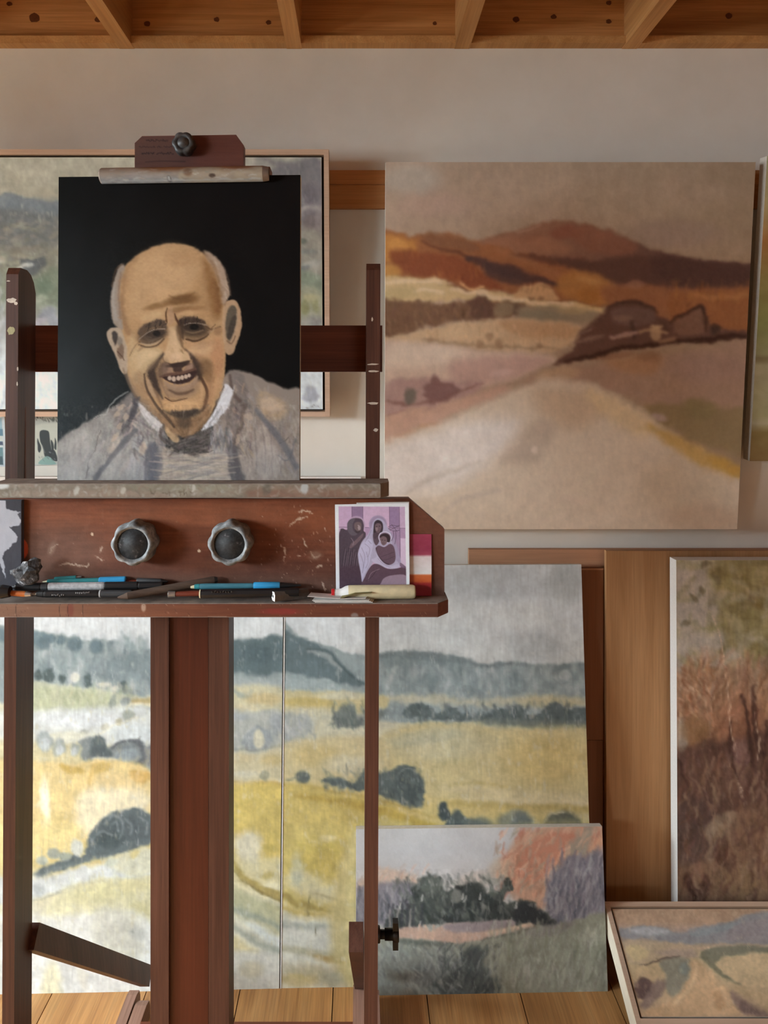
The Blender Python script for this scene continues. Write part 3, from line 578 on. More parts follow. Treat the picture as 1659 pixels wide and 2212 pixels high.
    Ln([(560, 410), (640, 425), (750, 452)], [6, 12, 10], (78, 48, 34), 4, .85, wob=3); E(660, 440, 50, 12, (86, 52, 38), 10, .8, .6)
    Ln([(500, 395), (600, 430), (700, 480), (820, 520)], [12, 14, 14, 10], (128, 84, 52), 6, .55)
    for x, y, s in ((250, 520, 30), (330, 540, 30), (420, 480, 36), (140, 440, 40)): c.dabs((820 + (x - s) / 1.977, 340 + (y - s) / 1.977, 820 + (x + s) / 1.977, 340 + (y + s) / 1.977), 22, 18, 4, 90, [(128, 70, 38), (90, 46, 28), (140, 84, 44)], .5, 1.6)
    # golden middle
    P([(780, 500), (900, 490), (1000, 540), (1010, 620), (920, 640), (820, 610), (760, 560)], (136, 90, 44), 9, .85); E(890, 590, 60, 30, (126, 78, 34), 0, .9, .8); E(900, 530, 50, 14, (146, 104, 58), 10, .9, .7)
    P([(950, 560), (1080, 545), (1250, 560), (1640, 580), (1640, 760), (1400, 730), (1200, 700), (1000, 650)], (116, 72, 43), 9, .95)
    P([(1240, 590), (1330, 575), (1640, 580), (1640, 750), (1420, 740), (1250, 680)], (114, 68, 36), 8, .85); Ln([(1330, 590), (1430, 600), (1600, 590)], [8, 10, 10], (142, 96, 52), 6, .6); E(1090, 545, 40, 16, (132, 90, 64), 0, .9, .6)
    c.dabs((1440, 610, 1622, 660), 60, 20, 6, 90, [(80, 48, 32), (132, 84, 44), (120, 72, 36)], .4, 2.5)
    # pale fields and houses, left
    P([(0, 512), (120, 512), (260, 520), (330, 560), (460, 572), (560, 590), (700, 612), (940, 640), (940, 668), (700, 640), (560, 625), (420, 605), (220, 615), (0, 610)], (158, 132, 90), 4, 1, wob=4)
    for q in ([(30, 528), (140, 526), (260, 530)], [(150, 572), (210, 566), (270, 580)], [(310, 570), (390, 572), (460, 580)], [(420, 590), (560, 606), (700, 622), (820, 630)]): Ln(q, 8, (174, 150, 116), 2, .85, wob=2)
    P([(30, 560), (130, 545), (160, 575), (140, 600), (30, 600)], (142, 122, 82), 5, .6); Ln([(290, 548), (380, 562), (460, 560)], 3, (104, 70, 40), 1.5, .7)
    Ln([(350, 540), (370, 550), (400, 560), (440, 556)], 5, (182, 140, 92), 1.5, .8); Ln([(378, 490), (376, 545)], 1.6, (70, 36, 24), .8, .7)
    P([(570, 600), (590, 565), (620, 548), (700, 542), (740, 550), (760, 590), (756, 610), (660, 606)], (160, 124, 84), 2.5, .9, wob=3)
    for x in (592, 612, 636, 654, 680, 705): Ln([(x, 556), (x - 6, 575)], 2.4, (112, 78, 48), 1.2, .7)
    for x in (648, 690): E(x, 600, 16, 8, (112, 80, 52), 0, .6, .8)
    Ln([(644, 530), (648, 560)], 2, (170, 134, 92), 1, .8); Ln([(690, 552), (742, 553)], 3, (108, 76, 48), 1.2, .7); Ln([(780, 612), (860, 622), (950, 640)], 2.4, (92, 58, 32), 1.5, .7)
    # dark tree belt
    P([(0, 612), (60, 604), (200, 622), (340, 620), (440, 596), (500, 620), (600, 622), (610, 660), (520, 690), (380, 702), (240, 712), (140, 740), (70, 772), (0, 760)], (92, 65, 45), 4, 1, wob=6, ws=10)
    P([(380, 610), (450, 598), (490, 640), (480, 680), (400, 690)], (74, 50, 38), 5, .8, wob=3); E(580, 645, 24, 26, (80, 60, 44), 0, .6, .8); P([(500, 625), (570, 625), (560, 670), (500, 680)], (116, 98, 72), 5, .7)
    c.dabs((832, 650, 1050, 725), 130, 14, 5, 80, [(80, 54, 40), (108, 78, 54), (124, 92, 64), (70, 48, 36)], .5, 1.8)
    P([(600, 640), (720, 640), (860, 656), (930, 672), (880, 702), (740, 706), (620, 690)], (114, 98, 74), 7, .9); E(700, 680, 100, 16, (100, 90, 70), 4, .9, .6); E(830, 660, 60, 12, (140, 116, 78), 4, .9, .6)
    # field with tufts
    P([(0, 780), (80, 768), (200, 730), (380, 706), (560, 692), (740, 706), (860, 720), (840, 770), (760, 830), (560, 830), (300, 800), (120, 800), (0, 810)], (158, 130, 96), 6, 1, wob=4)
    P([(520, 700), (740, 708), (850, 730), (800, 770), (600, 770)], (142, 106, 72), 9, .7)
    c.dabs((920, 700, 1240, 752), 170, 13, 3, 92, [(172, 138, 100), (128, 94, 62), (150, 112, 74)], .55, 1.2, 8, 10)
    Ln([(180, 782), (260, 792), (380, 798), (500, 806), (620, 815), (760, 820)], [7, 9, 8, 9, 7, 4], (122, 96, 70), 3, .75, wob=5, ws=7)
    for x, y in ((430, 795), (510, 798), (680, 808), (470, 770), (220, 785)): E(x, y, 16, 16, (118, 90, 64), 0, .7, .7, wob=3)
    # pink meadows
    P([(0, 800), (200, 800), (420, 820), (620, 832), (740, 850), (720, 880), (560, 950), (420, 985), (250, 1000), (0, 1000)], (160, 136, 114), 8, 1)
    P([(60, 800), (260, 805), (360, 830), (250, 880), (40, 890)], (172, 152, 128), 12, .7); P([(330, 870), (480, 850), (640, 850), (720, 870), (640, 920), (460, 960), (300, 940)], (148, 116, 100), 10, .8, wob=5)
    P([(30, 965), (160, 940), (300, 950), (440, 955), (420, 1000), (300, 1040), (160, 1080), (20, 1100)], (134, 104, 92), 8, .9, wob=5); E(520, 920, 50, 16, (166, 138, 122), -8, .8, .6)
    P([(190, 1000), (205, 965), (245, 935), (275, 965), (310, 965), (340, 1000), (300, 1035), (215, 1045)], (98, 68, 60), 4, .95, wob=5, ws=8); E(132, 1025, 26, 36, (84, 74, 62), 8, .6, .95, wob=3); E(290, 985, 40, 14, (104, 74, 66), 0, .8, .8)
    Ln([(30, 1040), (90, 1048), (130, 1060), (230, 1040), (320, 1010), (440, 965)], [5, 6, 4, 4, 6, 3], (98, 66, 56), 2.5, .8, wob=3)
    Ln([(30, 1100), (70, 1085), (110, 1080)], 4, (96, 62, 52), 2, .7); E(95, 1103, 10, 10, (190, 164, 140), 0, .7, .9)
    P([(20, 1110), (140, 1080), (300, 1040), (420, 1010), (520, 970), (560, 1000), (400, 1070), (240, 1130), (100, 1190), (10, 1240)], (150, 116, 94), 9, .9, wob=5); Ln([(20, 1220), (100, 1185), (200, 1150), (290, 1130)], [10, 14, 12, 6], (146, 108, 76), 5, .7, wob=5)
    # right slopes
    P([(620, 980), (700, 925), (860, 890), (1060, 860), (1300, 830), (1640, 800), (1640, 1120), (1300, 1120), (1000, 1000)], (126, 98, 77), 9, 1)
    P([(980, 860), (1200, 850), (1160, 920), (1020, 910)], (132, 92, 58), 12, .6); E(1400, 900, 160, 60, (122, 94, 78), 0, .9, .7); E(760, 930, 90, 30, (150, 120, 88), -10, .9, .7)
    P([(1130, 1060), (1280, 1060), (1340, 1035), (1430, 1060), (1640, 1100), (1640, 1300), (1480, 1260), (1300, 1190), (1170, 1120)], (108, 88, 58), 8, .95, wob=7); E(1370, 1080, 80, 40, (98, 82, 50), 10, .9, .6); E(1190, 1108, 36, 13, (140, 116, 106), 10, .8, .7)
    # track
    P([(560, 1000), (700, 950), (860, 955), (1000, 1010), (1130, 1090), (1260, 1190), (1400, 1270), (1530, 1350), (1640, 1440), (1640, 1640), (-20, 1640), (-20, 1250), (150, 1180), (320, 1110)], (163, 145, 121), 10, 1, wob=4)
    P([(-20, 1250), (200, 1180), (420, 1120), (600, 1130), (520, 1260), (300, 1400), (-20, 1450)], (174, 162, 147), 24, .85); P([(640, 1000), (860, 990), (960, 1060), (880, 1150), (740, 1130)], (150, 126, 98), 22, .8)
    P([(880, 1000), (1010, 1030), (1150, 1130), (1100, 1190), (950, 1100)], (166, 140, 100), 16, .7); E(1300, 1400, 180, 130, (150, 130, 104), 0, .9, .7); E(1380, 1540, 160, 60, (142, 118, 94), 0, .9, .6)
    Ln([(1150, 1150), (1250, 1210), (1380, 1280), (1540, 1350)], [12, 26, 34, 30], (146, 112, 56), 10, .85); Ln([(1420, 1290), (1540, 1350)], [16, 26], (142, 104, 40), 8, .6)
    P([(560, 1240), (640, 1150), (720, 1120), (740, 1180), (690, 1280), (640, 1300), (520, 1300)], (142, 124, 104), 14, .75, wob=6); E(665, 1250, 14, 18, (176, 158, 138), 0, .8, .7)
    Ln([(110, 1440), (180, 1390), (300, 1340), (420, 1300)], [4, 8, 8, 4], (146, 132, 112), 6, .7); Ln([(250, 1540), (290, 1500), (380, 1450), (520, 1420)], [4, 8, 9, 6], (148, 132, 114), 6, .7); Ln([(60, 1470), (200, 1440), (330, 1400)], 10, (180, 166, 146), 8, .5)
    # dark farmstead
    P([(735, 880), (790, 850), (830, 822), (852, 760), (930, 690), (990, 630), (1040, 615), (1160, 640), (1190, 672), (1250, 700), (1300, 670), (1350, 640), (1388, 636), (1402, 700), (1440, 740), (1560, 748), (1590, 772), (1440, 788), (1250, 800), (1050, 826), (900, 860), (800, 882)], (76, 50, 38), 4, 1, wob=5, ws=9)
    P([(1000, 650), (1140, 650), (1180, 690), (1090, 720), (1000, 700)], (86, 62, 50), 5, .9); P([(1260, 700), (1350, 650), (1380, 660), (1400, 740), (1280, 760)], (96, 66, 48), 5, .9)
    Ln([(980, 640), (1060, 620), (1150, 640), (1190, 665)], [4, 8, 6, 3], (52, 32, 23), 3, .85); Ln([(1240, 700), (1300, 670), (1350, 645), (1385, 650), (1392, 740)], [5, 6, 7, 7, 6], (46, 26, 17), 2.5, .9, wob=2)
    Ln([(800, 870), (900, 850), (1050, 815), (1250, 790), (1440, 775), (1570, 765)], [6, 10, 10, 10, 14, 10], (44, 24, 15), 4, .9, wob=3); E(1430, 735, 24, 20, (44, 30, 22), 0, .7, .85); Ln([(1080, 700), (1085, 770)], 8, (52, 34, 26), 3, .8); Ln([(1160, 720), (1200, 712), (1230, 740)], 5, (54, 34, 24), 3, .7)
    Ln([(990, 765), (1050, 758), (1095, 742)], [8, 10, 6], (128, 98, 82), 2, .9); Ln([(1110, 742), (1160, 738), (1230, 752)], [7, 8, 5], (136, 104, 72), 2, .8); E(1178, 752, 26, 36, (140, 110, 78), 0, .5, .85); E(1178, 720, 26, 10, (156, 124, 88), 0, .6, .8)
    Ln([(1200, 790), (1260, 778)], 9, (118, 86, 60), 3, .8); Ln([(900, 730), (860, 748)], 4, (140, 116, 96), 1.5, .8); Ln([(830, 790), (900, 775), (960, 762)], [5, 9, 6], (112, 86, 68), 4, .7); E(1040, 690, 40, 12, (104, 78, 62), 0, .8, .6)
    P([(840, 760), (900, 700), (980, 650), (990, 640), (960, 680), (880, 740)], (64, 40, 30), 4, .7); E(1000, 850, 90, 10, (104, 68, 46), -8, .9, .6); E(1150, 850, 50, 26, (106, 72, 48), 0, .9, .7)
    c.smear(5, 26, 6); c.smear(1.6, 6, 13)
    c.brush((835, 540, 1600, 830), 1300, 22, 5, -4, .35, 1.6, 7, 30); c.brush((832, 830, 1600, 1140), 500, 50, 13, -25, .28, 4, 6, 40)
    c.blur(1); c.weather(.06, 7, 18, None, 0, 3); c.tone(1.0, (1, .955, .975), .96, 120); c.mott(3, 3, (2.2, 2, 2), 21, 2)
    return c

def paint_hills(panel):
    """the two-panel hill landscape; panel 0 is the left canvas, 1 the right one"""
    quad = [[(-44, 1212), (613, 1216), (605, 2138), (-92, 2149)], [(613, 1216), (1254, 1218), (1283, 2124), (605, 2138)]][panel]
    c = Canvas(quad, 2.9, seed=21 + panel)
    c.grad([(1200, (196, 199, 198)), (1330, (206, 208, 206)), (1440, (196, 196, 188)), (1500, (200, 196, 168)), (1650, (198, 188, 140)), (1700, (206, 188, 118)), (1850, (204, 188, 118)), (1960, (206, 200, 170)), (2140, (206, 202, 188))])
    c.mott(60, 40, (8, 8, 8), 31); c.mott(14, 30, (5, 5, 5), 35)
    if panel == 1:
        for q in ((1160, 1395, 60, 40, (168, 170, 168)), (1060, 1260, 110, 40, (176, 180, 182)), (1000, 1330, 90, 40, (198, 199, 194)), (1220, 1260, 40, 40, (170, 174, 172)), (760, 1360, 90, 30, (202, 203, 200)), (1130, 1330, 60, 30, (202, 202, 196))): c.ell(*q[:4], q[4], 0, .9, .7)
        c.brush((640, 1220, 1254, 1430), 260, 46, 14, 30, .3, 5, 6, 60)
        c.poly([(600, 1340), (650, 1372), (720, 1395), (790, 1412), (860, 1412), (960, 1420), (1040, 1434), (1100, 1432), (1180, 1440), (1300, 1438), (1300, 1540), (600, 1540)], (142, 152, 154), 3, 1, wob=3)
        c.line([(800, 1414), (900, 1412), (980, 1422), (1050, 1435), (1110, 1431), (1180, 1440), (1280, 1438)], [10, 20, 16, 8, 10, 12, 16], (112, 122, 126), 4, .9, wob=3)
        c.poly([(820, 1420), (960, 1424), (1010, 1450), (900, 1470), (830, 1460)], (120, 131, 135), 8, .7); c.ell(1220, 1450, 60, 14, (124, 132, 132), 3, .9, .7)
        c.dabs((820, 1440, 1262, 1520), 240, 26, 13, 85, [(152, 160, 158), (132, 142, 144), (172, 176, 170), (118, 130, 134), (182, 184, 176)], .5, 4, 8, 30)
        for x, y, r in ((925, 1470, 22), (1010, 1490, 18), (1230, 1462, 16), (1120, 1480, 24), (1180, 1485, 20), (880, 1490, 20)): c.ell(x, y, r, r * .8, (122, 133, 136), 0, .8, .65, wob=4)
        c.ell(1220, 1458, 13, 12, (176, 180, 174), 0, .5, .8); c.line([(1194, 1466), (1210, 1476), (1226, 1476)], 4, (128, 138, 138), 2, .7)
        c.line([(820, 1510), (920, 1508), (1040, 1516), (1150, 1512), (1270, 1520)], [16, 20, 18, 20, 16], (192, 184, 150), 9, .75, wob=6); c.ell(1190, 1515, 70, 14, (190, 178, 128), 0, .9, .6)
        c.poly([(605, 1360), (650, 1374), (700, 1396), (730, 1420), (760, 1450), (786, 1478), (730, 1470), (690, 1460), (640, 1462), (605, 1450)], (98, 112, 120), 4, 1, wob=4)
        c.poly([(605, 1450), (660, 1452), (700, 1462), (740, 1476), (780, 1490), (760, 1500), (605, 1490)], (158, 168, 168), 6, .8, wob=7, tex=.3)
        c.line([(664, 1402), (690, 1408), (712, 1420), (735, 1440)], [8, 10, 12, 6], (146, 152, 150), 3, .85); c.line([(660, 1398), (690, 1400), (718, 1414), (745, 1444), (786, 1476)], [3, 4, 4, 3, 4], (78, 92, 100), 1.8, .85)
        c.poly([(600, 1490), (680, 1490), (786, 1494), (830, 1500), (830, 1530), (700, 1545), (600, 1540)], (196, 184, 130), 6, .95, wob=6); c.ell(660, 1515, 60, 12, (190, 172, 96), 2, .9, .75); c.ell(740, 1500, 50, 8, (206, 202, 176), 0, .9, .7)
        c.poly([(600, 1535), (700, 1530), (850, 1560), (850, 1610), (700, 1610), (600, 1640)], (196, 190, 162), 10, .85)
        c.poly([(715, 1560), (728, 1530), (745, 1516), (768, 1526), (780, 1545), (830, 1530), (832, 1545), (800, 1562), (770, 1570), (738, 1572)], (112, 118, 112), 4, .95, wob=6, ws=9); c.dabs((716, 1516, 800, 1572), 60, 22, 6, 70, [(96, 104, 102), (140, 144, 134), (84, 92, 92)], .55, 1.6)
        c.poly([(600, 1545), (640, 1540), (672, 1548), (670, 1580), (640, 1604), (600, 1612)], (150, 154, 154), 5, .75, wob=5, tex=.3, ts=(6, 20)); c.dabs((612, 1542, 680, 1610), 50, 34, 5, 80, [(128, 134, 138), (176, 178, 174), (150, 154, 156)], .5, 1.8)
        # long hedge
        c.poly([(872, 1545), (880, 1520), (900, 1516), (925, 1520), (940, 1540), (960, 1530), (985, 1525), (1000, 1540), (1030, 1545), (1080, 1535), (1110, 1525), (1125, 1522), (1135, 1540), (1165, 1535), (1180, 1520), (1205, 1515), (1225, 1530), (1300, 1532), (1300, 1578), (1150, 1570), (1050, 1556), (940, 1552)], (92, 102, 104), 3, 1, wob=5, ws=9)
        c.dabs((875, 1518, 1264, 1572), 170, 18, 8, 85, [(74, 84, 86), (112, 120, 118), (128, 134, 130), (84, 94, 96)], .55, 1.6, 8, 25); c.poly([(1020, 1552), (1180, 1556), (1300, 1560), (1300, 1582), (1150, 1574), (1040, 1562)], (118, 124, 112), 5, .8)
        for x in (932, 1020, 1033, 1005): c.line([(x, 1530), (x + 3, 1550)], 2, (196, 190, 168), 1, .7)
        # broad yellow field
        c.poly([(815, 1600), (860, 1570), (960, 1560), (1100, 1572), (1300, 1585), (1310, 1760), (1100, 1740), (930, 1720), (900, 1700), (820, 1650)], (198, 184, 128), 9, .95); c.ell(1180, 1640, 90, 50, (202, 182, 112), 0, .9, .75); c.ell(960, 1610, 110, 30, (190, 182, 144), -4, .9, .7); c.ell(920, 1590, 90, 16, (176, 172, 142), -8, .9, .7)
        c.line([(960, 1700), (1080, 1712), (1270, 1725)], [14, 18, 20], (206, 192, 146), 9, .7); c.line([(980, 1735), (1100, 1740), (1275, 1748)], [12, 14, 14], (172, 154, 84), 7, .7); c.line([(1000, 1722), (1120, 1728), (1280, 1735)], 7, (214, 200, 160), 5, .6); c.line([(970, 1695), (1040, 1690), (1100, 1698)], 5, (180, 162, 96), 4, .6)
        c.brush((820, 1570, 1270, 1780), 320, 50, 10, 6, .35, 3.5, 7, 30)
        # left-centre fields
        c.poly([(600, 1610), (700, 1590), (830, 1600), (830, 1700), (700, 1690), (600, 1680)], (196, 182, 132), 9, .9); c.ell(680, 1630, 50, 24, (188, 170, 108), 0, .9, .7); c.ell(760, 1650, 60, 20, (200, 192, 160), 0, .9, .7)
        # mid hedge with round tree
        c.poly([(692, 1690), (705, 1680), (740, 1682), (765, 1690), (790, 1660), (830, 1672), (860, 1652), (890, 1656), (915, 1680), (918, 1720), (905, 1745), (860, 1735), (800, 1712), (740, 1700)], (90, 98, 97), 3.5, 1, wob=5, ws=9)
        c.ell(886, 1700, 30, 40, (82, 90, 90), 0, .5, .9, wob=4); c.dabs((700, 1660, 915, 1742), 130, 18, 7, 70, [(72, 80, 80), (108, 116, 112), (120, 126, 120)], .5, 1.6); c.line([(860, 1672), (880, 1658), (905, 1668)], 3, (150, 150, 136), 1.6, .6)
        c.ell(655, 1678, 16, 14, (88, 95, 92), 0, .5, .95, wob=3); c.line([(620, 1682), (645, 1678)], 3, (104, 108, 100), 1.4, .8)
        c.line([(600, 1690), (680, 1702), (760, 1716), (850, 1736), (930, 1768)], [8, 5, 5, 6, 6], (170, 146, 70), 3, .8); c.line([(700, 1706), (780, 1722), (830, 1735), (960, 1778)], 1.8, (112, 100, 62), 1, .6)
        c.poly([(600, 1700), (700, 1706), (800, 1726), (900, 1756), (970, 1790), (800, 1900), (600, 1900)], (199, 180, 98), 8, .95); c.line([(640, 1716), (760, 1735), (880, 1765), (960, 1800)], [10, 18, 20, 12], (176, 152, 66), 7, .75); c.line([(860, 1745), (920, 1768), (990, 1785)], [6, 10, 8], (206, 188, 122), 4, .7)
        # right foreground trees
        c.poly([(944, 1760), (952, 1735), (962, 1731), (970, 1745), (972, 1765), (960, 1772)], (70, 78, 80), 3, 1, wob=3); c.poly([(968, 1790), (972, 1762), (990, 1748), (1008, 1765), (1040, 1772), (1060, 1800)], (84, 92, 92), 3.5, .95, wob=4)
        c.ell(1115, 1775, 40, 26, (122, 124, 112), 0, .5, .85, wob=4); c.ell(1128, 1780, 24, 24, (104, 110, 106), 0, .5, .85, wob=3); c.ell(1216, 1782, 42, 30, (98, 98, 86), 0, .4, .95, wob=3); c.line([(1168, 1785), (1190, 1760), (1220, 1754)], 2.6, (208, 198, 160), 1.2, .85); c.ell(1035, 1782, 30, 20, (112, 116, 106), 0, .7, .8)
        # lower half, mostly yellow with a pale lane
        c.poly([(600, 1800), (780, 1800), (780, 1960), (600, 1960)], (196, 180, 102), 20, .9); c.ell(690, 1850, 70, 40, (190, 172, 84), 0, .9, .7); c.ell(655, 1905, 40, 22, (206, 198, 158), 0, .9, .7); c.ell(720, 1930, 60, 20, (196, 190, 158), 0, .9, .7); c.ell(710, 1812, 20, 8, (214, 202, 150), 0, .6, .7)
        c.ell(640, 1880, 14, 40, (172, 174, 158), 0, .9, .6); c.ell(740, 1870, 60, 26, (192, 172, 86), 10, .9, .6)
        c.line([(605, 1934), (640, 1950), (680, 1962), (720, 1972)], [14, 16, 12, 6], (160, 144, 74), 4, .85); c.line([(680, 1930), (720, 1940), (765, 1955)], [4, 5, 4], (160, 144, 96), 3, .6); c.line([(605, 1962), (660, 1975), (760, 1985)], [8, 9, 8], (184, 164, 84), 5, .8)
        c.poly([(600, 1985), (700, 2000), (790, 2010), (790, 2070), (700, 2060), (600, 2040)], (198, 194, 178), 9, .9); c.line([(605, 1998), (660, 2004), (720, 2004)], [14, 14, 6], (150, 152, 138), 6, .8); c.line([(600, 2048), (660, 2058), (770, 2072)], [12, 14, 12], (168, 162, 128), 6, .8); c.line([(680, 2066), (740, 2080), (775, 2086)], [6, 14, 10], (172, 142, 72), 5, .85)
        c.poly([(600, 2080), (700, 2090), (800, 2100), (800, 2150), (600, 2150)], (196, 186, 158), 12, .8); c.ell(700, 2110, 80, 20, (168, 158, 118), 8, .9, .7); c.ell(640, 2120, 40, 14, (192, 172, 100), 0, .9, .6); c.ell(740, 2112, 40, 16, (158, 156, 138), 0, .9, .6)
        for q in ([(668, 1925), (666, 1955), (663, 1982)], [(683, 1998), (681, 2020), (680, 2030)]): c.line(q, 1.5, (96, 88, 60), .8, .8)
        c.line([(668, 1930), (700, 1936), (762, 1956)], 1.8, (140, 128, 96), 1, .6)
        c.brush((606, 1780, 800, 2140), 380, 44, 9, 12, .4, 3, 8, 40)
        # unseen lower right stays a loose meadow
        c.poly([(760, 1800), (980, 1800), (1300, 1800), (1300, 2150), (760, 2150)], (190, 176, 116), 14, .9); c.dabs((780, 1820, 1280, 2130), 160, 60, 16, 8, [(196, 182, 122), (176, 162, 100), (204, 196, 160), (160, 156, 120)], .5, 4)
    else:
        # sky and far wooded ridge
        c.ell(250, 1350, 160, 30, (214, 216, 213), 0, .9, .6); c.ell(560, 1350, 90, 20, (210, 211, 208), 0, .9, .6)
        c.poly([(-60, 1335), (30, 1345), (72, 1350), (110, 1356), (150, 1370), (200, 1374), (262, 1378), (330, 1396), (420, 1395), (480, 1382), (540, 1374), (600, 1372), (630, 1380), (630, 1530), (-60, 1500)], (140, 151, 155), 3, 1, wob=3)
        c.poly([(200, 1376), (262, 1379), (330, 1398), (332, 1420), (270, 1404), (215, 1400)], (118, 130, 137), 5, .9); c.poly([(-60, 1340), (72, 1352), (140, 1366), (140, 1384), (72, 1380), (-60, 1370)], (106, 124, 136), 5, .9, wob=4)
        c.poly([(480, 1384), (540, 1375), (612, 1372), (612, 1455), (560, 1460), (500, 1450)], (96, 111, 119), 5, 1, wob=4); c.ell(560, 1410, 60, 20, (86, 101, 110), 0, .9, .7); c.poly([(490, 1450), (560, 1455), (612, 1450), (612, 1490), (490, 1490)], (166, 172, 168), 6, .7, wob=8)
        c.dabs((70, 1372, 330, 1475), 260, 34, 12, 85, [(150, 160, 162), (128, 140, 146), (172, 178, 176), (116, 130, 138), (184, 188, 184)], .5, 3.2, 8, 20)
        for x, y, r in ((130, 1372, 12), (160, 1382, 16), (110, 1368, 9), (205, 1385, 14), (90, 1380, 14)): c.ell(x, y, r, r * 1.1, (96, 113, 125), 0, .6, .8, wob=3)
        c.poly([(200, 1420), (330, 1410), (330, 1462), (220, 1462)], (122, 134, 142), 12, .7)
        # orchard row
        for x, y, rx, ry, k in ((82, 1450, 9, 12, 0), (105, 1452, 12, 15, 0), (132, 1458, 7, 10, 0), (190, 1462, 9, 13, 0), (265, 1478, 10, 13, 0)): c.ell(x, y, rx, ry, (82, 94, 98), 0, .5, .95, wob=3, ws=6)
        for q in ((247, 1480, 9, 6), (225, 1470, 12, 6), (163, 1454, 12, 10), (150, 1474, 8, 5)): c.ell(*q, (222, 216, 196), 0, .5, .8, wob=3)
        c.poly([(70, 1464), (120, 1470), (200, 1476), (250, 1490), (330, 1498), (330, 1520), (70, 1520)], (190, 190, 160), 5, .9, wob=4); c.poly([(72, 1480), (180, 1480), (240, 1500), (220, 1525), (140, 1520), (72, 1530)], (176, 180, 142), 8, .85, wob=5); c.dabs((72, 1470, 325, 1530), 120, 24, 7, 85, [(200, 200, 172), (166, 172, 138), (212, 208, 180)], .45, 2.5)
        c.poly([(280, 1505), (330, 1500), (332, 1512), (290, 1512)], (178, 160, 104), 4, .85); c.line([(282, 1516), (310, 1524), (332, 1530)], 3, (128, 120, 104), 2, .7); c.line([(280, 1512), (330, 1516)], 5, (222, 210, 176), 2.5, .7)
        c.poly([(235, 1520), (238, 1496), (246, 1492), (250, 1515), (242, 1520)], (144, 150, 138), 2.5, .9); c.ell(270, 1508, 11, 8, (140, 146, 142), 0, .5, .9, wob=3)
        # pale valley floor
        c.poly([(-60, 1530), (90, 1525), (200, 1520), (330, 1525), (330, 1610), (200, 1600), (-60, 1580)], (204, 206, 200), 9, .9); c.ell(180, 1548, 110, 16, (212, 214, 212), 0, .9, .8); c.ell(290, 1580, 50, 22, (196, 202, 202), 0, .9, .7)
        c.ell(276, 1540, 15, 14, (152, 156, 144), 0, .45, .95, wob=2); c.ell(255, 1553, 7, 8, (168, 164, 138), 0, .5, .9); c.ell(180, 1574, 8, 8, (158, 160, 150), 0, .5, .9); c.ell(225, 1562, 10, 8, (186, 182, 160), 0, .6, .8)
        c.line([(175, 1592), (210, 1580), (260, 1555), (300, 1545)], 3, (218, 210, 180), 2, .7); c.ell(140, 1584, 60, 10, (214, 208, 178), -4, .9, .6)
        # trees before the barn
        for x, y, rx, ry in ((95, 1595, 18, 22), (126, 1608, 13, 20), (160, 1612, 8, 14)): c.ell(x, y, rx, ry, (142, 150, 150), 0, .5, .75, wob=4); c.ell(x, y + 6, rx * .6, ry * .7, (196, 200, 200), 0, .7, .7)
        c.poly([(172, 1600), (180, 1588), (205, 1584), (228, 1596), (232, 1612), (250, 1600), (270, 1594), (300, 1592), (318, 1608), (332, 1604), (332, 1665), (300, 1655), (262, 1640), (220, 1630), (180, 1642)], (122, 128, 128), 3.5, .95, wob=4, ws=10)
        c.poly([(198, 1588), (215, 1584), (228, 1600), (240, 1622), (220, 1628), (196, 1622)], (82, 91, 97), 4, .9, wob=3); c.line([(244, 1610), (262, 1596), (290, 1594), (306, 1606), (308, 1630), (300, 1650)], [6, 8, 9, 9, 9, 8], (92, 94, 100), 3, .9, wob=2); c.ell(272, 1628, 26, 16, (146, 156, 166), -14, .6, .9); c.line([(250, 1632), (268, 1612), (290, 1608)], 4, (110, 118, 128), 2, .7); c.ell(298, 1652, 12, 10, (78, 82, 86), 0, .6, .9); c.ell(322, 1630, 14, 24, (124, 124, 124), 0, .6, .8)
        c.line([(200, 1632), (240, 1632), (280, 1648), (325, 1668)], [4, 5, 4, 4], (206, 202, 188), 2, .8)
        # yellow field
        c.poly([(-60, 1640), (80, 1638), (150, 1645), (230, 1632), (330, 1662), (340, 1750), (340, 1800), (-60, 1800)], (219, 199, 132), 6, 1, wob=4); c.poly([(130, 1644), (176, 1654), (178, 1668), (140, 1660)], (186, 158, 76), 4, .85, wob=3); c.poly([(282, 1662), (324, 1666), (322, 1684), (290, 1686)], (200, 162, 82), 4, .85); c.poly([(200, 1645), (235, 1640), (238, 1658), (205, 1664)], (200, 172, 92), 4, .8); c.line([(200, 1650), (195, 1680), (190, 1710)], [8, 10, 8], (206, 172, 90), 5, .6)
        c.poly([(180, 1700), (300, 1700), (330, 1730), (250, 1790), (170, 1790)], (230, 220, 186), 14, .8); c.ell(95, 1715, 10, 40, (240, 236, 212), 0, .8, .8); c.ell(100, 1770, 8, 40, (244, 242, 226), 4, .8, .7); c.ell(120, 1790, 40, 40, (222, 204, 128), 0, .9, .6); c.ell(250, 1680, 50, 16, (224, 202, 140), 0, .9, .6)
        c.poly([(-60, 1780), (120, 1780), (180, 1790), (140, 1840), (60, 1850), (-60, 1850)], (224, 208, 138), 14, .9)
        c.brush((70, 1640, 326, 1830), 200, 44, 9, 100, .35, 3, 6, 40)
        # big dark bush and hedge
        c.poly([(70, 1885), (100, 1868), (150, 1850), (182, 1834), (190, 1810), (205, 1780), (230, 1758), (262, 1745), (300, 1742), (332, 1760), (332, 1812), (300, 1828), (262, 1840), (220, 1848), (160, 1868), (110, 1882), (80, 1892)], (94, 103, 108), 4, 1, wob=5, ws=10)
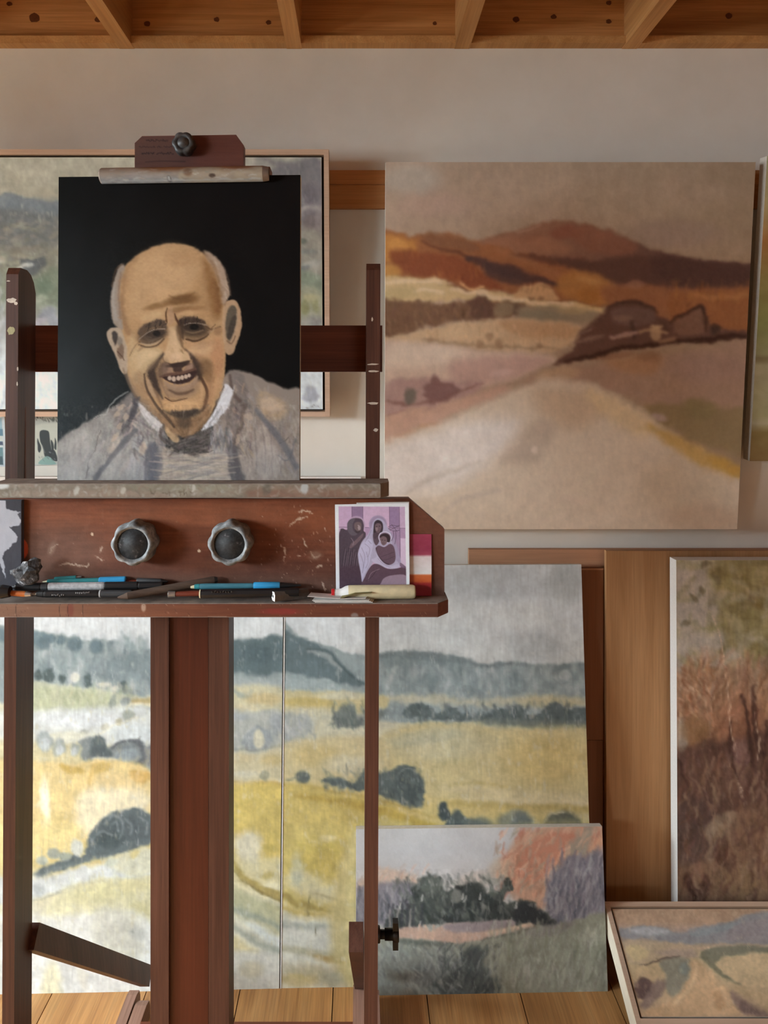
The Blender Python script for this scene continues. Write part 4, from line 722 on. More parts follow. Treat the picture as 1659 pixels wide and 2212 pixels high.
        for x, y, rx, ry, k in ((255, 1788, 34, 30, (80, 89, 95)), (295, 1790, 26, 26, (86, 94, 100)), (240, 1812, 30, 18, (74, 84, 89))): c.ell(x, y, rx, ry, k, 0, .7, .8, wob=4)
        for q in ([(225, 1775), (240, 1760), (262, 1764), (268, 1790), (258, 1810)], [(270, 1764), (285, 1776), (282, 1800)], [(300, 1760), (318, 1772), (318, 1796)], [(210, 1800), (222, 1790), (240, 1800)], [(240, 1775), (252, 1772), (256, 1790)]): c.line(q, [3, 5, 5, 4, 3][:len(q)], (142, 148, 150), 2, .6)
        c.ell(115, 1838, 15, 14, (146, 150, 142), 0, .5, .9, wob=3); c.ell(90, 1856, 12, 11, (166, 170, 158), 0, .5, .9, wob=3); c.ell(140, 1846, 14, 10, (150, 156, 144), 0, .5, .9, wob=3); c.ell(165, 1826, 13, 18, (196, 198, 194), 0, .5, .85, wob=3); c.ell(305, 1862, 9, 9, (134, 138, 130), 0, .5, .9, wob=3)
        c.line([(80, 1888), (140, 1868), (200, 1852), (240, 1846)], [6, 8, 8, 5], (112, 122, 122), 4, .7, wob=4)
        # pale slope below the hedge
        c.poly([(-60, 1890), (90, 1892), (170, 1872), (260, 1852), (332, 1840), (332, 1890), (200, 1900), (100, 1930), (-60, 1960)], (204, 206, 202), 7, .95, wob=5); c.poly([(232, 1852), (262, 1842), (330, 1832), (332, 1880), (280, 1886), (240, 1872)], (208, 204, 172), 5, .85, wob=4); c.ell(240, 1860, 14, 12, (186, 190, 172), 0, .7, .8); c.ell(292, 1842, 10, 8, (200, 188, 118), -40, .7, .8)
        c.ell(82, 1918, 12, 14, (172, 178, 176), 0, .8, .7); c.line([(70, 1942), (110, 1930), (170, 1910), (230, 1900)], [3, 4, 4, 4], (166, 164, 140), 2, .8, wob=3); c.line([(110, 1926), (160, 1910)], 2, (150, 148, 124), 1.5, .7)
        c.poly([(140, 1915), (230, 1900), (332, 1895), (332, 1990), (250, 1980), (150, 1975), (80, 1990)], (208, 203, 160), 9, .9, wob=5); c.ell(230, 1925, 80, 22, (202, 198, 144), -8, .9, .7); c.ell(300, 1965, 26, 22, (192, 186, 132), 0, .9, .8); c.ell(290, 1910, 40, 14, (214, 206, 150), 0, .9, .7)
        c.poly([(-60, 1990), (160, 1975), (260, 1965), (332, 2000), (332, 2150), (-60, 2150)], (212, 210, 202), 12, .85); c.poly([(215, 1965), (300, 1970), (300, 2080), (240, 2080), (200, 2020)], (196, 192, 172), 14, .75, tex=.4, ts=(8, 40)); c.ell(300, 2018, 18, 16, (176, 176, 166), 30, .8, .75, wob=4); c.ell(288, 2013, 3, 3, (110, 110, 104), 0, .6, .8); c.line([(230, 1955), (231, 2000), (230, 2032)], 2, (172, 172, 160), 1.6, .7)
        c.ell(110, 2130, 22, 50, (224, 216, 170), 4, .8, .75); c.line([(114, 2075), (108, 2120), (104, 2150)], 2, (164, 160, 130), 1.4, .7); c.ell(178, 2110, 10, 30, (204, 196, 176), -10, .9, .6)
        c.brush((70, 1870, 326, 2140), 260, 40, 9, 95, .35, 3, 6, 40)
        # strip right of the easel mast
        c.poly([(470, 1485), (612, 1480), (620, 1560), (470, 1560)], (200, 192, 152), 9, .95); c.line([(490, 1478), (530, 1500), (545, 1490)], [8, 10, 5], (140, 150, 148), 5, .7, wob=4); c.ell(570, 1505, 40, 12, (196, 176, 116), 0, .9, .7); c.ell(520, 1525, 40, 8, (200, 188, 148), 0, .9, .7)
        c.poly([(480, 1535), (560, 1530), (615, 1540), (615, 1612), (560, 1622), (480, 1620)], (168, 170, 164), 6, .85, wob=5); c.poly([(530, 1590), (545, 1568), (562, 1562), (585, 1578), (590, 1604), (560, 1615), (530, 1610)], (146, 150, 150), 4, .9, wob=3); c.ell(559, 1592, 11, 22, (200, 192, 160), 0, .5, .85); c.ell(600, 1560, 16, 24, (150, 154, 156), 0, .8, .7); c.ell(510, 1545, 30, 8, (158, 162, 164), 0, .8, .7); c.ell(497, 1600, 8, 10, (120, 124, 124), 0, .7, .8); c.line([(495, 1612), (540, 1616), (605, 1610)], 4, (122, 124, 120), 2.5, .7)
        c.poly([(480, 1625), (560, 1622), (615, 1614), (615, 1692), (480, 1692)], (199, 188, 148), 8, .9); c.ell(590, 1640, 26, 14, (186, 168, 108), 0, .9, .7); c.ell(520, 1635, 30, 10, (188, 174, 130), 0, .9, .7); c.ell(573, 1672, 11, 11, (150, 146, 120), 0, .5, .95, wob=2); c.ell(530, 1668, 30, 8, (206, 200, 176), 0, .9, .7)
        c.poly([(480, 1684), (615, 1688), (615, 1702), (480, 1698)], (184, 158, 76), 4, .85); c.ell(530, 1700, 26, 20, (208, 200, 172), 0, .9, .6)
        c.poly([(480, 1705), (615, 1702), (615, 1850), (480, 1850)], (204, 184, 96), 8, .95); c.ell(570, 1770, 40, 40, (200, 182, 100), 0, .9, .6); c.poly([(515, 1800), (556, 1796), (568, 1830), (555, 1880), (520, 1860), (508, 1820)], (206, 198, 172), 10, .9); c.ell(490, 1820, 14, 40, (206, 196, 140), 0, .9, .7)
        c.poly([(480, 1840), (540, 1860), (615, 1850), (615, 1930), (560, 1910), (500, 1890)], (206, 196, 146), 9, .8); c.ell(585, 1830, 14, 10, (176, 160, 80), 0, .9, .8); c.ell(580, 1890, 16, 8, (176, 162, 92), 0, .9, .8); c.ell(590, 1915, 20, 8, (222, 214, 176), 10, .8, .7)
        c.line([(492, 1800), (500, 1850), (520, 1885), (560, 1915), (612, 1940)], [8, 12, 14, 18, 20], (164, 148, 78), 4, .9, wob=2); c.line([(494, 1870), (530, 1905), (570, 1930), (612, 1950)], [3, 4, 5, 5], (120, 106, 54), 2, .7); c.line([(492, 1902), (540, 1925), (600, 1948)], [4, 5, 4], (224, 214, 170), 2.5, .7); c.line([(575, 1955), (600, 1965), (612, 1970)], [6, 9, 8], (164, 146, 82), 4, .8)
        c.poly([(480, 1910), (540, 1935), (612, 1965), (612, 2020), (540, 1990), (480, 1960)], (176, 174, 132), 8, .85, wob=4); c.line([(485, 1950), (530, 1975), (590, 1995), (612, 2010)], [8, 12, 12, 12], (146, 150, 136), 6, .75); c.line([(540, 1998), (575, 2020), (612, 2050)], [10, 22, 26], (200, 202, 192), 7, .9)
        c.line([(486, 1985), (520, 2012), (560, 2040), (612, 2062)], [10, 14, 14, 14], (150, 152, 134), 6, .8); c.poly([(480, 2000), (520, 2030), (560, 2060), (500, 2070), (480, 2060)], (204, 192, 134), 8, .85); c.poly([(480, 2060), (560, 2060), (612, 2075), (612, 2150), (480, 2150)], (200, 194, 178), 9, .9); c.ell(545, 2095, 26, 16, (180, 168, 130), 0, .9, .6)
        c.brush((486, 1700, 612, 2140), 260, 34, 8, 30, .4, 2.6, 8, 40)
    c.smear(4, 22, 41); c.smear(1.6, 7, 47)
    c.brush((-40, 1380, 1290, 1620), 700, 18, 6, 85, .35, 1.8, 8, 30)
    c.weather(.12, 4, 26, (210, 208, 198), .32, 5 + panel); c.weather(.08, 9, 9, (196, 184, 132), .25, 19, (-100, 1480, 1300, 2150))
    ye = np.clip((c.C[..., 0] - c.C[..., 2] - 25) / 60, 0, 1); c.C[..., 1] -= 6 * ye; bl = np.clip((c.C[..., 2] - c.C[..., 0]) / 20, 0, 1); c.C[..., 2] -= 7 * bl
    c.tone(.9); c.mott(3, 3, (2.4, 2.4, 2.2), 51, 2)
    return c
def paint_hills0(): return paint_hills(0)
def paint_hills1(): return paint_hills(1)
def paint_moor():
    """framed landscape behind the easel, seen left and right of the portrait"""
    c = Canvas([(-95, 340), (694, 340), (698, 884), (-90, 884)], 3.1, seed=31)
    c.grad([(335, (170, 162, 142)), (420, (160, 150, 128)), (440, (130, 128, 122)), (500, (122, 114, 104)), (560, (130, 124, 106)), (640, (124, 126, 104)), (700, (150, 144, 136)), (790, (188, 188, 184)), (885, (205, 205, 202))])
    c.mott(40, 26, (9, 9, 9), 3)
    c.poly([(-100, 425), (0, 420), (40, 416), (70, 424), (126, 432), (240, 440), (240, 478), (-100, 470)], (112, 116, 118), 4, .95, wob=3); c.poly([(-100, 452), (40, 448), (130, 462), (240, 470), (240, 520), (-100, 520)], (104, 102, 98), 8, .8)
    c.dabs((-90, 465, 240, 570), 200, 22, 10, -10, [(142, 130, 112), (120, 112, 98), (100, 98, 96), (158, 146, 124)], .55, 3)
    c.poly([(55, 560), (85, 555), (105, 550), (112, 560), (98, 578), (80, 588), (60, 580)], (84, 84, 84), 4, .9, wob=4); c.line([(52, 576), (66, 568), (82, 566)], 6, (196, 190, 176), 3, .8); c.line([(-60, 560), (-10, 566), (20, 560)], 8, (180, 172, 154), 4, .7)
    c.poly([(80, 600), (126, 575), (240, 590), (240, 650), (100, 650)], (112, 116, 96), 9, .85, wob=5); c.ell(104, 612, 18, 20, (102, 112, 92), 0, .9, .8); c.ell(96, 640, 14, 8, (150, 148, 128), -30, .8, .7); c.ell(110, 672, 22, 12, (128, 126, 132), -30, .8, .8); c.ell(90, 692, 20, 8, (168, 156, 158), -20, .8, .8); c.ell(122, 690, 12, 14, (142, 140, 146), 0, .8, .7)
    c.dabs((-90, 590, 20, 880), 120, 40, 9, 100, [(186, 186, 182), (150, 150, 148), (204, 204, 200), (120, 122, 120)], .5, 3); c.line([(86, 870), (100, 830), (120, 806)], 3, (180, 180, 176), 2, .7); c.ell(100, 840, 40, 34, (206, 207, 206), 0, .9, .6)
    # right end: bruised sky over a small valley
    c.poly([(560, 338), (620, 350), (694, 342), (694, 470), (640, 470), (560, 400)], (112, 104, 104), 10, .95); c.poly([(520, 338), (560, 340), (600, 360), (560, 372), (500, 350)], (160, 150, 134), 9, .7)
    c.ell(668, 418, 22, 22, (100, 90, 92), 0, .9, .8); c.line([(650, 455), (668, 446), (690, 450)], 10, (160, 144, 136), 6, .8); c.ell(672, 478, 20, 22, (112, 96, 92), 0, .9, .85); c.ell(690, 470, 10, 20, (134, 118, 112), 0, .9, .7)
    c.poly([(640, 500), (694, 500), (696, 600), (640, 600)], (142, 130, 114), 9, .9); c.ell(655, 517, 8, 6, (96, 98, 84), 0, .7, .9); c.ell(665, 540, 20, 7, (118, 116, 106), 0, .9, .8); c.ell(672, 566, 22, 8, (156, 148, 134), -10, .8, .8); c.ell(660, 575, 12, 6, (110, 108, 104), -20, .8, .8)
    c.poly([(640, 576), (670, 584), (694, 592), (696, 622), (660, 612), (640, 604)], (118, 122, 100), 6, .9); c.poly([(640, 625), (694, 622), (697, 700), (640, 700)], (146, 138, 112), 8, .9); c.ell(672, 640, 18, 10, (164, 152, 110), 0, .9, .8); c.ell(660, 660, 10, 14, (128, 122, 78), 0, .9, .8); c.ell(684, 656, 8, 12, (134, 126, 84), 0, .9, .7)
    c.ell(682, 690, 18, 14, (124, 116, 110), 0, .9, .8); c.ell(658, 695, 14, 12, (150, 142, 130), 0, .9, .7)
    c.poly([(640, 800), (696, 800), (697, 884), (640, 884)], (192, 188, 182), 8, .9); c.poly([(656, 845), (668, 832), (688, 846), (684, 862), (670, 868), (658, 860)], (140, 136, 140), 4, .85, wob=4); c.scribble(662, 878, 26, 8, 9, (90, 82, 84), 1.4, .85)
    c.smear(4, 16, 6); c.brush((-90, 340, 696, 884), 900, 22, 6, -10, .4, 2, 9, 50); c.weather(.13, 6, 12, (184, 176, 160), .3, 3); c.tone(.9); c.mott(3, 3, (2, 2, 2), 9, 2)
    return c

def paint_autumn():
    c = Canvas([(767, 1792), (1299, 1784), (1313, 2141), (769, 2152)], 2.2, seed=41)
    c.grad([(1785, (164, 160, 157)), (1840, (162, 158, 156)), (1930, (164, 154, 146)), (2030, (140, 136, 122)), (2150, (112, 110, 98))]); c.mott(40, 30, (5, 5, 5), 2)
    # glowing orange foliage
    c.poly([(1072, 1900), (1085, 1860), (1110, 1820), (1140, 1790), (1300, 1780), (1310, 1900), (1240, 1930), (1180, 1960), (1120, 1950)], (172, 124, 96), 9, .95, wob=9); c.poly([(1110, 1880), (1120, 1840), (1150, 1815), (1180, 1800), (1240, 1795), (1230, 1830), (1190, 1870), (1150, 1910)], (176, 108, 82), 9, .9, wob=6)
    c.poly([(1240, 1860), (1225, 1830), (1250, 1795), (1285, 1785), (1270, 1830), (1262, 1870)], (132, 122, 104), 8, .85, wob=6); c.ell(1288, 1830, 12, 26, (184, 130, 96), 15, .7, .9, wob=4); c.ell(1080, 1880, 24, 26, (164, 142, 116), 0, .9, .7)
    c.dabs((1070, 1790, 1305, 1950), 300, 26, 8, 115, [(190, 130, 98), (166, 98, 74), (198, 150, 120), (150, 116, 92), (140, 128, 108)], .55, 1.8, 8, 28)
    c.poly([(770, 1910), (800, 1890), (830, 1876), (880, 1885), (920, 1905), (900, 1930), (770, 1940)], (172, 140, 116), 9, .85, wob=6); c.dabs((772, 1875, 930, 1930), 70, 24, 4, 125, [(182, 134, 108), (170, 150, 134), (150, 124, 112)], .5, 1.4)
    c.ell(1020, 1905, 40, 20, (176, 152, 132), -20, .9, .5)
    # violet trees, left and right
    c.poly([(765, 1930), (800, 1915), (850, 1905), (900, 1915), (920, 1950), (900, 1990), (765, 2000)], (108, 102, 108), 8, .95, wob=6); c.ell(845, 1930, 40, 20, (122, 114, 118), 0, .9, .7)
    c.poly([(1180, 1945), (1195, 1890), (1225, 1850), (1260, 1850), (1300, 1840), (1316, 1980), (1250, 2000), (1190, 1990)], (110, 104, 112), 7, .95, wob=8); c.dabs((1180, 1850, 1312, 2010), 260, 44, 7, 98, [(92, 88, 98), (128, 122, 128), (74, 74, 84), (140, 134, 138), (104, 96, 106)], .6, 1.6, 8, 14)
    c.dabs((768, 1920, 900, 2000), 160, 32, 6, 85, [(84, 80, 88), (124, 118, 122), (66, 66, 70), (140, 130, 130)], .6, 1.6, 8, 14)
    # dark copse
    c.poly([(830, 2000), (850, 1970), (880, 1960), (895, 1905), (925, 1888), (950, 1896), (962, 1925), (985, 1920), (1000, 1910), (1020, 1905), (1045, 1915), (1055, 1930), (1080, 1915), (1100, 1900), (1104, 1920), (1090, 1950), (1130, 1945), (1150, 1950), (1180, 1975), (1200, 1998), (1100, 2000), (1000, 1992), (900, 2000)], (66, 70, 64), 4, 1, wob=8, ws=12)
    c.poly([(930, 1990), (980, 1950), (1040, 1930), (1080, 1950), (1110, 1980), (1070, 1998), (990, 1995)], (48, 52, 50), 9, .85); c.poly([(1110, 1990), (1120, 1950), (1150, 1952), (1185, 1985), (1200, 2000)], (44, 46, 48), 6, .85, wob=4)
    c.dabs((850, 1895, 1100, 1995), 260, 22, 8, 70, [(86, 90, 80), (58, 62, 58), (100, 102, 92), (46, 50, 48), (112, 112, 104)], .5, 1.8, 8, 40); c.ell(1020, 1925, 26, 18, (52, 55, 52), 0, .8, .8, wob=4); c.ell(990, 1918, 9, 6, (44, 46, 44), 0, .6, .9); c.ell(985, 1936, 12, 14, (118, 116, 106), 0, .6, .7); c.ell(1095, 1905, 8, 10, (54, 58, 52), 0, .6, .9); c.ell(930, 1912, 22, 18, (90, 94, 84), 0, .8, .6)
    for x, y in ((912, 1940), (1000, 1936), (1005, 1942), (1038, 1936), (865, 1958), (1115, 1955), (908, 1996)): c.line([(x, y - 6), (x - 3, y + 6)], [3, 5], (160, 154, 144), 1.2, .8)
    for x in (838, 848, 868, 880, 893, 912): c.line([(x, 1955), (x - 2, 2010)], 5, (58, 58, 62), 2, .7)
    for x in (842, 858, 886): c.line([(x, 1965), (x - 2, 2010)], 4, (136, 122, 116), 1.6, .7)
    # pink ground with path
    c.poly([(815, 2014), (900, 2002), (930, 2012), (960, 1998), (1000, 1994), (1100, 1988), (1110, 2000), (1148, 1994), (1140, 2006), (1060, 2026), (980, 2040), (930, 2032), (815, 2026)], (168, 130, 108), 4, .95, wob=3); c.poly([(960, 1998), (1040, 1990), (1105, 1988), (1105, 2000), (1030, 2014), (970, 2012)], (128, 112, 112), 4, .9); c.ell(830, 2018, 24, 9, (178, 150, 122), 0, .8, .8); c.line([(1050, 2018), (1110, 2004), (1146, 1996)], [5, 7, 6], (182, 150, 120), 2.5, .85)
    for x in (906, 920, 936): c.line([(x, 2000), (x - 2, 2030)], [6, 8], (176, 138, 112), 2, .8)
    # meadow
    c.poly([(760, 2034), (860, 2026), (960, 2038), (1000, 2036), (1080, 2024), (1160, 2004), (1230, 1990), (1320, 1980), (1320, 2160), (760, 2160)], (120, 118, 100), 5, 1, wob=4); c.poly([(860, 2030), (970, 2036), (960, 2044), (870, 2040)], (84, 86, 76), 4, .85); c.line([(1040, 2030), (1100, 2018), (1160, 2002)], [5, 6, 5], (86, 86, 74), 3, .8); c.poly([(1150, 2005), (1240, 1990), (1200, 2020), (1140, 2022)], (112, 102, 100), 6, .7)
    c.poly([(816, 2050), (900, 2050), (980, 2060), (960, 2150), (816, 2150)], (122, 124, 114), 16, .8); c.poly([(930, 2150), (950, 2110), (1000, 2060), (1020, 2045), (1045, 2050), (1050, 2090), (1080, 2120), (1070, 2150)], (66, 70, 68), 10, .9, wob=9); c.ell(920, 2105, 30, 24, (86, 88, 86), 0, .9, .7); c.ell(955, 2080, 12, 14, (70, 74, 72), 0, .8, .8, wob=4)
    c.dabs((816, 2040, 1000, 2148), 190, 24, 6, 70, [(140, 142, 132), (112, 116, 108), (96, 100, 96), (152, 152, 142)], .5, 1.8, 8, 40); c.dabs((950, 2040, 1080, 2148), 140, 26, 5, 115, [(54, 58, 58), (84, 88, 84), (112, 114, 108), (72, 76, 74)], .55, 1.4, 8, 25)
    c.dabs((1060, 2000, 1312, 2142), 380, 40, 6, 98, [(132, 130, 110), (112, 112, 92), (146, 142, 124), (100, 100, 84), (124, 120, 104)], .5, 1.6, 8, 16); c.dabs((1100, 2090, 1312, 2142), 80, 22, 6, 95, [(146, 138, 124), (128, 122, 108)], .4, 1.8)
    c.smear(2.5, 10, 6); c.brush((768, 1790, 1312, 2150), 900, 16, 4.5, 90, .4, 1.3, 10, 40); c.weather(.12, 5, 14, (168, 162, 152), .3, 3, (768, 1880, 1312, 2150)); c.tone(.72, (1, 1, 1), 1.03, 120); c.mott(2.5, 2.5, (3, 3, 3), 9, 2)
    return c

def paint_reeds():
    c = Canvas([(1459, 1209), (1960, 1209), (1960, 2086), (1457, 2086)], 3.0, seed=51)
    c.grad([(1205, (136, 122, 94)), (1350, (140, 124, 96)), (1450, (142, 108, 78)), (1600, (118, 76, 50)), (1700, (86, 58, 44)), (1800, (98, 66, 46)), (1900, (104, 74, 50)), (2086, (88, 60, 42))]); c.mott(50, 60, (12, 10, 8), 2); c.mott(16, 24, (7, 6, 5), 5)
    c.poly([(1455, 1205), (1520, 1205), (1540, 1260), (1560, 1330), (1580, 1420), (1540, 1430), (1500, 1400), (1455, 1440)], (146, 132, 116), 14, .9, wob=8); c.poly([(1545, 1215), (1660, 1205), (1960, 1205), (1960, 1480), (1660, 1420), (1620, 1420), (1570, 1390), (1550, 1310)], (122, 106, 60), 14, .85, wob=9)
    c.ell(1610, 1260, 50, 34, (140, 124, 78), -20, .9, .7); c.ell(1640, 1300, 36, 14, (100, 80, 38), 25, .9, .8); c.ell(1630, 1390, 40, 12, (110, 94, 52), 0, .9, .7); c.ell(1620, 1370, 34, 10, (146, 130, 96), -10, .9, .7); c.ell(1550, 1240, 12, 14, (108, 90, 50), -30, .8, .8)
    c.dabs((1458, 1205, 1800, 1430), 150, 60, 20, 40, [(150, 134, 96), (112, 98, 54), (132, 116, 74), (158, 146, 124), (104, 88, 46)], .45, 5, 8, 90)
    for x, y, a in ((1482, 1345, -30), (1515, 1276, 70), (1525, 1218, -20), (1495, 1290, 50), (1545, 1250, 60)): c.ell(x, y, 12, 6, (94, 82, 56), a, .8, .75, wob=3)
    c.ell(1500, 1380, 40, 26, (156, 140, 124), 20, .9, .7); c.ell(1535, 1420, 30, 16, (164, 134, 110), 0, .9, .6)
    c.dabs((1458, 1420, 1700, 1600), 300, 56, 8, 100, [(150, 100, 66), (122, 78, 48), (166, 120, 86), (104, 64, 40), (140, 110, 84)], .5, 2, 10, 26); c.dabs((1458, 1440, 1540, 1560), 60, 26, 6, 60, [(176, 136, 102), (112, 64, 36), (158, 104, 66)], .6, 1.5, 10, 30)
    c.ell(1470, 1590, 12, 40, (150, 136, 116), 0, .8, .7); c.ell(1600, 1560, 50, 60, (126, 74, 48), 0, .9, .6); c.ell(1500, 1580, 30, 30, (120, 80, 44), 0, .9, .7)
    c.poly([(1455, 1640), (1520, 1600), (1600, 1590), (1700, 1560), (1960, 1560), (1960, 1800), (1600, 1760), (1500, 1780), (1455, 1740)], (78, 50, 38), 16, .85, wob=10); c.ell(1590, 1650, 26, 50, (122, 84, 72), 10, .9, .75); c.ell(1560, 1690, 40, 40, (92, 62, 44), 0, .9, .6)
    for q in ([(1462, 1640), (1480, 1690), (1500, 1760)], [(1600, 1500), (1620, 1600), (1630, 1680)], [(1625, 1480), (1630, 1560), (1645, 1640)], [(1655, 1560), (1650, 1660), (1655, 1760)], [(1580, 1560), (1575, 1620), (1590, 1700)]): c.line(q, [6, 12, 6], (58, 34, 25), 4, .8, wob=3)
    for q in ([(1562, 1440), (1570, 1500), (1578, 1570), (1590, 1640)], [(1630, 1540), (1640, 1600), (1636, 1640)], [(1572, 1655), (1590, 1690), (1602, 1725)], [(1540, 1330), (1552, 1370), (1566, 1440)]): c.line(q, [1.5, 2, 2.4, 1.5][:len(q)], (190, 156, 122), 1, .7)
    c.poly([(1455, 1740), (1520, 1730), (1560, 1760), (1550, 1830), (1500, 1860), (1455, 1850)], (70, 50, 42), 14, .8, wob=8); c.poly([(1520, 1790), (1540, 1765), (1580, 1750), (1590, 1780), (1550, 1810), (1530, 1830)], (128, 104, 78), 6, .85, wob=5); c.ell(1530, 1840, 8, 26, (138, 112, 86), 8, .8, .7); c.poly([(1545, 1850), (1556, 1826), (1570, 1850), (1570, 1872), (1550, 1870)], (62, 36, 24), 4, .9)
    c.poly([(1470, 1900), (1482, 1886), (1500, 1920), (1512, 1890), (1525, 1895), (1526, 1925), (1490, 1960), (1480, 1930)], (52, 28, 18), 5, .9, wob=4); c.line([(1488, 1890), (1500, 1910), (1512, 1925)], 6, (140, 108, 80), 3, .7); c.poly([(1580, 1760), (1660, 1740), (1960, 1740), (1960, 1960), (1600, 1950)], (110, 76, 52), 14, .8); c.ell(1600, 1910, 50, 40, (122, 92, 58), 0, .9, .7)
    c.dabs((1458, 1640, 1700, 1950), 380, 50, 8, 95, [(96, 60, 42), (120, 84, 58), (74, 46, 34), (136, 104, 76), (88, 58, 46)], .45, 2, 10, 30)
    c.smear(6, 22, 6); c.brush((1458, 1209, 1700, 1960), 900, 26, 6, 100, .4, 1.8, 12, 50); c.weather(.2, 6, 26, (166, 134, 108), .2, 3); c.tone(.8, (.97, .93, .93)); c.mott(3, 3, (3, 2.5, 2.5), 9, 2)
    return c

def paint_lane():
    c = Canvas([(1322, 1961), (1861, 1961), (1987, 2190), (1389, 2190)], 2.4, seed=61)
    Z = lambda pts: [(1240 + x / 3.96, 1900 + y / 3.96) for x, y in pts]
    c.grad([(1960, (146, 116, 92)), (1990, (150, 120, 96)), (2010, (136, 116, 104)), (2030, (140, 120, 102)), (2060, (160, 138, 104)), (2120, (158, 132, 100)), (2190, (150, 122, 96))]); c.mott(30, 16, (6, 6, 5), 2)
    def P(p, *a, **k): c.poly(Z(p), *a, **k)
    P([(390, 420), (560, 390), (760, 400), (900, 440), (1060, 390), (1300, 360), (1450, 300), (1659, 265), (2600, 240), (2600, 520), (1300, 530), (1000, 540), (700, 500), (420, 490)], (118, 114, 114), 4, .95, wob=2); P([(480, 430), (620, 395), (760, 410), (820, 440), (640, 470)], (150, 146, 144), 5, .8); P([(1320, 440), (1500, 340), (2600, 250), (2600, 500), (1400, 520)], (122, 110, 108), 6, .8); P([(1000, 440), (1300, 370), (1420, 350), (1300, 420), (1060, 480)], (118, 122, 122), 4, .7)
    P([(420, 520), (760, 520), (1000, 560), (1080, 660), (900, 640), (700, 680), (480, 700)], (152, 130, 104), 5, .9); P([(450, 560), (600, 560), (640, 640), (520, 680)], (168, 146, 106), 5, .8); P([(700, 600), (1000, 580), (1020, 650), (800, 640)], (136, 116, 104), 5, .7)
    c.line(Z([(550, 715), (700, 690), (800, 655), (900, 650)]), [2, 5, 7, 5], (86, 70, 62), 1.6, .85, wob=1.5); P([(740, 690), (900, 650), (1000, 680), (1000, 780), (920, 920), (860, 980), (800, 930), (780, 780)], (112, 106, 92), 5, .9, wob=3); c.ell(*Z([(950, 740)])[0], 12, 14, (104, 108, 100), 30, .8, .7)
    P([(520, 900), (560, 840), (630, 820), (680, 860), (680, 940), (640, 1000), (560, 990)], (84, 64, 60), 4, .95, wob=3); P([(690, 860), (760, 840), (800, 880), (740, 990), (640, 1080), (570, 1060), (600, 1010)], (112, 92, 84), 5, .85, wob=3); P([(1080, 640), (1160, 580), (1400, 550), (1660, 560), (2600, 560), (2600, 600), (1480, 620), (1230, 680), (1180, 720)], (100, 96, 80), 4, .9, wob=3)
    c.line(Z([(1100, 620), (1150, 690), (1250, 780), (1350, 840), (1430, 880)]), [9, 12, 10, 8, 3], (100, 94, 74), 3, .9, wob=2); P([(1230, 700), (1500, 620), (2600, 600), (2600, 900), (1660, 900), (1430, 880), (1300, 780)], (166, 140, 106), 5, .9)
    P([(990, 690), (1060, 680), (1160, 760), (1300, 900), (1420, 1000), (1400, 1130), (600, 1140), (820, 1030), (920, 930), (1000, 780)], (166, 132, 98), 6, .9, wob=3); c.line(Z([(1030, 690), (1050, 760), (1000, 900), (860, 1040)]), [4, 6, 8, 8], (184, 154, 118), 3, .7); c.line(Z([(1160, 780), (1260, 900), (1330, 1050)]), [5, 7, 8], (180, 148, 112), 4, .6); P([(1200, 960), (1260, 940), (1300, 1060), (1240, 1100)], (150, 112, 80), 5, .6)
    P([(1340, 940), (1450, 960), (1660, 1090), (1660, 1150), (1430, 1110)], (112, 90, 80), 5, .9, wob=2); P([(1440, 1000), (1540, 1050), (1600, 1120), (1440, 1100)], (92, 72, 66), 4, .8); P([(1350, 900), (1700, 940), (2600, 960), (2600, 1160), (1700, 1120)], (150, 124, 92), 7, .7); c.line(Z([(1060, 575), (1150, 570)]), 5, (170, 142, 116), 2, .8)
    c.smear(3.5, 10, 6); c.brush((1325, 1962, 1700, 2188), 600, 16, 4, 10, .4, 1.5, 10, 40); c.weather(.13, 5, 8, (180, 156, 126), .3, 3); c.tone(.9); c.mott(2.4, 2.4, (2.5, 2.4, 2), 9, 2)
    return c

def paint_coast():
    """sliver of a further canvas at the right edge"""
    c = Canvas([(1655, 336), (2075, 336), (2019, 997), (1617, 997)], 4.0, seed=71)
    c.grad([(335, (120, 108, 84)), (450, (124, 100, 70)), (520, (120, 78, 44)), (600, (104, 84, 50)), (700, (98, 88, 52)), (765, (104, 92, 66)), (775, (86, 70, 50)), (790, (120, 104, 82)), (900, (116, 102, 76)), (915, (124, 108, 88)), (935, (98, 76, 46)), (997, (96, 72, 46))]); c.mott(30, 20, (8, 8, 6), 2); c.brush((1610, 336, 2070, 997), 260, 40, 9, 10, .4, 3, 8, 40)
    return c

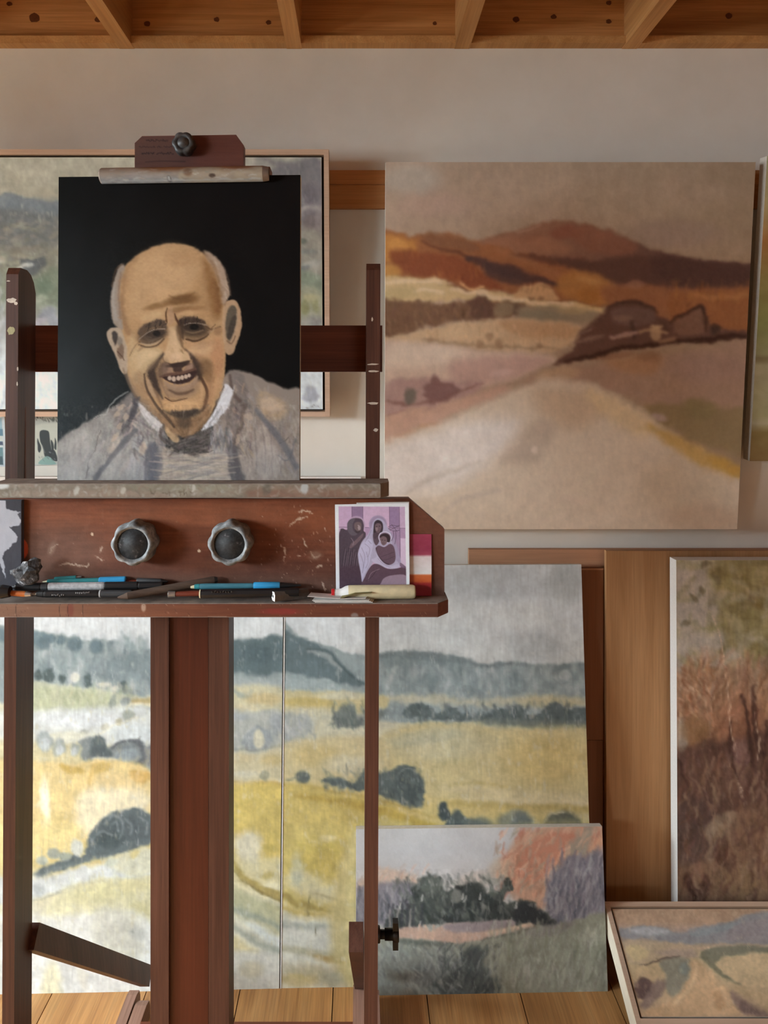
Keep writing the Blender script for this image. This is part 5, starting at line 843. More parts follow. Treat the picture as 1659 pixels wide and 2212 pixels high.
def paint_card():
    """printed card: three robed figures before a pink and mauve panelled wall"""
    Zs = 5.72; Z = lambda pts: [(690 + x / Zs, 1070 + y / Zs) for x, y in pts]
    c = Canvas([(723.5, 1090), (883, 1086.5), (885, 1288), (726, 1290)], .8, (214, 210, 208), seed=81)
    def P(p, col, soft=.8, a=1, **k): c.poly(Z(p), col, soft, a, **k)
    def Ln(p, w, col, soft=.5, a=1, **k): c.line(Z(p), w, col, soft, a, **k)
    def E(x, y, rx, ry, col, ang=0, soft=.5, a=1, **k): c.ell(690 + x / Zs, 1070 + y / Zs, rx / Zs, ry / Zs, col, ang, soft, a, **k)
    P([(236, 136), (1056, 140), (1074, 1160), (248, 1160)], (180, 148, 168), .6, sm=False)
    P([(236, 136), (400, 138), (400, 390), (240, 395)], (184, 150, 172), .6, sm=False); P([(400, 138), (536, 138), (536, 390), (400, 390)], (136, 108, 132), .6, sm=False); P([(536, 138), (862, 140), (866, 400), (540, 395)], (190, 156, 176), .6, sm=False); P([(862, 140), (985, 140), (990, 400), (866, 400)], (142, 114, 140), .6, sm=False); P([(985, 140), (1056, 140), (1062, 405), (990, 400)], (180, 150, 170), .6, sm=False)
    P([(560, 400), (1062, 410), (1064, 530), (560, 520)], (164, 132, 156), .8, sm=False); P([(1000, 530), (1066, 535), (1072, 900), (1000, 860)], (196, 170, 186), .8, sm=False); P([(900, 410), (1000, 410), (1000, 860), (900, 800)], (150, 122, 146), .8, sm=False)
    c.mott(6, 6, (5, 4, 5), 3)
    for q in ([(240, 395), (340, 396)], [(560, 398), (640, 402)], [(860, 402), (1062, 408)], [(862, 140), (866, 400)], [(985, 140), (1000, 860)], [(536, 140), (536, 300)], [(400, 140), (400, 300)]): Ln(q, 1, (88, 66, 84), .4, .8, sm=False)
    # hooded figure at the left
    E(455, 365, 108, 108, (176, 148, 166), 0, .15); E(455, 365, 98, 98, (160, 132, 150), 0, .2)
    P([(244, 470), (340, 430), (345, 350), (380, 300), (450, 282), (520, 300), (546, 370), (545, 440), (570, 470), (560, 560), (520, 620), (500, 720), (500, 900), (540, 1090), (540, 1170), (248, 1170)], (74, 60, 68), 1); P([(345, 350), (385, 300), (440, 290), (410, 360), (420, 440), (470, 480), (400, 500), (350, 440)], (92, 82, 88), 1, .9)
    P([(430, 350), (470, 330), (510, 340), (520, 400), (500, 450), (460, 460), (435, 420)], (104, 84, 84), 1); P([(470, 370), (500, 380), (505, 420), (480, 430)], (160, 138, 136), 1, .85); E(470, 385, 8, 4, (60, 46, 48)); P([(435, 420), (470, 445), (505, 435), (490, 465), (450, 465)], (62, 48, 52), .9, .9)
    P([(390, 600), (440, 560), (500, 500), (540, 470), (530, 520), (460, 600), (400, 650), (370, 650)], (110, 88, 92), 1, .9); Ln([(390, 530), (420, 580), (410, 620)], 1.2, (150, 130, 140), .6, .7)
    for i in range(17): x = 290 + i * 13; Ln([(x + 20, 650 + (i % 4) * 20), (x, 780 + (i % 5) * 22), (x - 10, 880 + (i % 3) * 20)], .8, (126, 106, 112) if i % 2 else (46, 36, 42), .4, .75)
    P([(250, 900), (520, 880), (560, 1000), (530, 1170), (250, 1170)], (70, 50, 60), 4, .8)
    # seated figure in a pale veil
    E(722, 360, 112, 112, (158, 138, 158), 0, .15); E(722, 360, 100, 104, (148, 126, 148), 0, .2)
    P([(640, 400), (660, 330), (720, 280), (790, 310), (830, 380), (870, 440), (930, 560), (980, 720), (1010, 840), (960, 900), (860, 900), (700, 800), (640, 860), (590, 960), (530, 1080), (510, 960), (480, 800), (480, 700), (520, 580), (600, 480)], (164, 152, 170), 1)
    P([(480, 700), (540, 580), (620, 540), (660, 600), (640, 720), (600, 880), (545, 1000), (530, 1080), (510, 960), (482, 800)], (178, 168, 186), 1, .9); P([(880, 440), (960, 620), (1000, 840), (930, 760), (900, 600)], (150, 132, 154), 1.4, .8)
    for q in ([(520, 650), (560, 760), (540, 900)], [(560, 600), (620, 660), (600, 760)], [(500, 720), (540, 840), (530, 960)], [(600, 560), (640, 600)], [(580, 700), (600, 820), (570, 900)], [(640, 430), (600, 520), (560, 580)]): Ln(q, 1.1, (128, 116, 138), .6, .75)
    P([(668, 390), (680, 330), (720, 305), (770, 330), (785, 390), (775, 450), (740, 470), (690, 540), (665, 500)], (54, 42, 48), 1); P([(685, 370), (715, 345), (755, 355), (765, 400), (745, 450), (715, 470), (690, 430)], (104, 82, 86), 1); P([(690, 400), (720, 400), (715, 450), (695, 430)], (140, 116, 116), 1, .8); E(705, 388, 9, 4, (50, 38, 42)); E(742, 382, 9, 4, (50, 38, 42)); Ln([(705, 445), (730, 440)], 1, (70, 50, 54), .4, .8)
    P([(665, 470), (740, 470), (740, 560), (700, 620), (665, 560)], (78, 60, 68), 1, .9)
    # child
    E(808, 520, 82, 72, (206, 198, 206), 0, .1); E(808, 522, 74, 65, (140, 118, 134), 0, .12); P([(745, 520), (760, 485), (810, 470), (860, 490), (875, 540), (860, 580), (800, 560)], (50, 36, 40), 1); P([(752, 530), (790, 505), (830, 530), (830, 590), (790, 620), (760, 590)], (112, 88, 90), 1); E(775, 552, 8, 4, (56, 42, 44)); E(808, 556, 8, 4, (56, 42, 44)); Ln([(770, 590), (800, 592)], .9, (70, 50, 52), .4, .7)
    P([(690, 660), (730, 620), (800, 640), (870, 600), (920, 640), (940, 760), (920, 830), (850, 860), (780, 820), (710, 730)], (96, 72, 82), 1); Ln([(705, 650), (710, 720), (790, 820), (860, 850)], 1.4, (50, 36, 44), .6, .85); Ln([(760, 760), (840, 730), (920, 700)], 1, (62, 46, 54), .5, .7); Ln([(780, 800), (840, 790), (930, 750)], 1, (62, 46, 54), .5, .7)
    P([(640, 800), (700, 760), (690, 660), (720, 740), (790, 840), (880, 870), (960, 850), (990, 870), (930, 910), (840, 900), (720, 860)], (178, 166, 182), 1, .95); Ln([(720, 780), (790, 850), (880, 890)], 1, (134, 120, 138), .5, .7)
    # lap and stone
    P([(560, 1010), (640, 870), (720, 850), (840, 905), (960, 900), (1064, 880), (1074, 1000), (1074, 1170), (540, 1170)], (86, 62, 72), 1); Ln([(600, 1050), (640, 960), (740, 910)], 1.2, (150, 126, 132), .6, .7); Ln([(580, 1060), (650, 1000), (700, 930)], 1, (48, 34, 42), .5, .8); P([(760, 1080), (800, 1020), (900, 985), (1072, 990), (1076, 1170), (740, 1170)], (150, 124, 134), 1.2, .9)
    P([(1000, 830), (1068, 880), (1070, 900), (1000, 880)], (110, 86, 104), 1, .9)
    for q in ([(850, 390), (900, 370), (980, 385)], [(870, 430), (930, 400), (990, 370)], [(890, 360), (930, 410), (960, 450)], [(850, 410), (910, 440), (990, 430)], [(910, 440), (915, 500), (890, 560)], [(940, 440), (945, 520), (930, 600)]): Ln(q, 1.2, (84, 66, 80), .5, .8)
    for q in ([(150, 90), (236, 136), (248, 1170), (150, 1300)], [(1056, 136), (1140, 90), (1140, 1300), (1076, 1240)], [(150, 90), (1140, 80), (1056, 140), (236, 136)]): P(q, (214, 210, 208), .5, sm=False)
    c.mott(3, 3, (4, 4, 4), 7, 2)
    return c

def paint_swatch():
    c = Canvas([(870, 1154), (932, 1154), (932, 1288), (870, 1288)], 1.6, (120, 40, 54), seed=91)
    c.grad([(1150, (126, 44, 62)), (1190, (118, 42, 60)), (1198, (128, 52, 68)), (1203, (178, 160, 158)), (1240, (186, 176, 172)), (1243, (170, 84, 44)), (1256, (160, 72, 34)), (1262, (120, 26, 26)), (1290, (128, 20, 36))]); c.mott(12, 8, (7, 7, 7), 2); c.brush((870, 1154, 932, 1288), 120, 16, 4, 0, .4, 1.2, 8, 12)
    return c
def paint_print_trees():
    c = Canvas([(66, 893), (190, 893), (190, 1002), (66, 1006)], 1.1, (196, 193, 184), seed=93)
    c.poly([(66, 902), (190, 902), (190, 922), (66, 922)], (176, 172, 160), 2, .8); c.dabs((66, 902, 190, 910), 60, 6, 3, 60, [(60, 60, 56), (110, 108, 100)], .8, .8); c.poly([(66, 922), (190, 922), (190, 985), (66, 1000)], (200, 196, 178), 3, .8)
    for p in ([(88, 932), (104, 930), (108, 945), (110, 958), (112, 985), (100, 990), (92, 965), (88, 950)], [(82, 948), (86, 955), (89, 968), (86, 978), (82, 972)], [(111, 950), (116, 958), (118, 970), (113, 976)], [(119, 946), (122, 955), (124, 970), (119, 966)], [(106, 976), (120, 972), (126, 995), (112, 992)], [(128, 940), (140, 935), (146, 990), (130, 992)], [(155, 945), (166, 938), (172, 988), (158, 990)]): c.poly(p, (48, 54, 56), 1.2, .95, wob=1.5)
    c.poly([(84, 1002), (96, 988), (106, 986), (118, 996), (120, 1003)], (136, 166, 156), 1.2, .95); c.poly([(126, 1003), (140, 988), (160, 990), (180, 1002)], (136, 166, 156), 1.2, .9); c.line([(92, 962), (98, 978)], 2, (120, 122, 122), 1, .7); c.dabs((80, 975, 130, 1000), 20, 6, 2, 40, [(150, 150, 146), (90, 96, 96)], .6, .8)
    return c
def paint_print_sea():
    c = Canvas([(-95, 897), (10, 897), (13, 1008), (-95, 1008)], 1.2, (206, 206, 204), seed=95)
    c.poly([(-88, 903), (4, 903), (8, 1004), (-88, 1004)], (150, 176, 186), 1, sm=False)
    for y0, y1, k in ((926, 941, (92, 124, 140)), (941, 952, (206, 206, 198)), (953, 961, (74, 84, 104)), (961, 966, (214, 216, 214)), (966, 985, (104, 136, 140)), (985, 1004, (66, 88, 94))): c.poly([(-88, y0), (6, y0), (7, y1), (-88, y1)], k, 1.2, sm=False)
    c.mott(10, 4, (6, 6, 6), 2)
    return c

# ---- worn timber of the easel: grain, smears and drips
def _wood(c, seed, amp=8, sx=60, sy=3.2):
    c.mott(sx, sy, (amp, amp * .72, amp * .5), seed, 3); c.mott(sx * 2.4, sy * 4, (amp, amp * .6, amp * .4), seed + 5, 2); c.mott(sx * .5, sy * .5, (amp * .5, amp * .4, amp * .3), seed + 9, 1)
def paint_board(fit=False):
    c = Canvas([(-166, 1078), (960, 1078), (960, 1290), (-166, 1290)], 2.2, (112, 62, 41), seed=101)
    if fit:                                           # rows follow the clipped corners of the board
        top = np.maximum(1078, np.maximum(1078 + (c.X - 884) / 76 * 65, 1078 + (-90 - c.X) / 76 * 65)); c.Y = top + c.V * (1290 - top); c.rmin = c.Y.min(1); c.rmax = c.Y.max(1)
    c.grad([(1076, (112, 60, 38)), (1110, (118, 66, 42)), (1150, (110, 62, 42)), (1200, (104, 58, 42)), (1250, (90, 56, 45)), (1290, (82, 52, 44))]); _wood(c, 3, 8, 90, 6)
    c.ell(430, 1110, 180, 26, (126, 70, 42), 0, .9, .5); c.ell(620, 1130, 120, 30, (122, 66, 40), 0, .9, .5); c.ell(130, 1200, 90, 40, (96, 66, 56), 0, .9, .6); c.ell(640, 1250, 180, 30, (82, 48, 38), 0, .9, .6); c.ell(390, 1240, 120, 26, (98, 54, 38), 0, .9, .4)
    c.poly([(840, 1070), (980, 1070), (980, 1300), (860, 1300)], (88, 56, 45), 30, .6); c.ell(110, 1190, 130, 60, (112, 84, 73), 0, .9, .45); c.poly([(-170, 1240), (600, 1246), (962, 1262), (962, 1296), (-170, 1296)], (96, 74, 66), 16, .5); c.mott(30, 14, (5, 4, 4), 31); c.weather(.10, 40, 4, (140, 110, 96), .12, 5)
    # scrapes and drips of old paint
    W = (190, 178, 166)
    for q in ([(128, 1222), (140, 1217), (160, 1220), (185, 1223), (192, 1218)], [(108, 1195), (114, 1182), (125, 1174)], [(206, 1200), (214, 1206), (226, 1212)], [(216, 1192), (220, 1182)], [(640, 1106), (660, 1104), (676, 1110)], [(625, 1138), (640, 1124), (664, 1116)], [(606, 1178), (617, 1190), (612, 1212)], [(672, 1192), (680, 1205), (692, 1200)], [(684, 1226), (694, 1222)], [(642, 1200), (648, 1202)], [(655, 1165), (662, 1180)], [(697, 1260), (702, 1275)]):
        c.line(q, [1.5] + [4] * (len(q) - 2) + [1.5] if len(q) > 2 else 3, W, 1.2, .8, wob=3, ws=4, tex=.4, ts=(3, 3), seed=int(q[0][0]))
    c.dabs((560, 1090, 722, 1288), 70, 5, 1.6, 70, [(176, 160, 148), (140, 112, 98), (200, 190, 178)], .7, .6); c.dabs((60, 1110, 560, 1288), 40, 4, 1.6, 60, [(170, 150, 138), (130, 100, 88)], .6, .6); c.ell(430, 1190, 3, 3, (206, 190, 170), 0, .4); c.ell(199, 1154, 3, 3, (190, 170, 150), 0, .4)
    c.ell(112, 1185, 8, 16, (130, 104, 92), 20, .8, .6); c.ell(680, 1200, 16, 10, (140, 120, 108), 0, .9, .5, tex=.5); c.dabs((560, 1090, 722, 1288), 40, 14, 1.2, 130, [(150, 120, 100), (74, 44, 34)], .5, .6)
    c.ell(36, 1186, 25, 27, (206, 96, 66), 0, .08); c.mott(2.4, 2.4, (2.5, 2, 2), 41, 1); c.tone(.86)
    c.ell(36, 1186, 25, 27, (206, 96, 66), 0, .08)
    return c
def paint_ledge():
    c = Canvas([(-20, 1041), (822, 1041), (822, 1076), (-20, 1076)], 1.7, (134, 122, 108), seed=103)
    c.mott(60, 20, (14, 13, 13), 3); c.mott(18, 8, (14, 13, 12), 7); c.mott(5, 4, (9, 9, 9), 9)
    c.poly([(560, 1055), (800, 1058), (830, 1080), (560, 1080)], (128, 92, 76), 9, .7, tex=.4, ts=(30, 6)); c.poly([(60, 1060), (330, 1062), (330, 1080), (60, 1080)], (146, 122, 106), 8, .5, tex=.5, ts=(30, 6)); c.poly([(280, 1040), (480, 1040), (480, 1062), (300, 1060)], (136, 132, 112), 8, .6, tex=.4)
    c.dabs((-20, 1041, 822, 1075), 260, 16, 5, 30, [(160, 152, 140), (112, 100, 88), (176, 172, 164), (132, 110, 96)], .45, 1.6, 8, 90); c.ell(658, 1056, 10, 10, (186, 188, 188), 40, .7, .8, wob=4); c.ell(5, 1050, 14, 7, (206, 206, 202), 0, .7, .9); c.ell(266, 1060, 6, 8, (184, 176, 164), 0, .8, .8); c.ell(165, 1060, 6, 10, (192, 188, 180), 20, .8, .7); c.ell(576, 1056, 10, 12, (92, 86, 76), 0, .9, .6); c.ell(418, 1056, 4, 10, (196, 188, 178), 0, .8, .7)
    for q in ([(325, 1056), (326, 1066), (332, 1068), (337, 1060)], [(349, 1066), (356, 1064), (362, 1067), (366, 1062), (367, 1070)], [(376, 1066), (381, 1066)], [(388, 1060), (389, 1070)], [(385, 1064), (394, 1063)], [(398, 1058), (397, 1070), (402, 1064), (404, 1070)], [(410, 1062), (416, 1066), (420, 1062)]): c.line(q, 1.3, (92, 76, 62), .6, .8, sm=False)
    c.smear(2, 6, 3); return c
def paint_shelf():
    c = Canvas([(-168, 1302), (946, 1302), (946, 1334), (-168, 1334)], 1.8, (124, 82, 64), seed=105)
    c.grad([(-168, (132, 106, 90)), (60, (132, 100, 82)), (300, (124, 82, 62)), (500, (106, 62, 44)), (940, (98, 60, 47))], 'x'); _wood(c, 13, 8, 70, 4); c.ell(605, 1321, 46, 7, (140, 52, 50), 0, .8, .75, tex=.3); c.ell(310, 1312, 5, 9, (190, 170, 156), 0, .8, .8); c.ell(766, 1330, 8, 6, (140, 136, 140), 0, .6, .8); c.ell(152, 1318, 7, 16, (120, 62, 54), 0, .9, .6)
    for x in (36, 130, 180, 148): c.line([(x, 1303), (x - 2, 1316), (x, 1332)], 1.2, (58, 40, 34), .7, .7)
    c.dabs((-168, 1303, 946, 1333), 90, 5, 1.5, 60, [(176, 150, 132), (70, 44, 36), (190, 176, 160)], .6, .6); c.line([(450, 1333), (490, 1333)], 2, (200, 190, 178), .8, .7); return c
def paint_holder():
    """half-round top clamp bar, wiped with grey and white paint along its lower edge"""
    c = Canvas([(214, 356), (566, 351), (566, 386), (214, 392)], 1.5, (96, 62, 44), seed=107)
    c.grad([(350, (92, 62, 48)), (362, (104, 68, 46)), (372, (122, 104, 90)), (384, (116, 116, 118)), (394, (98, 102, 108))]); c.mott(50, 8, (10, 9, 9), 3); c.mott(14, 5, (9, 9, 9), 7)
    c.poly([(210, 352), (300, 352), (290, 372), (212, 380)], (124, 106, 92), 7, .8, tex=.3, ts=(20, 5)); c.poly([(300, 352), (420, 350), (410, 366), (330, 370)], (106, 66, 40), 5, .8); c.poly([(450, 350), (560, 350), (490, 370), (462, 364)], (104, 64, 40), 5, .8); c.poly([(400, 364), (450, 360), (520, 368), (560, 358), (566, 384), (400, 388)], (136, 122, 104), 4, .8, tex=.4, ts=(20, 5)); c.ell(408, 372, 10, 6, (92, 66, 50), 0, .8, .8); c.ell(460, 377, 7, 3, (56, 44, 38), 0, .7, .9); c.ell(366, 383, 5, 5, (60, 58, 58), 0, .5, .7); c.ell(366, 382, 2.5, 3, (150, 150, 150), 0, .5, .8)
    c.line([(214, 388), (300, 386), (420, 384), (560, 381)], 3, (150, 152, 156), 1.5, .6, wob=2); c.dabs((214, 366, 566, 390), 70, 16, 2.4, -2, [(168, 164, 158), (104, 100, 98), (140, 132, 122)], .5, 1, 8, 10); return c
def paint_flake():
    """charcoal-grey box face with flaking white paint"""
    c = Canvas([(-80, 1077), (47, 1077), (47, 1290), (-80, 1290)], 1.5, (70, 68, 74), seed=109)
    c.mott(20, 30, (5, 5, 5), 3); K = (188, 187, 192)
    c.poly([(-90, 1070), (12, 1076), (14, 1096), (28, 1100), (46, 1102), (40, 1108), (46, 1122), (44, 1132), (20, 1136), (30, 1146), (40, 1156), (36, 1170), (26, 1174), (20, 1184), (10, 1190), (6, 1205), (10, 1225), (12, 1250), (6, 1236), (0, 1216), (-90, 1240)], K, .9, 1, sm=False, wob=2, ws=5); c.poly([(-90, 1230), (-30, 1222), (-10, 1240), (-20, 1300), (-90, 1300)], K, 1, 1, wob=3, ws=6); c.poly([(12, 1076), (46, 1076), (46, 1100), (28, 1099), (14, 1094)], (60, 58, 64), .8, 1, sm=False); c.mott(8, 20, (6, 6, 6), 7); return c
def paint_plate(fit=False):
    c = Canvas([(291.5, 292), (525.5, 292), (525.5, 362), (291.5, 362)], 1.5, (76, 46, 38), seed=111)
    if fit:
        top = np.interp(c.X, [291, 307, 510, 526], [310, 295, 292, 314]); c.Y = top + c.V * (362 - top); c.rmin = c.Y.min(1); c.rmax = c.Y.max(1)
    c.grad([(290, (74, 48, 42)), (400, (74, 46, 40)), (430, (80, 44, 36)), (527, (84, 46, 36))], 'x'); _wood(c, 23, 4, 60, 5); c.ell(340, 322, 60, 26, (72, 52, 46), 0, .9, .6); D = (34, 20, 18)
    for x0, x1, y, n, a in ((316, 364, 303, 15, .7), (300, 372, 317, 20, .5), (306, 376, 331, 15, .8)):
        k = (x1 - x0) / n
        for i in range(n):
            if (n == 15 and y > 325 and i == 6) or (n == 20 and i in (10, 14)): continue
            x = x0 + i * k; c.scribble(x, y, k * .75, 5 if n == 15 else 4, 3, D, 1.7 if y > 325 else 1.4, a)
    c.line([(314, 350), (350, 348), (400, 349)], 2, (40, 22, 18), 1, .6); c.tone(.8); return c
# ================================================================== materials in use
M = {}
def mkmats():
    g = rgb
    s = NT('plaster'); n = s.noise(s.coords((1, 1, 1), False), 7, 5); c = s.ramp(n, [(.3, g(223, 217, 206)), (.7, g(231, 226, 216))]); s.bump(s.noise(s.coords((1, 1, 1), False), 160, 3), .12, .001); M['plaster'] = s.done(c, .9, .1)
    M['pine'] = wood('ceiling_pine', [(.25, g(150, 98, 52)), (.5, g(182, 126, 72)), (.8, g(202, 146, 90))], 0, .6, .2, streak=.25)
    M['joist'] = wood('joist_pine', [(.25, g(176, 124, 72)), (.5, g(198, 146, 90)), (.8, g(212, 164, 108))], 1, .6, .2, streak=.2)
    M['batten'] = wood('batten_pine', [(.25, g(176, 118, 70)), (.5, g(196, 138, 86)), (.8, g(208, 152, 98))], 0, .6, .2, streak=.2)
    M['panelling'] = wood('wall_panelling', [(.25, g(120, 78, 46)), (.5, g(140, 94, 58)), (.8, g(156, 108, 70))], 2, .6, .2)
    M['knot'] = plain('pine_knot', g(92, 50, 24), .6, .2, .4, 300)
    M['floor'] = wood('oak_floor', [(.2, g(166, 114, 66)), (.5, g(196, 144, 88)), (.8, g(214, 168, 112))], 1, .42, .4, streak=.35)
    M['gap'] = plain('floor_gap', g(40, 24, 14), .9, .1)
    M['easel'] = wood('mahogany', [(.2, g(62, 38, 29)), (.5, g(88, 55, 42)), (.8, g(110, 73, 58))], 2, .45, .35, streak=.4)
    M['easel_x'] = wood('mahogany_cross', [(.2, g(88, 46, 32)), (.5, g(114, 62, 44)), (.8, g(130, 76, 56))], 0, .45, .35, streak=.3)
    M['easel_red'] = wood('mahogany_mast', [(.2, g(58, 24, 14)), (.5, g(80, 34, 20)), (.8, g(98, 46, 29))], 2, .38, .45, streak=.25)
    M['foot'] = wood('easel_foot_wood', [(.2, g(140, 104, 88)), (.5, g(160, 122, 104)), (.8, g(176, 140, 122))], 1, .6, .25, streak=.3)
    M['dusty'] = plain('dusty_ledge', g(140, 128, 118), .85, .15, .5, 60)
    M['ply'] = wood('plywood', [(.2, g(160, 116, 76)), (.5, g(180, 136, 94)), (.8, g(194, 152, 110))], 2, .6, .2, streak=.18)
    M['ply_x'] = wood('plywood_cross', [(.2, g(168, 122, 92)), (.5, g(184, 138, 106)), (.8, g(196, 152, 120))], 0, .6, .2, streak=.15)
    M['mdf'] = wood('brown_panel', [(.2, g(128, 84, 56)), (.5, g(140, 94, 64)), (.8, g(150, 104, 74))], 2, .6, .2, streak=.12)
    M['canvas'] = plain('primed_canvas', g(224, 222, 216), .85, .1, .12, 200, .1)
    M['rawedge'] = plain('canvas_edge_cloth', g(214, 208, 196), .85, .1, .15, 150)
    M['frame'] = wood('pale_frame_wood', [(.2, g(196, 164, 140)), (.5, g(206, 176, 152)), (.8, g(214, 186, 164))], 0, .6, .2, streak=.12)
    M['frame2'] = wood('limed_frame_wood', [(.2, g(190, 160, 136)), (.5, g(202, 174, 150)), (.8, g(212, 186, 164))], 0, .6, .2, streak=.12)
    M['lit_side'] = plain('lit_frame_side', g(230, 218, 196), .7, .2, .1, 60)  # daylight on the frame's left side, put into the colour
    M['white_wood'] = plain('white_frame_paint', g(226, 220, 206), .6, .25, .12, 60)
    M['dark'] = plain('dark_channel', g(52, 36, 30), .8, .1)
    s = NT('worn_grey_plastic'); n = s.noise(s.coords((1, 1, 1)), 90, 5, .65); c = s.ramp(n, [(.28, g(86, 89, 91)), (.5, g(128, 132, 133)), (.72, g(178, 180, 180))]); s.bump(n, .15, .001); M['knob'] = s.done(c, .6, .3)
    s = NT('worn_black_plastic'); n = s.noise(s.coords((1, 1, 1)), 130, 5, .7); c = s.ramp(n, [(.35, g(46, 48, 50)), (.60, g(66, 68, 70)), (.74, g(150, 150, 150))]); M['knobin'] = s.done(c, .6, .3)
    s = NT('old_black_knob'); n = s.noise(s.coords((1, 1, 1)), 90, 4, .6); c = s.ramp(n, [(.35, g(44, 42, 42)), (.75, g(92, 90, 88))]); M['knobtop'] = s.done(c, .45, .5)
    M['black'] = plain('black_plastic', g(26, 27, 29), .4, .5, .3, 60)
    M['black2'] = plain('charcoal_plastic', g(58, 60, 62), .5, .4, .2, 60)
    M['whitebar'] = plain('white_barrel', g(186, 188, 190), .5, .4, .5, 180)
    M['teal'] = plain('teal_plastic', g(58, 142, 148), .25, .5, .2, 60)
    M['blue'] = plain('blue_plastic', g(58, 158, 210), .35, .5, .12, 60)
    M['blue2'] = plain('dusty_teal_plastic', g(72, 130, 146), .4, .5, .25, 60)
    M['cream'] = plain('cream_rubber', g(222, 212, 176), .7, .2, .2, 80)
    M['orangewood'] = plain('orange_pencil_wood', g(200, 112, 52), .5, .3, .3, 120)
    M['chrome'] = plain('metal_ferrule', g(190, 190, 188), .3, .6, .3, 120, metal=.8)
    M['charcoal'] = wood('charcoal_stick', [(.2, g(62, 50, 42)), (.5, g(88, 72, 62)), (.8, g(112, 96, 84))], 0, .8, .15)
    M['redbrown'] = plain('red_brown_lacquer', g(112, 50, 34), .4, .5, .2, 60)
    M['greystick'] = plain('grey_pastel', g(104, 98, 92), .85, .1, .4, 150)
    M['white'] = plain('white_card', g(222, 220, 216), .7, .2, .1, 60)
    M['red'] = plain('red_cap', g(206, 40, 44), .4, .5, .1, 60)
    M['ivory'] = plain('ivory_tube', g(222, 210, 170), .55, .35, .22, 90)
    M['olive'] = plain('olive_paper', g(120, 112, 72), .8, .1, .2, 60)
    s = NT('crumpled_foil_lump'); n = s.noise(s.coords((1, 1, 1)), 70, 5, .7); c = s.ramp(n, [(.42, g(44, 44, 46)), (.56, g(84, 84, 86)), (.66, g(200, 202, 204))]); s.bump(n, .6, .003); M['lump'] = s.done(c, .6, .3)
    M['greybox'] = plain('grey_box_paint', g(88, 86, 92), .8, .15, .2, 60)
    M['smear'] = plain('dried_paint', g(214, 204, 190), .7, .2, .3, 200)
    M['smear2'] = plain('dried_green_paint', g(176, 170, 132), .7, .2, .3, 200)
    M['groove'] = plain('worn_groove', g(120, 84, 72), .7, .2, .3, 60)
    M['oil'] = oil('oil_paint', .65, .1, .15); M['oil_dark'] = oil('oil_paint_matt', .75, .08, .08); M['print'] = oil('printed_card', .5, .02, .3); M['worn'] = oil('worn_timber_face', .6, .15, .25)
mkmats()

def painted(name, c, pos, mat, parent, gain=(1, 1, 1), base=None):
    """grid mesh carrying the painter's colours; pos(u, v, x, y) -> world"""
    V = pos(c)
    b = np.array(BASE[parent.name] if parent is not None else base)
    V = (V - b).reshape(-1, 3); ny, nx = c.ny, c.nx
    i = np.arange(ny * nx).reshape(ny, nx)
    F = np.stack([i[:-1, :-1], i[1:, :-1], i[1:, 1:], i[:-1, 1:]], -1).reshape(-1, 4)
    me = bpy.data.meshes.new(name); me.vertices.add(len(V)); me.vertices.foreach_set('co', V.astype(np.float32).ravel())
    me.loops.add(F.size); me.loops.foreach_set('vertex_index', F.astype(np.int32).ravel()); me.polygons.add(len(F)); me.polygons.foreach_set('loop_start', np.arange(0, F.size, 4, dtype=np.int32))
    me.update(calc_edges=True)
    at = me.color_attributes.new('paint', 'FLOAT_COLOR', 'POINT'); col = np.ones((len(V), 4), np.float32); col[:, :3] = c.lin(gain).reshape(-1, 3); at.data.foreach_set('color', col.ravel())
    return link(name, me, mat, parent, base)
def quadpos(tl, tr, br, bl, off=0.0):
    A = [np.array(p) for p in (tl, tr, br, bl)]; n = np.cross(A[1] - A[0], A[3] - A[0]); n = n / np.linalg.norm(n)
    def f(c):
        U, V = c.U[..., None], c.V[..., None]
        return (A[0] * (1 - U) + A[1] * U) * (1 - V) + (A[3] * (1 - U) + A[2] * U) * V - n * off
    return f
def rect(x0, x1, yb0, yb1, zb, yt0, yt1, zt):
    """canvas corners tl, tr, br, bl; y may differ at the left and right end"""
    return Vector((x0, yt0, zt)), Vector((x1, yt1, zt)), Vector((x1, yb1, zb)), Vector((x0, yb0, zb))
def painting(name, canvas, R, label, cat='painting', t=.018, gain=(1, 1, 1), group=None, edge='rawedge', mat='oil', mid=None):
    tl, tr, br, bl = R; base = (bl + br) / 2 if mid is None else mid
    T = thing(name, base, label, cat, group)
    painted('painted_surface', canvas, quadpos(tl, tr, br, bl, .0006), M[mat], T, gain)
    slab('canvas_edge', tl, tr, br, bl, t, M[edge], T, .0012)
    return T
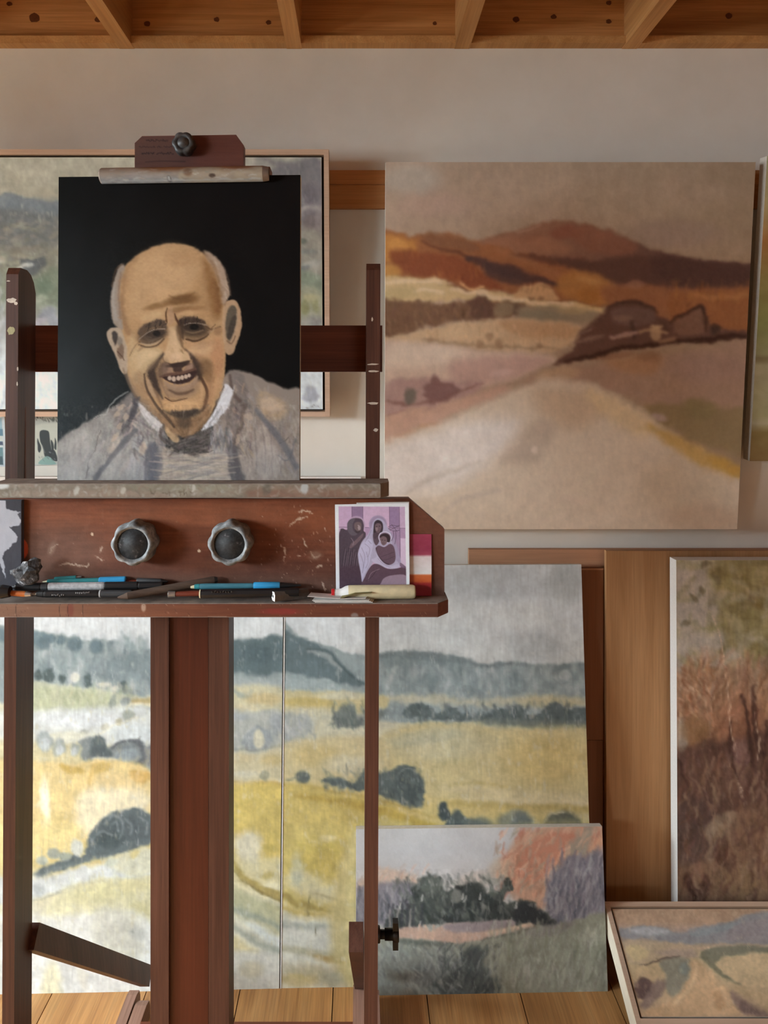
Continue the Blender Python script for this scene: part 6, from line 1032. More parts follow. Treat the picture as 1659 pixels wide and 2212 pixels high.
def frame(T, R, gap, w, t, proud, mat, tray='dark', side=None):
    """float frame: dark tray with four rails around the canvas"""
    tl, tr, br, bl = R; ux = (tr - tl).normalized(); uy = (tl - bl).normalized(); n = ux.cross(uy)        # n towards the viewer
    if n.y > 0: n = -n
    wd, ht = (tr - tl).length, (tl - bl).length
    def P(x, y, z): return bl + ux * x + uy * y + n * z
    def bar(nm, x0, x1, y0, y1, z0, z1, m):
        bm = bmesh.new(); add_hexa(bm, [P(x0, y0, z1), P(x1, y0, z1), P(x1, y1, z1), P(x0, y1, z1), P(x0, y0, z0), P(x1, y0, z0), P(x1, y1, z0), P(x0, y1, z0)]); return bmo(nm, bm, m, T, bevel=.0008)
    bar('backing_tray', -gap, wd + gap, -gap, ht + gap, -t, -t + .004, M[tray])
    o = gap + w; zb, zf = -t, proud
    bar('frame_rail', -o, -gap, -o, ht + o, zb, zf, side or mat); bar('frame_rail', wd + gap, wd + o, -o, ht + o, zb, zf, mat)
    bar('frame_rail', -gap, wd + gap, -o, -gap, zb, zf, mat); bar('frame_rail', -gap, wd + gap, ht + gap, ht + o, zb, zf, mat)

# ================================================================== the room
X0, X1, Y0, Y1, ZC = -2.30, 3.3, -2.7, 2.05, 2.56
def build_room():
    fl = tag(box('floor', X0, X1, Y0, Y1, -.06, -.022, M['gap']), kind='structure')
    w = .2245; x = .387 + w * 13; me = None
    while x > X0 + .02:
        a, b = x - w + .0012, x - .0012
        if b < X1 + w:
            bm = bmesh.new(); add_box(bm, max(a, X0), min(b, X1), Y0, Y1, -.022, 0); bmo('plank', bm, M['floor'], fl, bevel=.0012)
        x -= w
    tag(box('wall_back', X0, X1, Y1, Y1 + .12, -.06, ZC, M['plaster']), kind='structure')
    tag(box('wall_right', X1, X1 + .12, Y0, Y1 + .12, -.06, ZC, M['panelling']), kind='structure')
    fy, fa, fb, fc, fd = FILL_WIN; bm = bmesh.new()
    add_box(bm, X0 - .44, fa, Y0 - .2, Y0, -.06, ZC); add_box(bm, fb, X1 + .12, Y0 - .2, Y0, -.06, ZC); add_box(bm, fa, fb, Y0 - .2, Y0, -.06, fc); add_box(bm, fa, fb, Y0 - .2, Y0, fd, ZC)
    tag(bmo('wall_front', bm, M['panelling']), kind='structure')
    wn = thing('window_3', ((fa + fb) / 2, Y0, fc), None, None, kind='structure')  # frame of the added, unseen fill window
    for nm, a, q, c, d in (('jamb', fa, fa + .05, fc, fd), ('jamb', fb - .05, fb, fc, fd), ('head', fa + .05, fb - .05, fd - .05, fd), ('sill', fa + .05, fb - .05, fc, fc + .05), ('mullion', (fa + fb) / 2 - .025, (fa + fb) / 2 + .025, fc + .05, fd - .05)): box(nm, a, q, Y0 - .17, Y0 - .12, c, d, M['white_wood'], wn, .003)
    bm = bmesh.new(); ya = Y0
    for x, y0, y1, z0, z1 in WINS:
        add_box(bm, X0 - .44, X0, ya, y0, -.06, ZC); add_box(bm, X0 - .44, X0, y0, y1, -.06, z0); add_box(bm, X0 - .44, X0, y0, y1, z1, ZC); ya = y1
    add_box(bm, X0 - .44, X0, ya, Y1 + .12, -.06, ZC)
    tag(bmo('wall_left', bm, M['plaster']), kind='structure')
    for wi, (x, y0, y1, z0, z1) in enumerate(WINS):
      wn = thing('window_%d' % (wi + 1), (X0, (y0 + y1) / 2, z0), None, None, kind='structure')
      for nm, a, b, c, d in (('jamb', y0, y0 + .05, z0, z1), ('jamb', y1 - .05, y1, z0, z1), ('head', y0 + .05, y1 - .05, z1 - .05, z1), ('sill', y0 + .05, y1 - .05, z0, z0 + .05), ('mullion', (y0 + y1) / 2 - .025, (y0 + y1) / 2 + .025, z0 + .05, z1 - .05)):
          box(nm, X0 - .40, X0 - .35, a, b, c, d, M['white_wood'], wn, .003)
    cl = tag(box('ceiling', X0, X1, Y0, Y1, ZC, ZC + .05, M['pine']), kind='structure')
    zj = 2.358; jx = [-.618 - .4465 * 4, -.618 - .4465 * 3, -.618 - .4465 * 2, -.618 - .4465] + [-.618 + .4465 * k for k in range(9)]
    for i, x in enumerate(jx): box('joist', x - .02, x + .02, Y0, Y1 - .001, zj - .0015, ZC, M['joist'], cl, .002)
    for a, b in zip([X0 - .02] + jx, jx + [X1 + .02]):
        p = box('rim_board', a + .02, b - .02, Y1 - .018, Y1, zj + .02, ZC, M['pine'], cl)
        box('wall_plate', a + .02, b - .02, Y1 - .032, Y1, zj, zj + .02, M['joist'], cl, .002)
    for px, py, r in ((74, 38, 10), (212, 42, 6), (318, 51, 6), (468, 42, 5), (580, 48, 5), (939, 50, 4), (1115, 42, 6), (1196, 36, 5), (1315, 46, 5), (1315, 6, 5), (1575, 34, 6), (20, 8, 5)):
        c = W(px, py, Y1 - .019); rr = r / FPX * 2.03
        bm = bmesh.new(); v = [bm.verts.new(c + Vector((math.cos(t) * rr * 1.2 * random.uniform(.85, 1.15), 0, math.sin(t) * rr * random.uniform(.85, 1.15)))) for t in np.linspace(0, 2 * math.pi, 12, endpoint=False)]; e = bmesh.ops.extrude_face_region(bm, geom=[bm.faces.new(v)])
        for q in e['geom']:
            if isinstance(q, bmesh.types.BMVert): q.co.y += .001
        bmo('knot', bm, M['knot'], cl)
    t1 = thing('trim_1', (0, Y1, 1.9), None, None, kind='structure')
    za, zb, zc = W(0, 450, 2.035).z, W(0, 399, 2.035).z, W(0, 367, 2.035).z
    box('plank', X0, X1, Y1 - .016, Y1, za, zb - .001, M['batten'], t1, .0015); box('plank', X0, X1, Y1 - .013, Y1, zb + .001, zc, M['batten'], t1, .0015)
build_room()

# ================================================================== pictures and boards along the back wall
GAINS = dict(valley=(2.122, 2.593, 2.894), hills=(1.084, 1.155, 1.207), moor=(1.425, 1.662, 1.863), autumn=(1.662, 1.776, 1.83), reeds=(2.033, 2.467, 2.728), lane=(1.883, 2.047, 2.104), coast=(2.36, 2.917, 3.0), portrait=(1.133, 1.193, 1.213), card=(1.194, 1.329, 1.437), swatch=(1.574, 1.776, 1.84), prints=(0.867, 0.981, 1.055), board=(1.313, 1.24, 1.12), ledge=(1.011, 1.09, 1.129), shelf=(0.941, 0.87, 0.793), holder=(1.459, 1.65, 1.782), flake=(0.811, 0.854, 0.9), plate=(1.702, 1.493, 1.394))
def build_pictures():
    g = GAINS
    painting('landscape_canvas', paint_valley(), rect(.0664, .981, 1.993, 1.993, 1.0862, 1.90, 1.90, 2.0105), 'large square unframed landscape of russet hills and a pale track, hung on the wall', t=.03, gain=g['valley'])
    R = rect(-1.035, -.093, 1.985, 1.985, W(0, 884, 1.985).z, 1.915, 1.915, W(0, 340, 1.915).z)
    T = painting('framed_landscape', paint_moor(), R, 'pale wood framed moorland landscape on the wall, half hidden behind the portrait', gain=g['moor'])
    frame(T, R, .006, .0125, .036, .006, M['frame'])
    R = rect(1.012, 1.495, 1.99, 1.99, W(0, 996, 1.99).z, 1.905, 1.905, W(0, 337, 1.905).z)
    painting('coast_canvas', paint_coast(), R, 'unframed greenish brown canvas cut off by the right edge, beside the russet landscape', t=.033, gain=g['coast'])
    # the diptych leaning on the wall
    L = .108; H = .997
    R = (Vector((-.956, 1.838 + L, H)), Vector((-.1925, 1.8585 + L, H)), Vector((-.1925, 1.8585, 0)), Vector((-.956, 1.838, 0)))
    painting('hill_landscape_canvas', paint_hills(0), R, 'left canvas of the yellow and grey hill landscape, behind the easel legs', gain=g['hills'], group='two-panel hill landscape')
    R = (Vector((-.1900, 1.8595 + L, H)), Vector((.574, 1.875 + L, H)), Vector((.574, 1.875, 0)), Vector((-.1900, 1.8595, 0)))
    T2 = painting('hill_landscape_canvas', paint_hills(1), R, 'right canvas of the yellow and grey hill landscape, standing right of the seam', gain=g['hills'], group='two-panel hill landscape')
    a, d_ = R[0], R[3]; o_ = Vector((.0026, .00005, 0)); e_ = Vector((0, -.0016, 0))
    slab('turned_edge', a + e_, a + o_ + e_, d_ + o_ + e_, d_ + e_, .0016, M['canvas'], T2)
    R = (Vector((-.0066, 1.8825, .3715)), Vector((.5996, 1.8945, .3715)), Vector((.5996, 1.850, 0)), Vector((-.0066, 1.836, 0)))
    painting('autumn_trees_canvas', paint_autumn(), R, 'small unframed canvas of dark trees and orange autumn leaves leaning on the floor', gain=g['autumn'])
    R = rect(.8005, 1.38, 1.928, 1.928, 0, 1.938, 1.938, 1.018)
    painting('reeds_canvas', paint_reeds(), R, 'tall brown canvas of tangled reeds with a bright white edge, standing at the right', t=.04, gain=g['reeds'], edge='canvas')
    # lying picture
    yb, zb, yt, zt = 1.690, .0690, 1.884, .1745
    R = (Vector((.6215, yt, zt)), Vector((1.235, yt, zt)), Vector((1.235, yb, zb)), Vector((.6215, yb, zb)))
    T = painting('lane_landscape', paint_lane(), R, 'framed landscape of a lane between hedges lying tilted on the floor', t=.014, gain=g['lane'])
    frame(T, R, .0045, .011, .046, .004, M['frame2'])
    ux, uy = (R[1] - R[0]).normalized(), (R[0] - R[3]).normalized(); nn = ux.cross(uy); nn = nn if nn.z > 0 else -nn; q = .0155 + .0007; hh = (R[0] - R[3]).length
    bm = bmesh.new(); P_ = lambda x, y, z: R[3] + ux * x + uy * y + nn * z
    add_hexa(bm, [P_(-q, -.015, .0025), P_(-q + .0008, -.015, .0025), P_(-q + .0008, hh + .015, .0025), P_(-q, hh + .015, .0025), P_(-q, -.015, -.0455), P_(-q + .0008, -.015, -.0455), P_(-q + .0008, hh + .015, -.0455), P_(-q, hh + .015, -.0455)]); bmo('lit_side_sheet', bm, M['lit_side'], T)  # thin added sheet, paler than the frame wood to paint its lit left side
    # blank canvas and boards
    T = thing('blank_canvas', (-.5, 2.02, 0), 'blank white primed canvas standing behind the easel, only its top edge showing', 'canvas')
    box('primed_surface', -1.0, .0062, 2.012, 2.0145, 0, W(0, 1030, 2.013).z, M['canvas'], T); box('stretcher', -1.0, .0062, 2.0145, 2.032, 0, W(0, 1030, 2.013).z, M['canvas'], T, .001)
    T = thing('plywood_sheet', (.8, 2.036, 0), 'wide plywood sheet flat against the wall, its top strip showing above the boards', 'board')
    z = W(0, 1187, 2.026).z
    box('veneer', .2905, .96, 2.026, 2.029, 0, z, M['ply_x'], T, .0006); box('veneer', .962, 1.5, 2.026, 2.029, 0, z, M['ply_x'], T, .0006); box('core', .2905, 1.5, 2.029, 2.046, 0, z, M['ply_x'], T)
    T = thing('brown_panel', (.5, 2.016, 0), 'dark brown panel of two stacked boards between the hill landscape and tall board', 'panel')
    z1, z2 = W(0, 1600, 2.008).z, W(0, 1228, 2.006).z
    box('upper_panel', .30, .6395, 2.008, 2.022, z1 + .002, z2, M['mdf'], T, .0016); box('lower_panel', .30, .6385, 2.010, 2.024, 0, z1, M['mdf'], T, .0016); box('edge_lip', .30, .6395, 2.0065, 2.009, z2 - .004, z2, M['ply_x'], T)
    T = thing('tall_board', (1.0, 1.995, 0), 'tall golden brown plywood board standing behind the reeds canvas', 'board')
    z = W(0, 1190, 1.988).z; box('face_veneer', .6405, 1.44, 1.988, 1.991, 0, z, M['ply'], T, .0008); box('board_core', .6405, 1.44, 1.991, 2.004, 0, z, M['ply'], T)
    # two prints pinned under the framed landscape
    def pr(nm, c, a, d, lab):
        R = (W(*a[0], d), W(*a[1], d), W(*a[2], d), W(*a[3], d)); T = thing(nm, (R[2] + R[3]) / 2, lab, 'print', 'prints pinned to the wall'); painted('printed_face', c, quadpos(*R, .0004), M['print'], T, g['prints']); slab('paper', *R, .0014, M['white'], T)
    pr('tree_print', paint_print_trees(), [(66, 893), (190, 893), (190, 1002), (66, 1006)], 2.046, 'small print of dark trees above a teal mound, pinned beside the easel post')
    pr('sea_print', paint_print_sea(), [(-95, 897), (10, 897), (13, 1008), (-95, 1008)], 2.046, 'small blue seascape print at the left edge, left of the easel post')
build_pictures()

# ================================================================== the easel
def build_easel():
    g = GAINS
    E = thing('easel', (-.28, 1.45, 0), 'paint-spattered mahogany studio easel holding the portrait', 'easel'); e = M['easel']
    # side posts: profile in y-z, a touch out of plumb like the real ones
    def post(x0t, x1t, x0b, x1b, zt, y0=1.30, y1=1.37):
        prof = [(y0, .04), (y0, zt - .012), (y0 + .008, zt), (y1 - .036, zt), (y1 - .020, zt - .006), (y1 - .008, zt - .018), (y1, zt - .036), (y1, .04)]
        bm = bmesh.new(); rows = []
        for side in (0, 1):
            r = []
            for y, z in prof:
                k = (z - .04) / (zt - .04); xx = (x0b + (x0t - x0b) * k) if side == 0 else (x1b + (x1t - x1b) * k); r.append(bm.verts.new((xx, y, z)))
            rows.append(r)
        bm.faces.new(rows[0]); bm.faces.new(rows[1][::-1]); n = len(prof)
        for i in range(n): bm.faces.new((rows[0][i], rows[1][i], rows[1][(i + 1) % n], rows[0][(i + 1) % n]))
        return bmo('post', bm, e, E, bevel=.0015)
    zt = W(0, 577, 1.30).z
    pl = post(W(13.5, 0, 1.3).x, W(40, 0, 1.3).x, W(2, 0, 1.3).x, W(28, 0, 1.3).x, zt)
    prr = post(W(791.5, 0, 1.3).x, W(822, 0, 1.3).x, W(785.5, 0, 1.3).x, W(814, 0, 1.3).x, W(0, 568, 1.3).z)
    xg = W(37, 0, 1.3).x
    box('groove', W(36.3, 0, 1.3).x, W(37.6, 0, 1.3).x + .0005, 1.328, 1.333, 1.13, 1.44, M['groove'], pl)
    # dried paint on the posts
    def blot(px, py, rx, ry, d, m, par, seed):
        rs = random.Random(seed); c = W(px, py, d); bm = bmesh.new()
        v = [bm.verts.new(c + Vector((math.cos(t) * rx / FPX * d * rs.uniform(.7, 1.1), 0, math.sin(t) * ry / FPX * d * rs.uniform(.7, 1.1)))) for t in np.linspace(0, 2 * math.pi, 14, endpoint=False)]
        f = bm.faces.new(v); r = bmesh.ops.extrude_face_region(bm, geom=[f])
        for q in r['geom']:
            if isinstance(q, bmesh.types.BMVert): q.co.y += .0012
        bmo('paint_blot', bm, m, par)
    for a in ((25, 649, 12, 6, 1), (18, 607, 4, 1.6, 2), (34, 655, 5, 4, 8)): blot(*a[:4], 1.2996, M['smear'], pl, a[4])
    blot(23.5, 715, 9, 10, 1.2996, M['smear2'], pl, 5)
    for a in ((38, 797, 1.6, 5, 3), (37, 829, 1.6, 5, 4)): blot(*a[:4], 1.2996, M['smear'], pl, a[4])
    for a in ((806, 787, 13, 2, 11), (806, 802, 14, 2.4, 12), (806, 871, 13, 3, 13), (812, 929, 6, 4, 14), (804, 690, 2, 5, 15)): blot(*a[:4], 1.2996, M['smear'], prr, a[4])
    box('crossbar', -.602, .042, 1.3702, 1.392, W(0, 803, 1.37).z, W(0, 703, 1.37).z, M['easel_x'], E, .002)
    # mast of two rails and a sliding board
    zr = 1.74
    box('mast_rail', W(325, 0, 1.285).x, W(364.5, 0, 1.285).x, 1.285, 1.335, .05, zr, e, E, .0025); box('mast_rail', W(450.5, 0, 1.285).x, W(494.5, 0, 1.285).x, 1.285, 1.335, .05, zr, e, E, .0025)
    box('mast_board', W(366, 0, 1.29).x, W(449.5, 0, 1.29).x, 1.291, 1.318, .055, W(0, 300, 1.29).z, M['easel_red'], E, .0012)
    # canvas ledge
    zt, zb = W(0, 1044.5, 1.195).z, W(0, 1075.5, 1.195).z; xl, xr = W(-22, 0, 1.195).x, W(820.5, 0, 1.195).x
    L = prism('canvas_ledge', [(xl, 1.195, zb), (xr, 1.195, zb), (W(840, 0, 1.216).x, 1.216, zb), (W(840, 0, 1.216).x, 1.262, zb), (xl, 1.262, zb)], (0, 0, zt - zb), M['dusty'], E, .002)
    painted('ledge_face', paint_ledge(), lambda c: np.stack([(c.X - CX) / FPX * 1.1944, np.full(c.X.shape, 1.1944), np.clip(EYE - (c.Y - CY) / FPX * 1.1944, zb + .0012, zt - .0012)], -1), M['worn'], L, g['ledge'])
    # knob board with clipped corners
    D = 1.245; zt, zb = W(0, 1077, D).z, 1.1153; k = (W(0, 1143, D).z, W(884, 0, D).x, W(960, 0, D).x); xm = -.283; xL = W(-166, 0, D).x
    K = prism('knob_board', [(xL, D, zb), (k[2], D, zb), (k[2], D, k[0]), (k[1], D, zt), (xL + k[2] - k[1], D, zt), (xL, D, k[0])], (0, .022, 0), M['easel_x'], E, .0012)
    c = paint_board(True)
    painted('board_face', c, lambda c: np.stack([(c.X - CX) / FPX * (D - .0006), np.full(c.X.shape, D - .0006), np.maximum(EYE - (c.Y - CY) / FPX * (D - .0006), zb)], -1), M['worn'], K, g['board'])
    # pencil shelf
    z1, z0 = 1.1153, W(0, 1333.5, 1.20).z; xr = W(945.5, 0, 1.2).x; xl = W(-168, 0, 1.2).x
    S = prism('pencil_shelf', [(xl, 1.20, z0), (xr, 1.20, z0), (W(967.5, 0, 1.224).x, 1.224, z0), (W(967.5, 0, 1.224).x, 1.267, z0), (xl, 1.267, z0)], (0, 0, z1 - z0), M['dusty'], E, .0015)
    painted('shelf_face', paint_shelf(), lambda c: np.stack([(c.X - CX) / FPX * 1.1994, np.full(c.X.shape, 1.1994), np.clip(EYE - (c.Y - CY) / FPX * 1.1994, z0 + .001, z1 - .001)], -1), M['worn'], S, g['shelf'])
    prism('chamfer_face', [(xr + .0004, 1.1996, z0 + .001), (W(967.5, 0, 1.224).x + .0004, 1.2236, z0 + .001), (W(967.5, 0, 1.224).x + .0004, 1.2236, z1 - .001), (xr + .0004, 1.1996, z1 - .001)], (-.0006, .0006, 0), M['easel_x'], S)
    # scalloped hand knobs
    def knob(nm, c, r, depth, lobes, mat, inner, par, rim=.77, rec=.0065, dx=0, amp=.055):
        bm = bmesh.new(); n = lobes * 8; rings = []
        def ring(rad, y, wav=1.0):
            out = []
            for i in range(n):
                t = 2 * math.pi * i / n + .25; q = rad * (1 + amp * wav * (abs(math.cos(lobes * t / 2)) * 2 - 1.27)); out.append(bm.verts.new((c.x + math.cos(t) * q, y, c.z + math.sin(t) * q)))
            return out
        y = c.y
        prof = [(r * .90, y + depth, .8), (r * 1.02, y + depth * .85, 1), (r * 1.03, y + depth * .35, 1), (r * .97, y + depth * .10, 1), (r * .86, y, .7), (r * (rim + .04), y + .0006, .2), (r * rim, y + .002, 0), (r * (rim - .06), y + rec, 0)]
        for rad, yy, wv in prof: rings.append(ring(rad, yy, wv))
        for a, b in zip(rings, rings[1:]):
            for i in range(n): bm.faces.new((a[i], b[i], b[(i + 1) % n], a[(i + 1) % n]))
        bm.faces.new(rings[0]); bm.faces.new(rings[-1][::-1]); o = bmo(nm, bm, mat, par, smooth=True)
        if inner is not None: lathe('knob_centre', (c.x, y + rec - .0012, c.z), (c.x, y + rec + .002, c.z), [(0, r * (rim - .05)), (1, r * (rim - .05))], inner, o, 40)
        return o
    for px in (284, 494): knob('hand_knob', W(px, 1177, 1.203), .0335, .041, 8, M['knob'], M['knobin'], E)
    # top clamp
    D = 1.268; P = [(291, 352), (291, 309), (307, 294), (510, 291), (526, 313), (526, 352)]
    pl2 = prism('top_plate', [W(x, y + 14 if y > 350 else y, D) for x, y in P], (0, .02, 0), M['easel_x'], E, .001)
    cc = paint_plate(True); painted('plate_face', cc, lambda c: np.stack([(c.X - CX) / FPX * (D - .0006), np.full(c.X.shape, D - .0006), EYE - (c.Y - CY) / FPX * (D - .0006)], -1), M['worn'], pl2, g['plate'])
    kn = knob('clamp_knob', W(394.5, 307, 1.246), .0178, .021, 6, M['knobtop'], None, E, rim=.5, rec=-.002, amp=.07)
    # half-round holder bar
    D = 1.212; a0, a1 = W(214, 356, D), W(566, 351, D); hgt = 36 / FPX * D; N = 23
    def hp(c):
        A = a0 + (a1 - a0) * 0; th = c.V * math.pi * .86 + .1
        x = a0.x + (a1.x - a0.x) * c.U; z0_ = a0.z + (a1.z - a0.z) * c.U
        z = z0_ - (1 - np.cos(th)) / (1 - math.cos(math.pi * .86 + .1)) * hgt; y = D + .022 - .022 * np.sin(th)
        return np.stack([x, y, z], -1)
    H = prism('holder_bar', [Vector((a0.x, D + .021, a0.z)), Vector((a1.x + .010, D + .021, a1.z - .0005)), Vector((a1.x + .010, D + .021, W(0, 376, 1.235).z)), Vector((a0.x, D + .021, W(0, 380, 1.235).z))], (0, .034, 0), M['easel_x'], E, .001)
    painted('holder_face', paint_holder(), hp, M['worn'], H, g['holder'])
    def cap(x0, x1, zoff, mat, nm, shrink):
        bm = bmesh.new(); r0, r1 = [], []
        for i in range(14):
            th = .1 + i / 13 * math.pi * .86; z = zoff - (1 - math.cos(th)) / (1 - math.cos(math.pi * .86 + .1)) * hgt; y = D + .022 - .022 * math.sin(th); r0.append(bm.verts.new((x0, y, z))); r1.append(bm.verts.new((x1, D + .022 - .022 * shrink * math.sin(th), zoff - hgt / 2 + (z - zoff + hgt / 2) * shrink)))
        for i in range(13): bm.faces.new((r0[i], r1[i], r1[i + 1], r0[i + 1]))
        bm.faces.new(r1); bmo(nm, bm, mat, H, smooth=False)
    cap(a1.x, a1.x + .0095, a1.z, M['dusty'], 'bar_end', .86); cap(a0.x, a0.x - .0022, a0.z, M['dusty'], 'bar_end', .9)
    # rear struts from the posts down to the feet
    def strut(p0, p1, h0, h1, x_t, mat):
        """board from p0 to p1 (top inner edge), height h, thickness x_t to the left"""
        bm = bmesh.new(); up0 = Vector((0, h0 * .62, h0 * .78)); up1 = Vector((0, h1 * .62, h1 * .78)); t = Vector((-x_t, 0, 0))
        add_hexa(bm, [p0 - up0 + t, p0 - up0, p0 + up0, p0 + up0 + t, p1 - up1 + t, p1 - up1, p1 + up1, p1 + up1 + t]); return bmo('strut', bm, mat, E, bevel=.0015)
    strut(Vector((-.572, 1.365, .478)), Vector((-.487, 1.80, .075)), .020, .020, .022, e)
    strut(Vector((.008, 1.352, .486)), Vector((.016, 1.80, .072)), .022, .022, .0255, e)
    def foot(x0, x1, y1, zt):
        prof = [(1.05, 0), (1.05, zt * .7), (1.09, zt), (y1 - .03, zt), (y1 - .008, zt - .006), (y1, zt * .55), (y1, 0)]
        return prism('foot_rail', [(x0, y, z) for y, z in prof], (x1 - x0, 0, 0), M['foot'], E, .002)
    foot(-.536, -.513, 1.805, .050); foot(-.509, -.482, 1.775, .050); foot(-.013, .0265, 1.815, .075 - .02); foot(.030, .047, 1.79, .062)
    box('foot_crossbar', -.482, -.013, 1.655, 1.70, .004, .050, M['easel_x'], E, .002)
    # tilt knob on the right post
    c = W(816, 2018, 1.335); z = c.z; y = 1.335; x = W(814.5, 0, 1.30).x
    lathe('tilt_bolt', (x - .002, y, z), (x + .030, y, z), [(0, .0075), (1, .0075)], M['black'], E, 14); lathe('bolt_collar', (x - .001, y, z), (x + .0062, y, z), [(0, .0135), (.8, .0135), (1, .012)], M['black'], E, 18)
    o = lathe('tilt_knob', (x + .014, y, z), (x + .0385, y, z), [(0, .0095), (.55, .0098), (.62, .012), (1, .012)], M['black'], E, 18); 
    for s in (0, 1):
        bm = bmesh.new(); add_box(bm, x + .028, x + .0375, y - .007, y + .007, z - .0235 if s else z, z if s else z + .0235); bmo('wing', bm, M['black'], o, bevel=.003, seg=2)
build_easel()

# ================================================================== portrait and the things on the easel
def build_portrait():
    d = 1.235; R = (W(127, 382.5, d), W(649, 378, d), W(647, 1044.5, d), W(124, 1044.5, d))
    zf = W(0, 1044.5, 1.195).z
    lift = zf - R[2].z; R = (R[0], R[1], Vector((R[2].x, d, zf + .0005)), Vector((R[3].x, d, zf + .0005)))
    painting('portrait_canvas', paint_portrait(), R, 'portrait of a smiling bald man on a black ground, clamped in the easel', t=.018, gain=GAINS['portrait'], mat='oil_dark')
build_portrait()

SZ = 1.1153     # shelf top
def rod(name, label, cat, p0, p1, segs, group=None, n=12):
    """pen or pencil: segments (part name, t0, t1, r0, r1, material) along p0..p1"""
    p0, p1 = Vector(p0), Vector(p1); T = thing(name, Vector((p0 + p1) / 2), label, cat, group)
    for nm, t0, t1, r0, r1, m in segs:
        bm = bmesh.new(); add_lathe(bm, p0.lerp(p1, t0), p0.lerp(p1, t1), [(0, r0 * .9), (.04, r0), (.96, r1), (1, r1 * .9)] if abs(r0 - r1) < .002 else [(0, r0), (1, r1)], n); bmo(nm, bm, M[m], T, smooth=False); auto_smooth(T.children[-1] if T.children else bpy.data.objects[-1], .7)
    return T
def build_shelf_things():
    g = GAINS; G = 'drawing tools on the pencil shelf'
    # printed card and colour strip leaning on the knob board
    zb = SZ + .0006
    d0, d1 = 1.2345, 1.2405; R = (W(723.5, 1090, d1), W(883, 1086.5, d1), W(885, 1290, d0), W(726, 1291, d0)); R = (R[0], R[1], Vector((R[2].x, d0, zb)), Vector((R[3].x, d0, zb)))
    T = thing('printed_card', (R[2] + R[3]) / 2, 'white-bordered mauve print of three robed figures leaning on the knob board', 'card'); painted('printed_face', paint_card(), quadpos(*R, .0004), M['print'], T, g['card']); slab('card_stock', *R, .0014, M['white'], T)
    slab('back_card', W(770, 1086, d1 + .002), W(884, 1084, d1 + .002), Vector((W(885, 0, d0).x, d0 + .002, zb)), Vector((W(770, 0, d0).x, d0 + .002, zb)), .0008, M['white'], T)
    R = (W(870, 1154, 1.2432), W(932, 1154, 1.2432), Vector((W(932, 0, 1.2412).x, 1.2405, zb)), Vector((W(870, 0, 1.2412).x, 1.2405, zb)))
    T = thing('colour_strip', (R[2] + R[3]) / 2, 'narrow striped card in magenta, white, orange and red behind the mauve print', 'card'); painted('striped_face', paint_swatch(), quadpos(*R, .0004), M['print'], T, g['swatch']); slab('card_stock', *R, .0012, M['red'], T)
    # flaking grey box at the left end
    x0, x1 = W(-78, 0, 1.235).x, W(46.5, 0, 1.235).x; zt = W(0, 1079, 1.235).z - .001
    T = thing('grey_panel', ((x0 + x1) / 2, 1.24, SZ), 'charcoal grey panel with flaking white paint at the left end of the shelf', 'panel'); box('panel_body', x0, x1, 1.2356, 1.2442, zb, zt, M['greybox'], T, .0006)
    painted('flaking_face', paint_flake(), quadpos(Vector((x0 + .0006, 1.235, zt - .0006)), Vector((x1 - .0006, 1.235, zt - .0006)), Vector((x1 - .0006, 1.235, zb + .0006)), Vector((x0 + .0006, 1.235, zb + .0006)), 0), M['worn'], T, g['flake'])
    # crumpled lump
    c = W(57, 1238, 1.212); bm = bmesh.new(); bmesh.ops.create_icosphere(bm, subdivisions=3, radius=1)
    rs = np.random.RandomState(9); ph = rs.uniform(0, 6, (6, 3)); fr = rs.uniform(1.5, 4.5, (6, 3))
    for v in bm.verts:
        q = v.co.copy(); k = 1 + .16 * sum(math.sin(fr[i][0] * q.x + ph[i][0]) * math.sin(fr[i][1] * q.y + ph[i][1]) * math.sin(fr[i][2] * q.z + ph[i][2]) for i in range(6))
        if q.x > .1 and q.z > .1: k *= 1.28
        if q.x < -.2 and q.z > .3: k *= .8
        v.co = Vector((c.x + q.x * .0205 * k, c.y + q.y * .009 * k, c.z + q.z * .0175 * k))
    lo = min(v.co.z for v in bm.verts)
    tag(bmo('charcoal_lump', bm, M['lump'], base=(c.x, c.y, lo)), 'crumpled dark lump with white flecks sitting on the pens beside the grey box', 'lump', G)
    # pens: a loose pile, back row leaning on the board, front row on the shelf
    def at(px, py, d): return W(px, py, d)
    rod('ballpoint_pen', 'clear teal ballpoint with a blue cap, back row behind the white marker', 'pen', at(92, 1257, 1.236), at(272, 1252, 1.238), [('pen_tip', 0, .06, .0008, .0022, 'cream'), ('barrel', .06, .70, .0040, .0042, 'teal'), ('cap', .68, 1, .0054, .0054, 'blue')], G)
    rod('ballpoint_pen', 'thin teal pen with a pocket clip lying behind the blue-capped pen', 'pen', at(118, 1250, 1.241), at(176, 1246, 1.242), [('barrel', 0, .8, .0028, .0028, 'teal'), ('clip', .3, 1, .0014, .0014, 'chrome')], G)
    rod('marker_pen', 'black marker with a paint-smudged white barrel in the middle of the pile', 'marker', at(24, 1268, 1.222), at(352, 1264, 1.226), [('tip', 0, .03, .002, .0036, 'black2'), ('front_cap', .03, .20, .0062, .0062, 'black'), ('collar', .20, .245, .0064, .0064, 'black2'), ('barrel', .245, .615, .0062, .0062, 'whitebar'), ('rear_cap', .615, .84, .0064, .0062, 'black'), ('end_plug', .84, 1, .0058, .0054, 'black')], G)
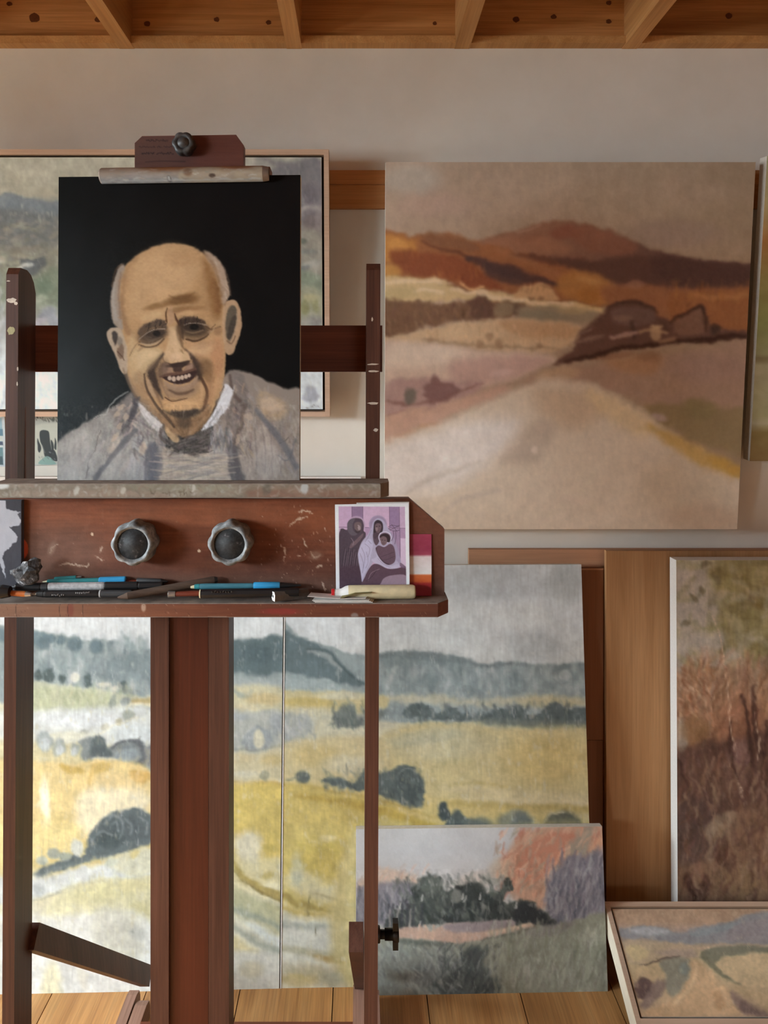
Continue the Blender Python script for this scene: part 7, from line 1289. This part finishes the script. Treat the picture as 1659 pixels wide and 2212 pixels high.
    f = rod('marker_pen', 'black felt pen with white lettering lying along the front of the shelf', 'marker', at(64, 1283, 1.212), at(286, 1282, 1.214), [('nib', 0, .07, .0012, .003, 'chrome'), ('grip', .07, .14, .0042, .0056, 'black'), ('barrel', .14, .68, .0058, .0058, 'black'), ('ring', .68, .695, .0059, .0059, 'whitebar'), ('cap', .695, 1, .0056, .0054, 'black2')], G)
    rs = random.Random(3)
    for x0, n in ((112, 7), (163, 8)):                                    # the rubbed white lettering on its barrel
        for i in range(n):
            x = x0 + i * 4; p = at(x, 1286 + rs.uniform(-1, 1) if n == 7 else 1281 + rs.uniform(-1, 1), 1.2058); bm = bmesh.new(); k = rs.choice((0, 1, 2)); s_ = .0011
            add_box(bm, p.x, p.x + .0004, p.y - .0002, p.y + .0012, p.z - s_, p.z + s_); add_box(bm, p.x, p.x + .0014, p.y - .0002, p.y + .0012, p.z + (s_ if k == 0 else (-s_ if k == 1 else 0)) - .0002, p.z + (s_ if k == 0 else (-s_ if k == 1 else 0)) + .0002); bmo('letter', bm, M['whitebar'], f)
    rod('drawing_pencil', 'orange wooden pencil end beside the black felt pen at the far left', 'pencil', at(-20, 1279, 1.214), at(68, 1284, 1.206), [('shaft', 0, .86, .0045, .0045, 'orangewood'), ('ferrule', .86, 1, .0046, .0030, 'chrome')], G, 8)
    rod('ink_bottle_cap', 'round black cap lying on its side at the far left of the shelf', 'cap', at(-14, 1278, 1.206), at(22, 1278, 1.2055), [('cap_rim', 0, .55, .0105, .0108, 'black2'), ('cap_crown', .55, 1, .0108, .0085, 'black')], G, 18)
    rod('fountain_pen', 'dark pen with a clip lying behind the charcoal stick', 'pen', at(296, 1254, 1.236), at(362, 1256, 1.234), [('barrel', 0, .8, .0042, .0040, 'black2'), ('tip', .8, 1, .0040, .0012, 'black')], G)
    rod('felt_pen', 'brown pen end between the blue cap and the dark clip pen', 'pen', at(268, 1257, 1.2405), at(300, 1257, 1.2405), [('barrel', 0, .9, .0036, .0036, 'redbrown'), ('tip', .9, 1, .0034, .002, 'chrome')], G)
    rod('charcoal_stick', 'thick pointed grey-brown charcoal stick slanting across the pens', 'charcoal', at(254, 1291, 1.204), at(470, 1252, 1.236), [('point', 0, .10, .0012, .0056, 'charcoal'), ('shaft', .10, .97, .0060, .0064, 'charcoal'), ('end', .97, 1, .006, .004, 'black2')], G, 10)
    rod('paint_brush', 'reddish brown brush handle with a metal ferrule under the charcoal stick', 'brush', at(363, 1284, 1.212), at(452, 1281, 1.216), [('ferrule', 0, .18, .0052, .0048, 'chrome'), ('handle', .18, 1, .0040, .0046, 'redbrown')], G)
    rod('graphite_pencil', 'thick black pencil with faint lettering and a pale cut end, front of the shelf', 'pencil', at(431, 1283, 1.207), at(655, 1279, 1.216), [('cut_end', 0, .012, .0068, .0070, 'cream'), ('shaft', .012, .96, .0072, .0070, 'black'), ('wood_strip', .02, .95, .0071, .0069, 'redbrown')], G, 8)
    gp = [o for o in COL.objects if o.name.startswith('graphite_pencil') and o.parent is None][-1]
    for i in range(8):
        p = at(457 + i * 6, 1279 + rs.uniform(-.5, .5), 1.2 + .0004 * i); bm = bmesh.new(); add_box(bm, p.x, p.x + .0005, p.y - .0002, p.y + .004, p.z - .0011, p.z + .0011); k = rs.choice((-1, 0, 1)); add_box(bm, p.x, p.x + .0018, p.y - .0002, p.y + .004, p.z + k * .0011 - .0002, p.z + k * .0011 + .0002); bmo('letter', bm, M['greystick'], gp)
    rod('mechanical_pencil', 'teal mechanical pencil with a cream eraser and a blue grip on the black pencil', 'pencil', at(412, 1267, 1.224), at(650, 1264, 1.230), [('eraser', 0, .035, .0032, .0034, 'cream'), ('eraser_holder', .035, .08, .0042, .0044, 'teal'), ('barrel', .08, .57, .0046, .0042, 'blue2'), ('grip', .57, .81, .0058, .0058, 'blue'), ('cone', .81, 1, .0050, .0012, 'black')], G)
    # square pastel with a white end
    p0, p1 = Vector(at(591, 1288, 1.2045)), Vector(at(664, 1281, 1.232)); dv = (p1 - p0).normalized(); sd = dv.cross(Vector((0, 0, 1))).normalized()
    T = thing('pastel_stick', (p0 + p1) / 2, 'square grey pastel stick with a white cut end on the shelf', 'pastel', G)
    def prism6(nm, a, b, r, m):
        bm = bmesh.new(); ring = lambda c: [bm.verts.new(c + sd * r * x + Vector((0, 0, r * z))) for x, z in ((-1, -.5), (-.55, -1), (.85, -1), (1, .35), (.6, 1), (-.85, .95))]
        A, B_ = ring(a), ring(b); bm.faces.new(A); bm.faces.new(B_[::-1])
        for i in range(6): bm.faces.new((A[i], B_[i], B_[(i + 1) % 6], A[(i + 1) % 6]))
        return bmo(nm, bm, m, T)
    o = prism6('stick', p0, p1, .0072, M['greystick']); prism6('white_end', p0 - dv * .0006, p0, .0071, M['white']); c = p0 - dv * .0011
    bm = bmesh.new(); add_lathe(bm, c, c + dv * .0008, [(0, .0022), (1, .0022)], 9); bmo('end_mark', bm, M['black2'], T)
    # ivory paint tube
    p0, p1 = Vector(at(716, 1277, 1.221)), Vector(at(897, 1274.5, 1.226)); zz = SZ + .0112
    p0.z = p1.z = zz; T = thing('paint_tube', Vector(((p0.x + p1.x) / 2, 1.223, SZ)), 'ivory paint tube with a white shoulder and red cap lying before the mauve print', 'paint tube')
    def seg(nm, t0, t1, prof, m):
        bm = bmesh.new(); add_lathe(bm, p0.lerp(p1, t0), p0.lerp(p1, t1), prof, 24); o = bmo(nm, bm, M[m], T); auto_smooth(o, .6)
    seg('cap', .0, .035, [(0, .0052), (.1, .0058), (1, .0058)], 'red'); seg('nozzle', .035, .085, [(0, .0052), (1, .0056)], 'white'); seg('shoulder', .085, .20, [(0, .0056), (.25, .0060), (.7, .0095), (1, .0108)], 'white'); seg('body', .20, 1, [(0, .0108), (.03, .0112), (.95, .0112), (.985, .0104), (1, .0085)], 'ivory')
    # folded papers
    T = thing('folded_papers', Vector((W(738, 0, 1.205).x, 1.207, SZ)), 'small stack of folded papers with an olive flap in front of the paint tube', 'paper')
    def sheet(nm, pts, m, t=.0006):
        bm = bmesh.new(); v = [bm.verts.new(p) for p in pts]; n = len(pts) // 2
        for i in range(n - 1): bm.faces.new((v[2 * i], v[2 * i + 1], v[2 * i + 3], v[2 * i + 2]))
        r = bmesh.ops.extrude_face_region(bm, geom=bm.faces[:])
        for q in r['geom']:
            if isinstance(q, bmesh.types.BMVert): q.co.z += t
        bmo(nm, bm, M[m], T)
    def row(px, z, yf=1.201, yb=1.224): return [Vector((W(px, 0, yf).x, yf, z)), Vector((W(px, 0, yf).x + .004, yb, z))]
    for i in range(3): sheet('paper_sheet', row(680 - i * 3, SZ + .0006 + .0013 * i) + row(805 - i * 4, SZ + .0006 + .0013 * i), 'white', .0007)
    sheet('top_sheet', row(664, SZ + .0098) + row(735, SZ + .0062, 1.2015) + row(790, SZ + .0066, 1.2015), 'white', .0007)
    sheet('olive_flap', row(735, SZ + .0070, 1.2005) + row(765, SZ + .0130, 1.203) + row(802, SZ + .0140, 1.206), 'olive', .0006)
build_shelf_things()
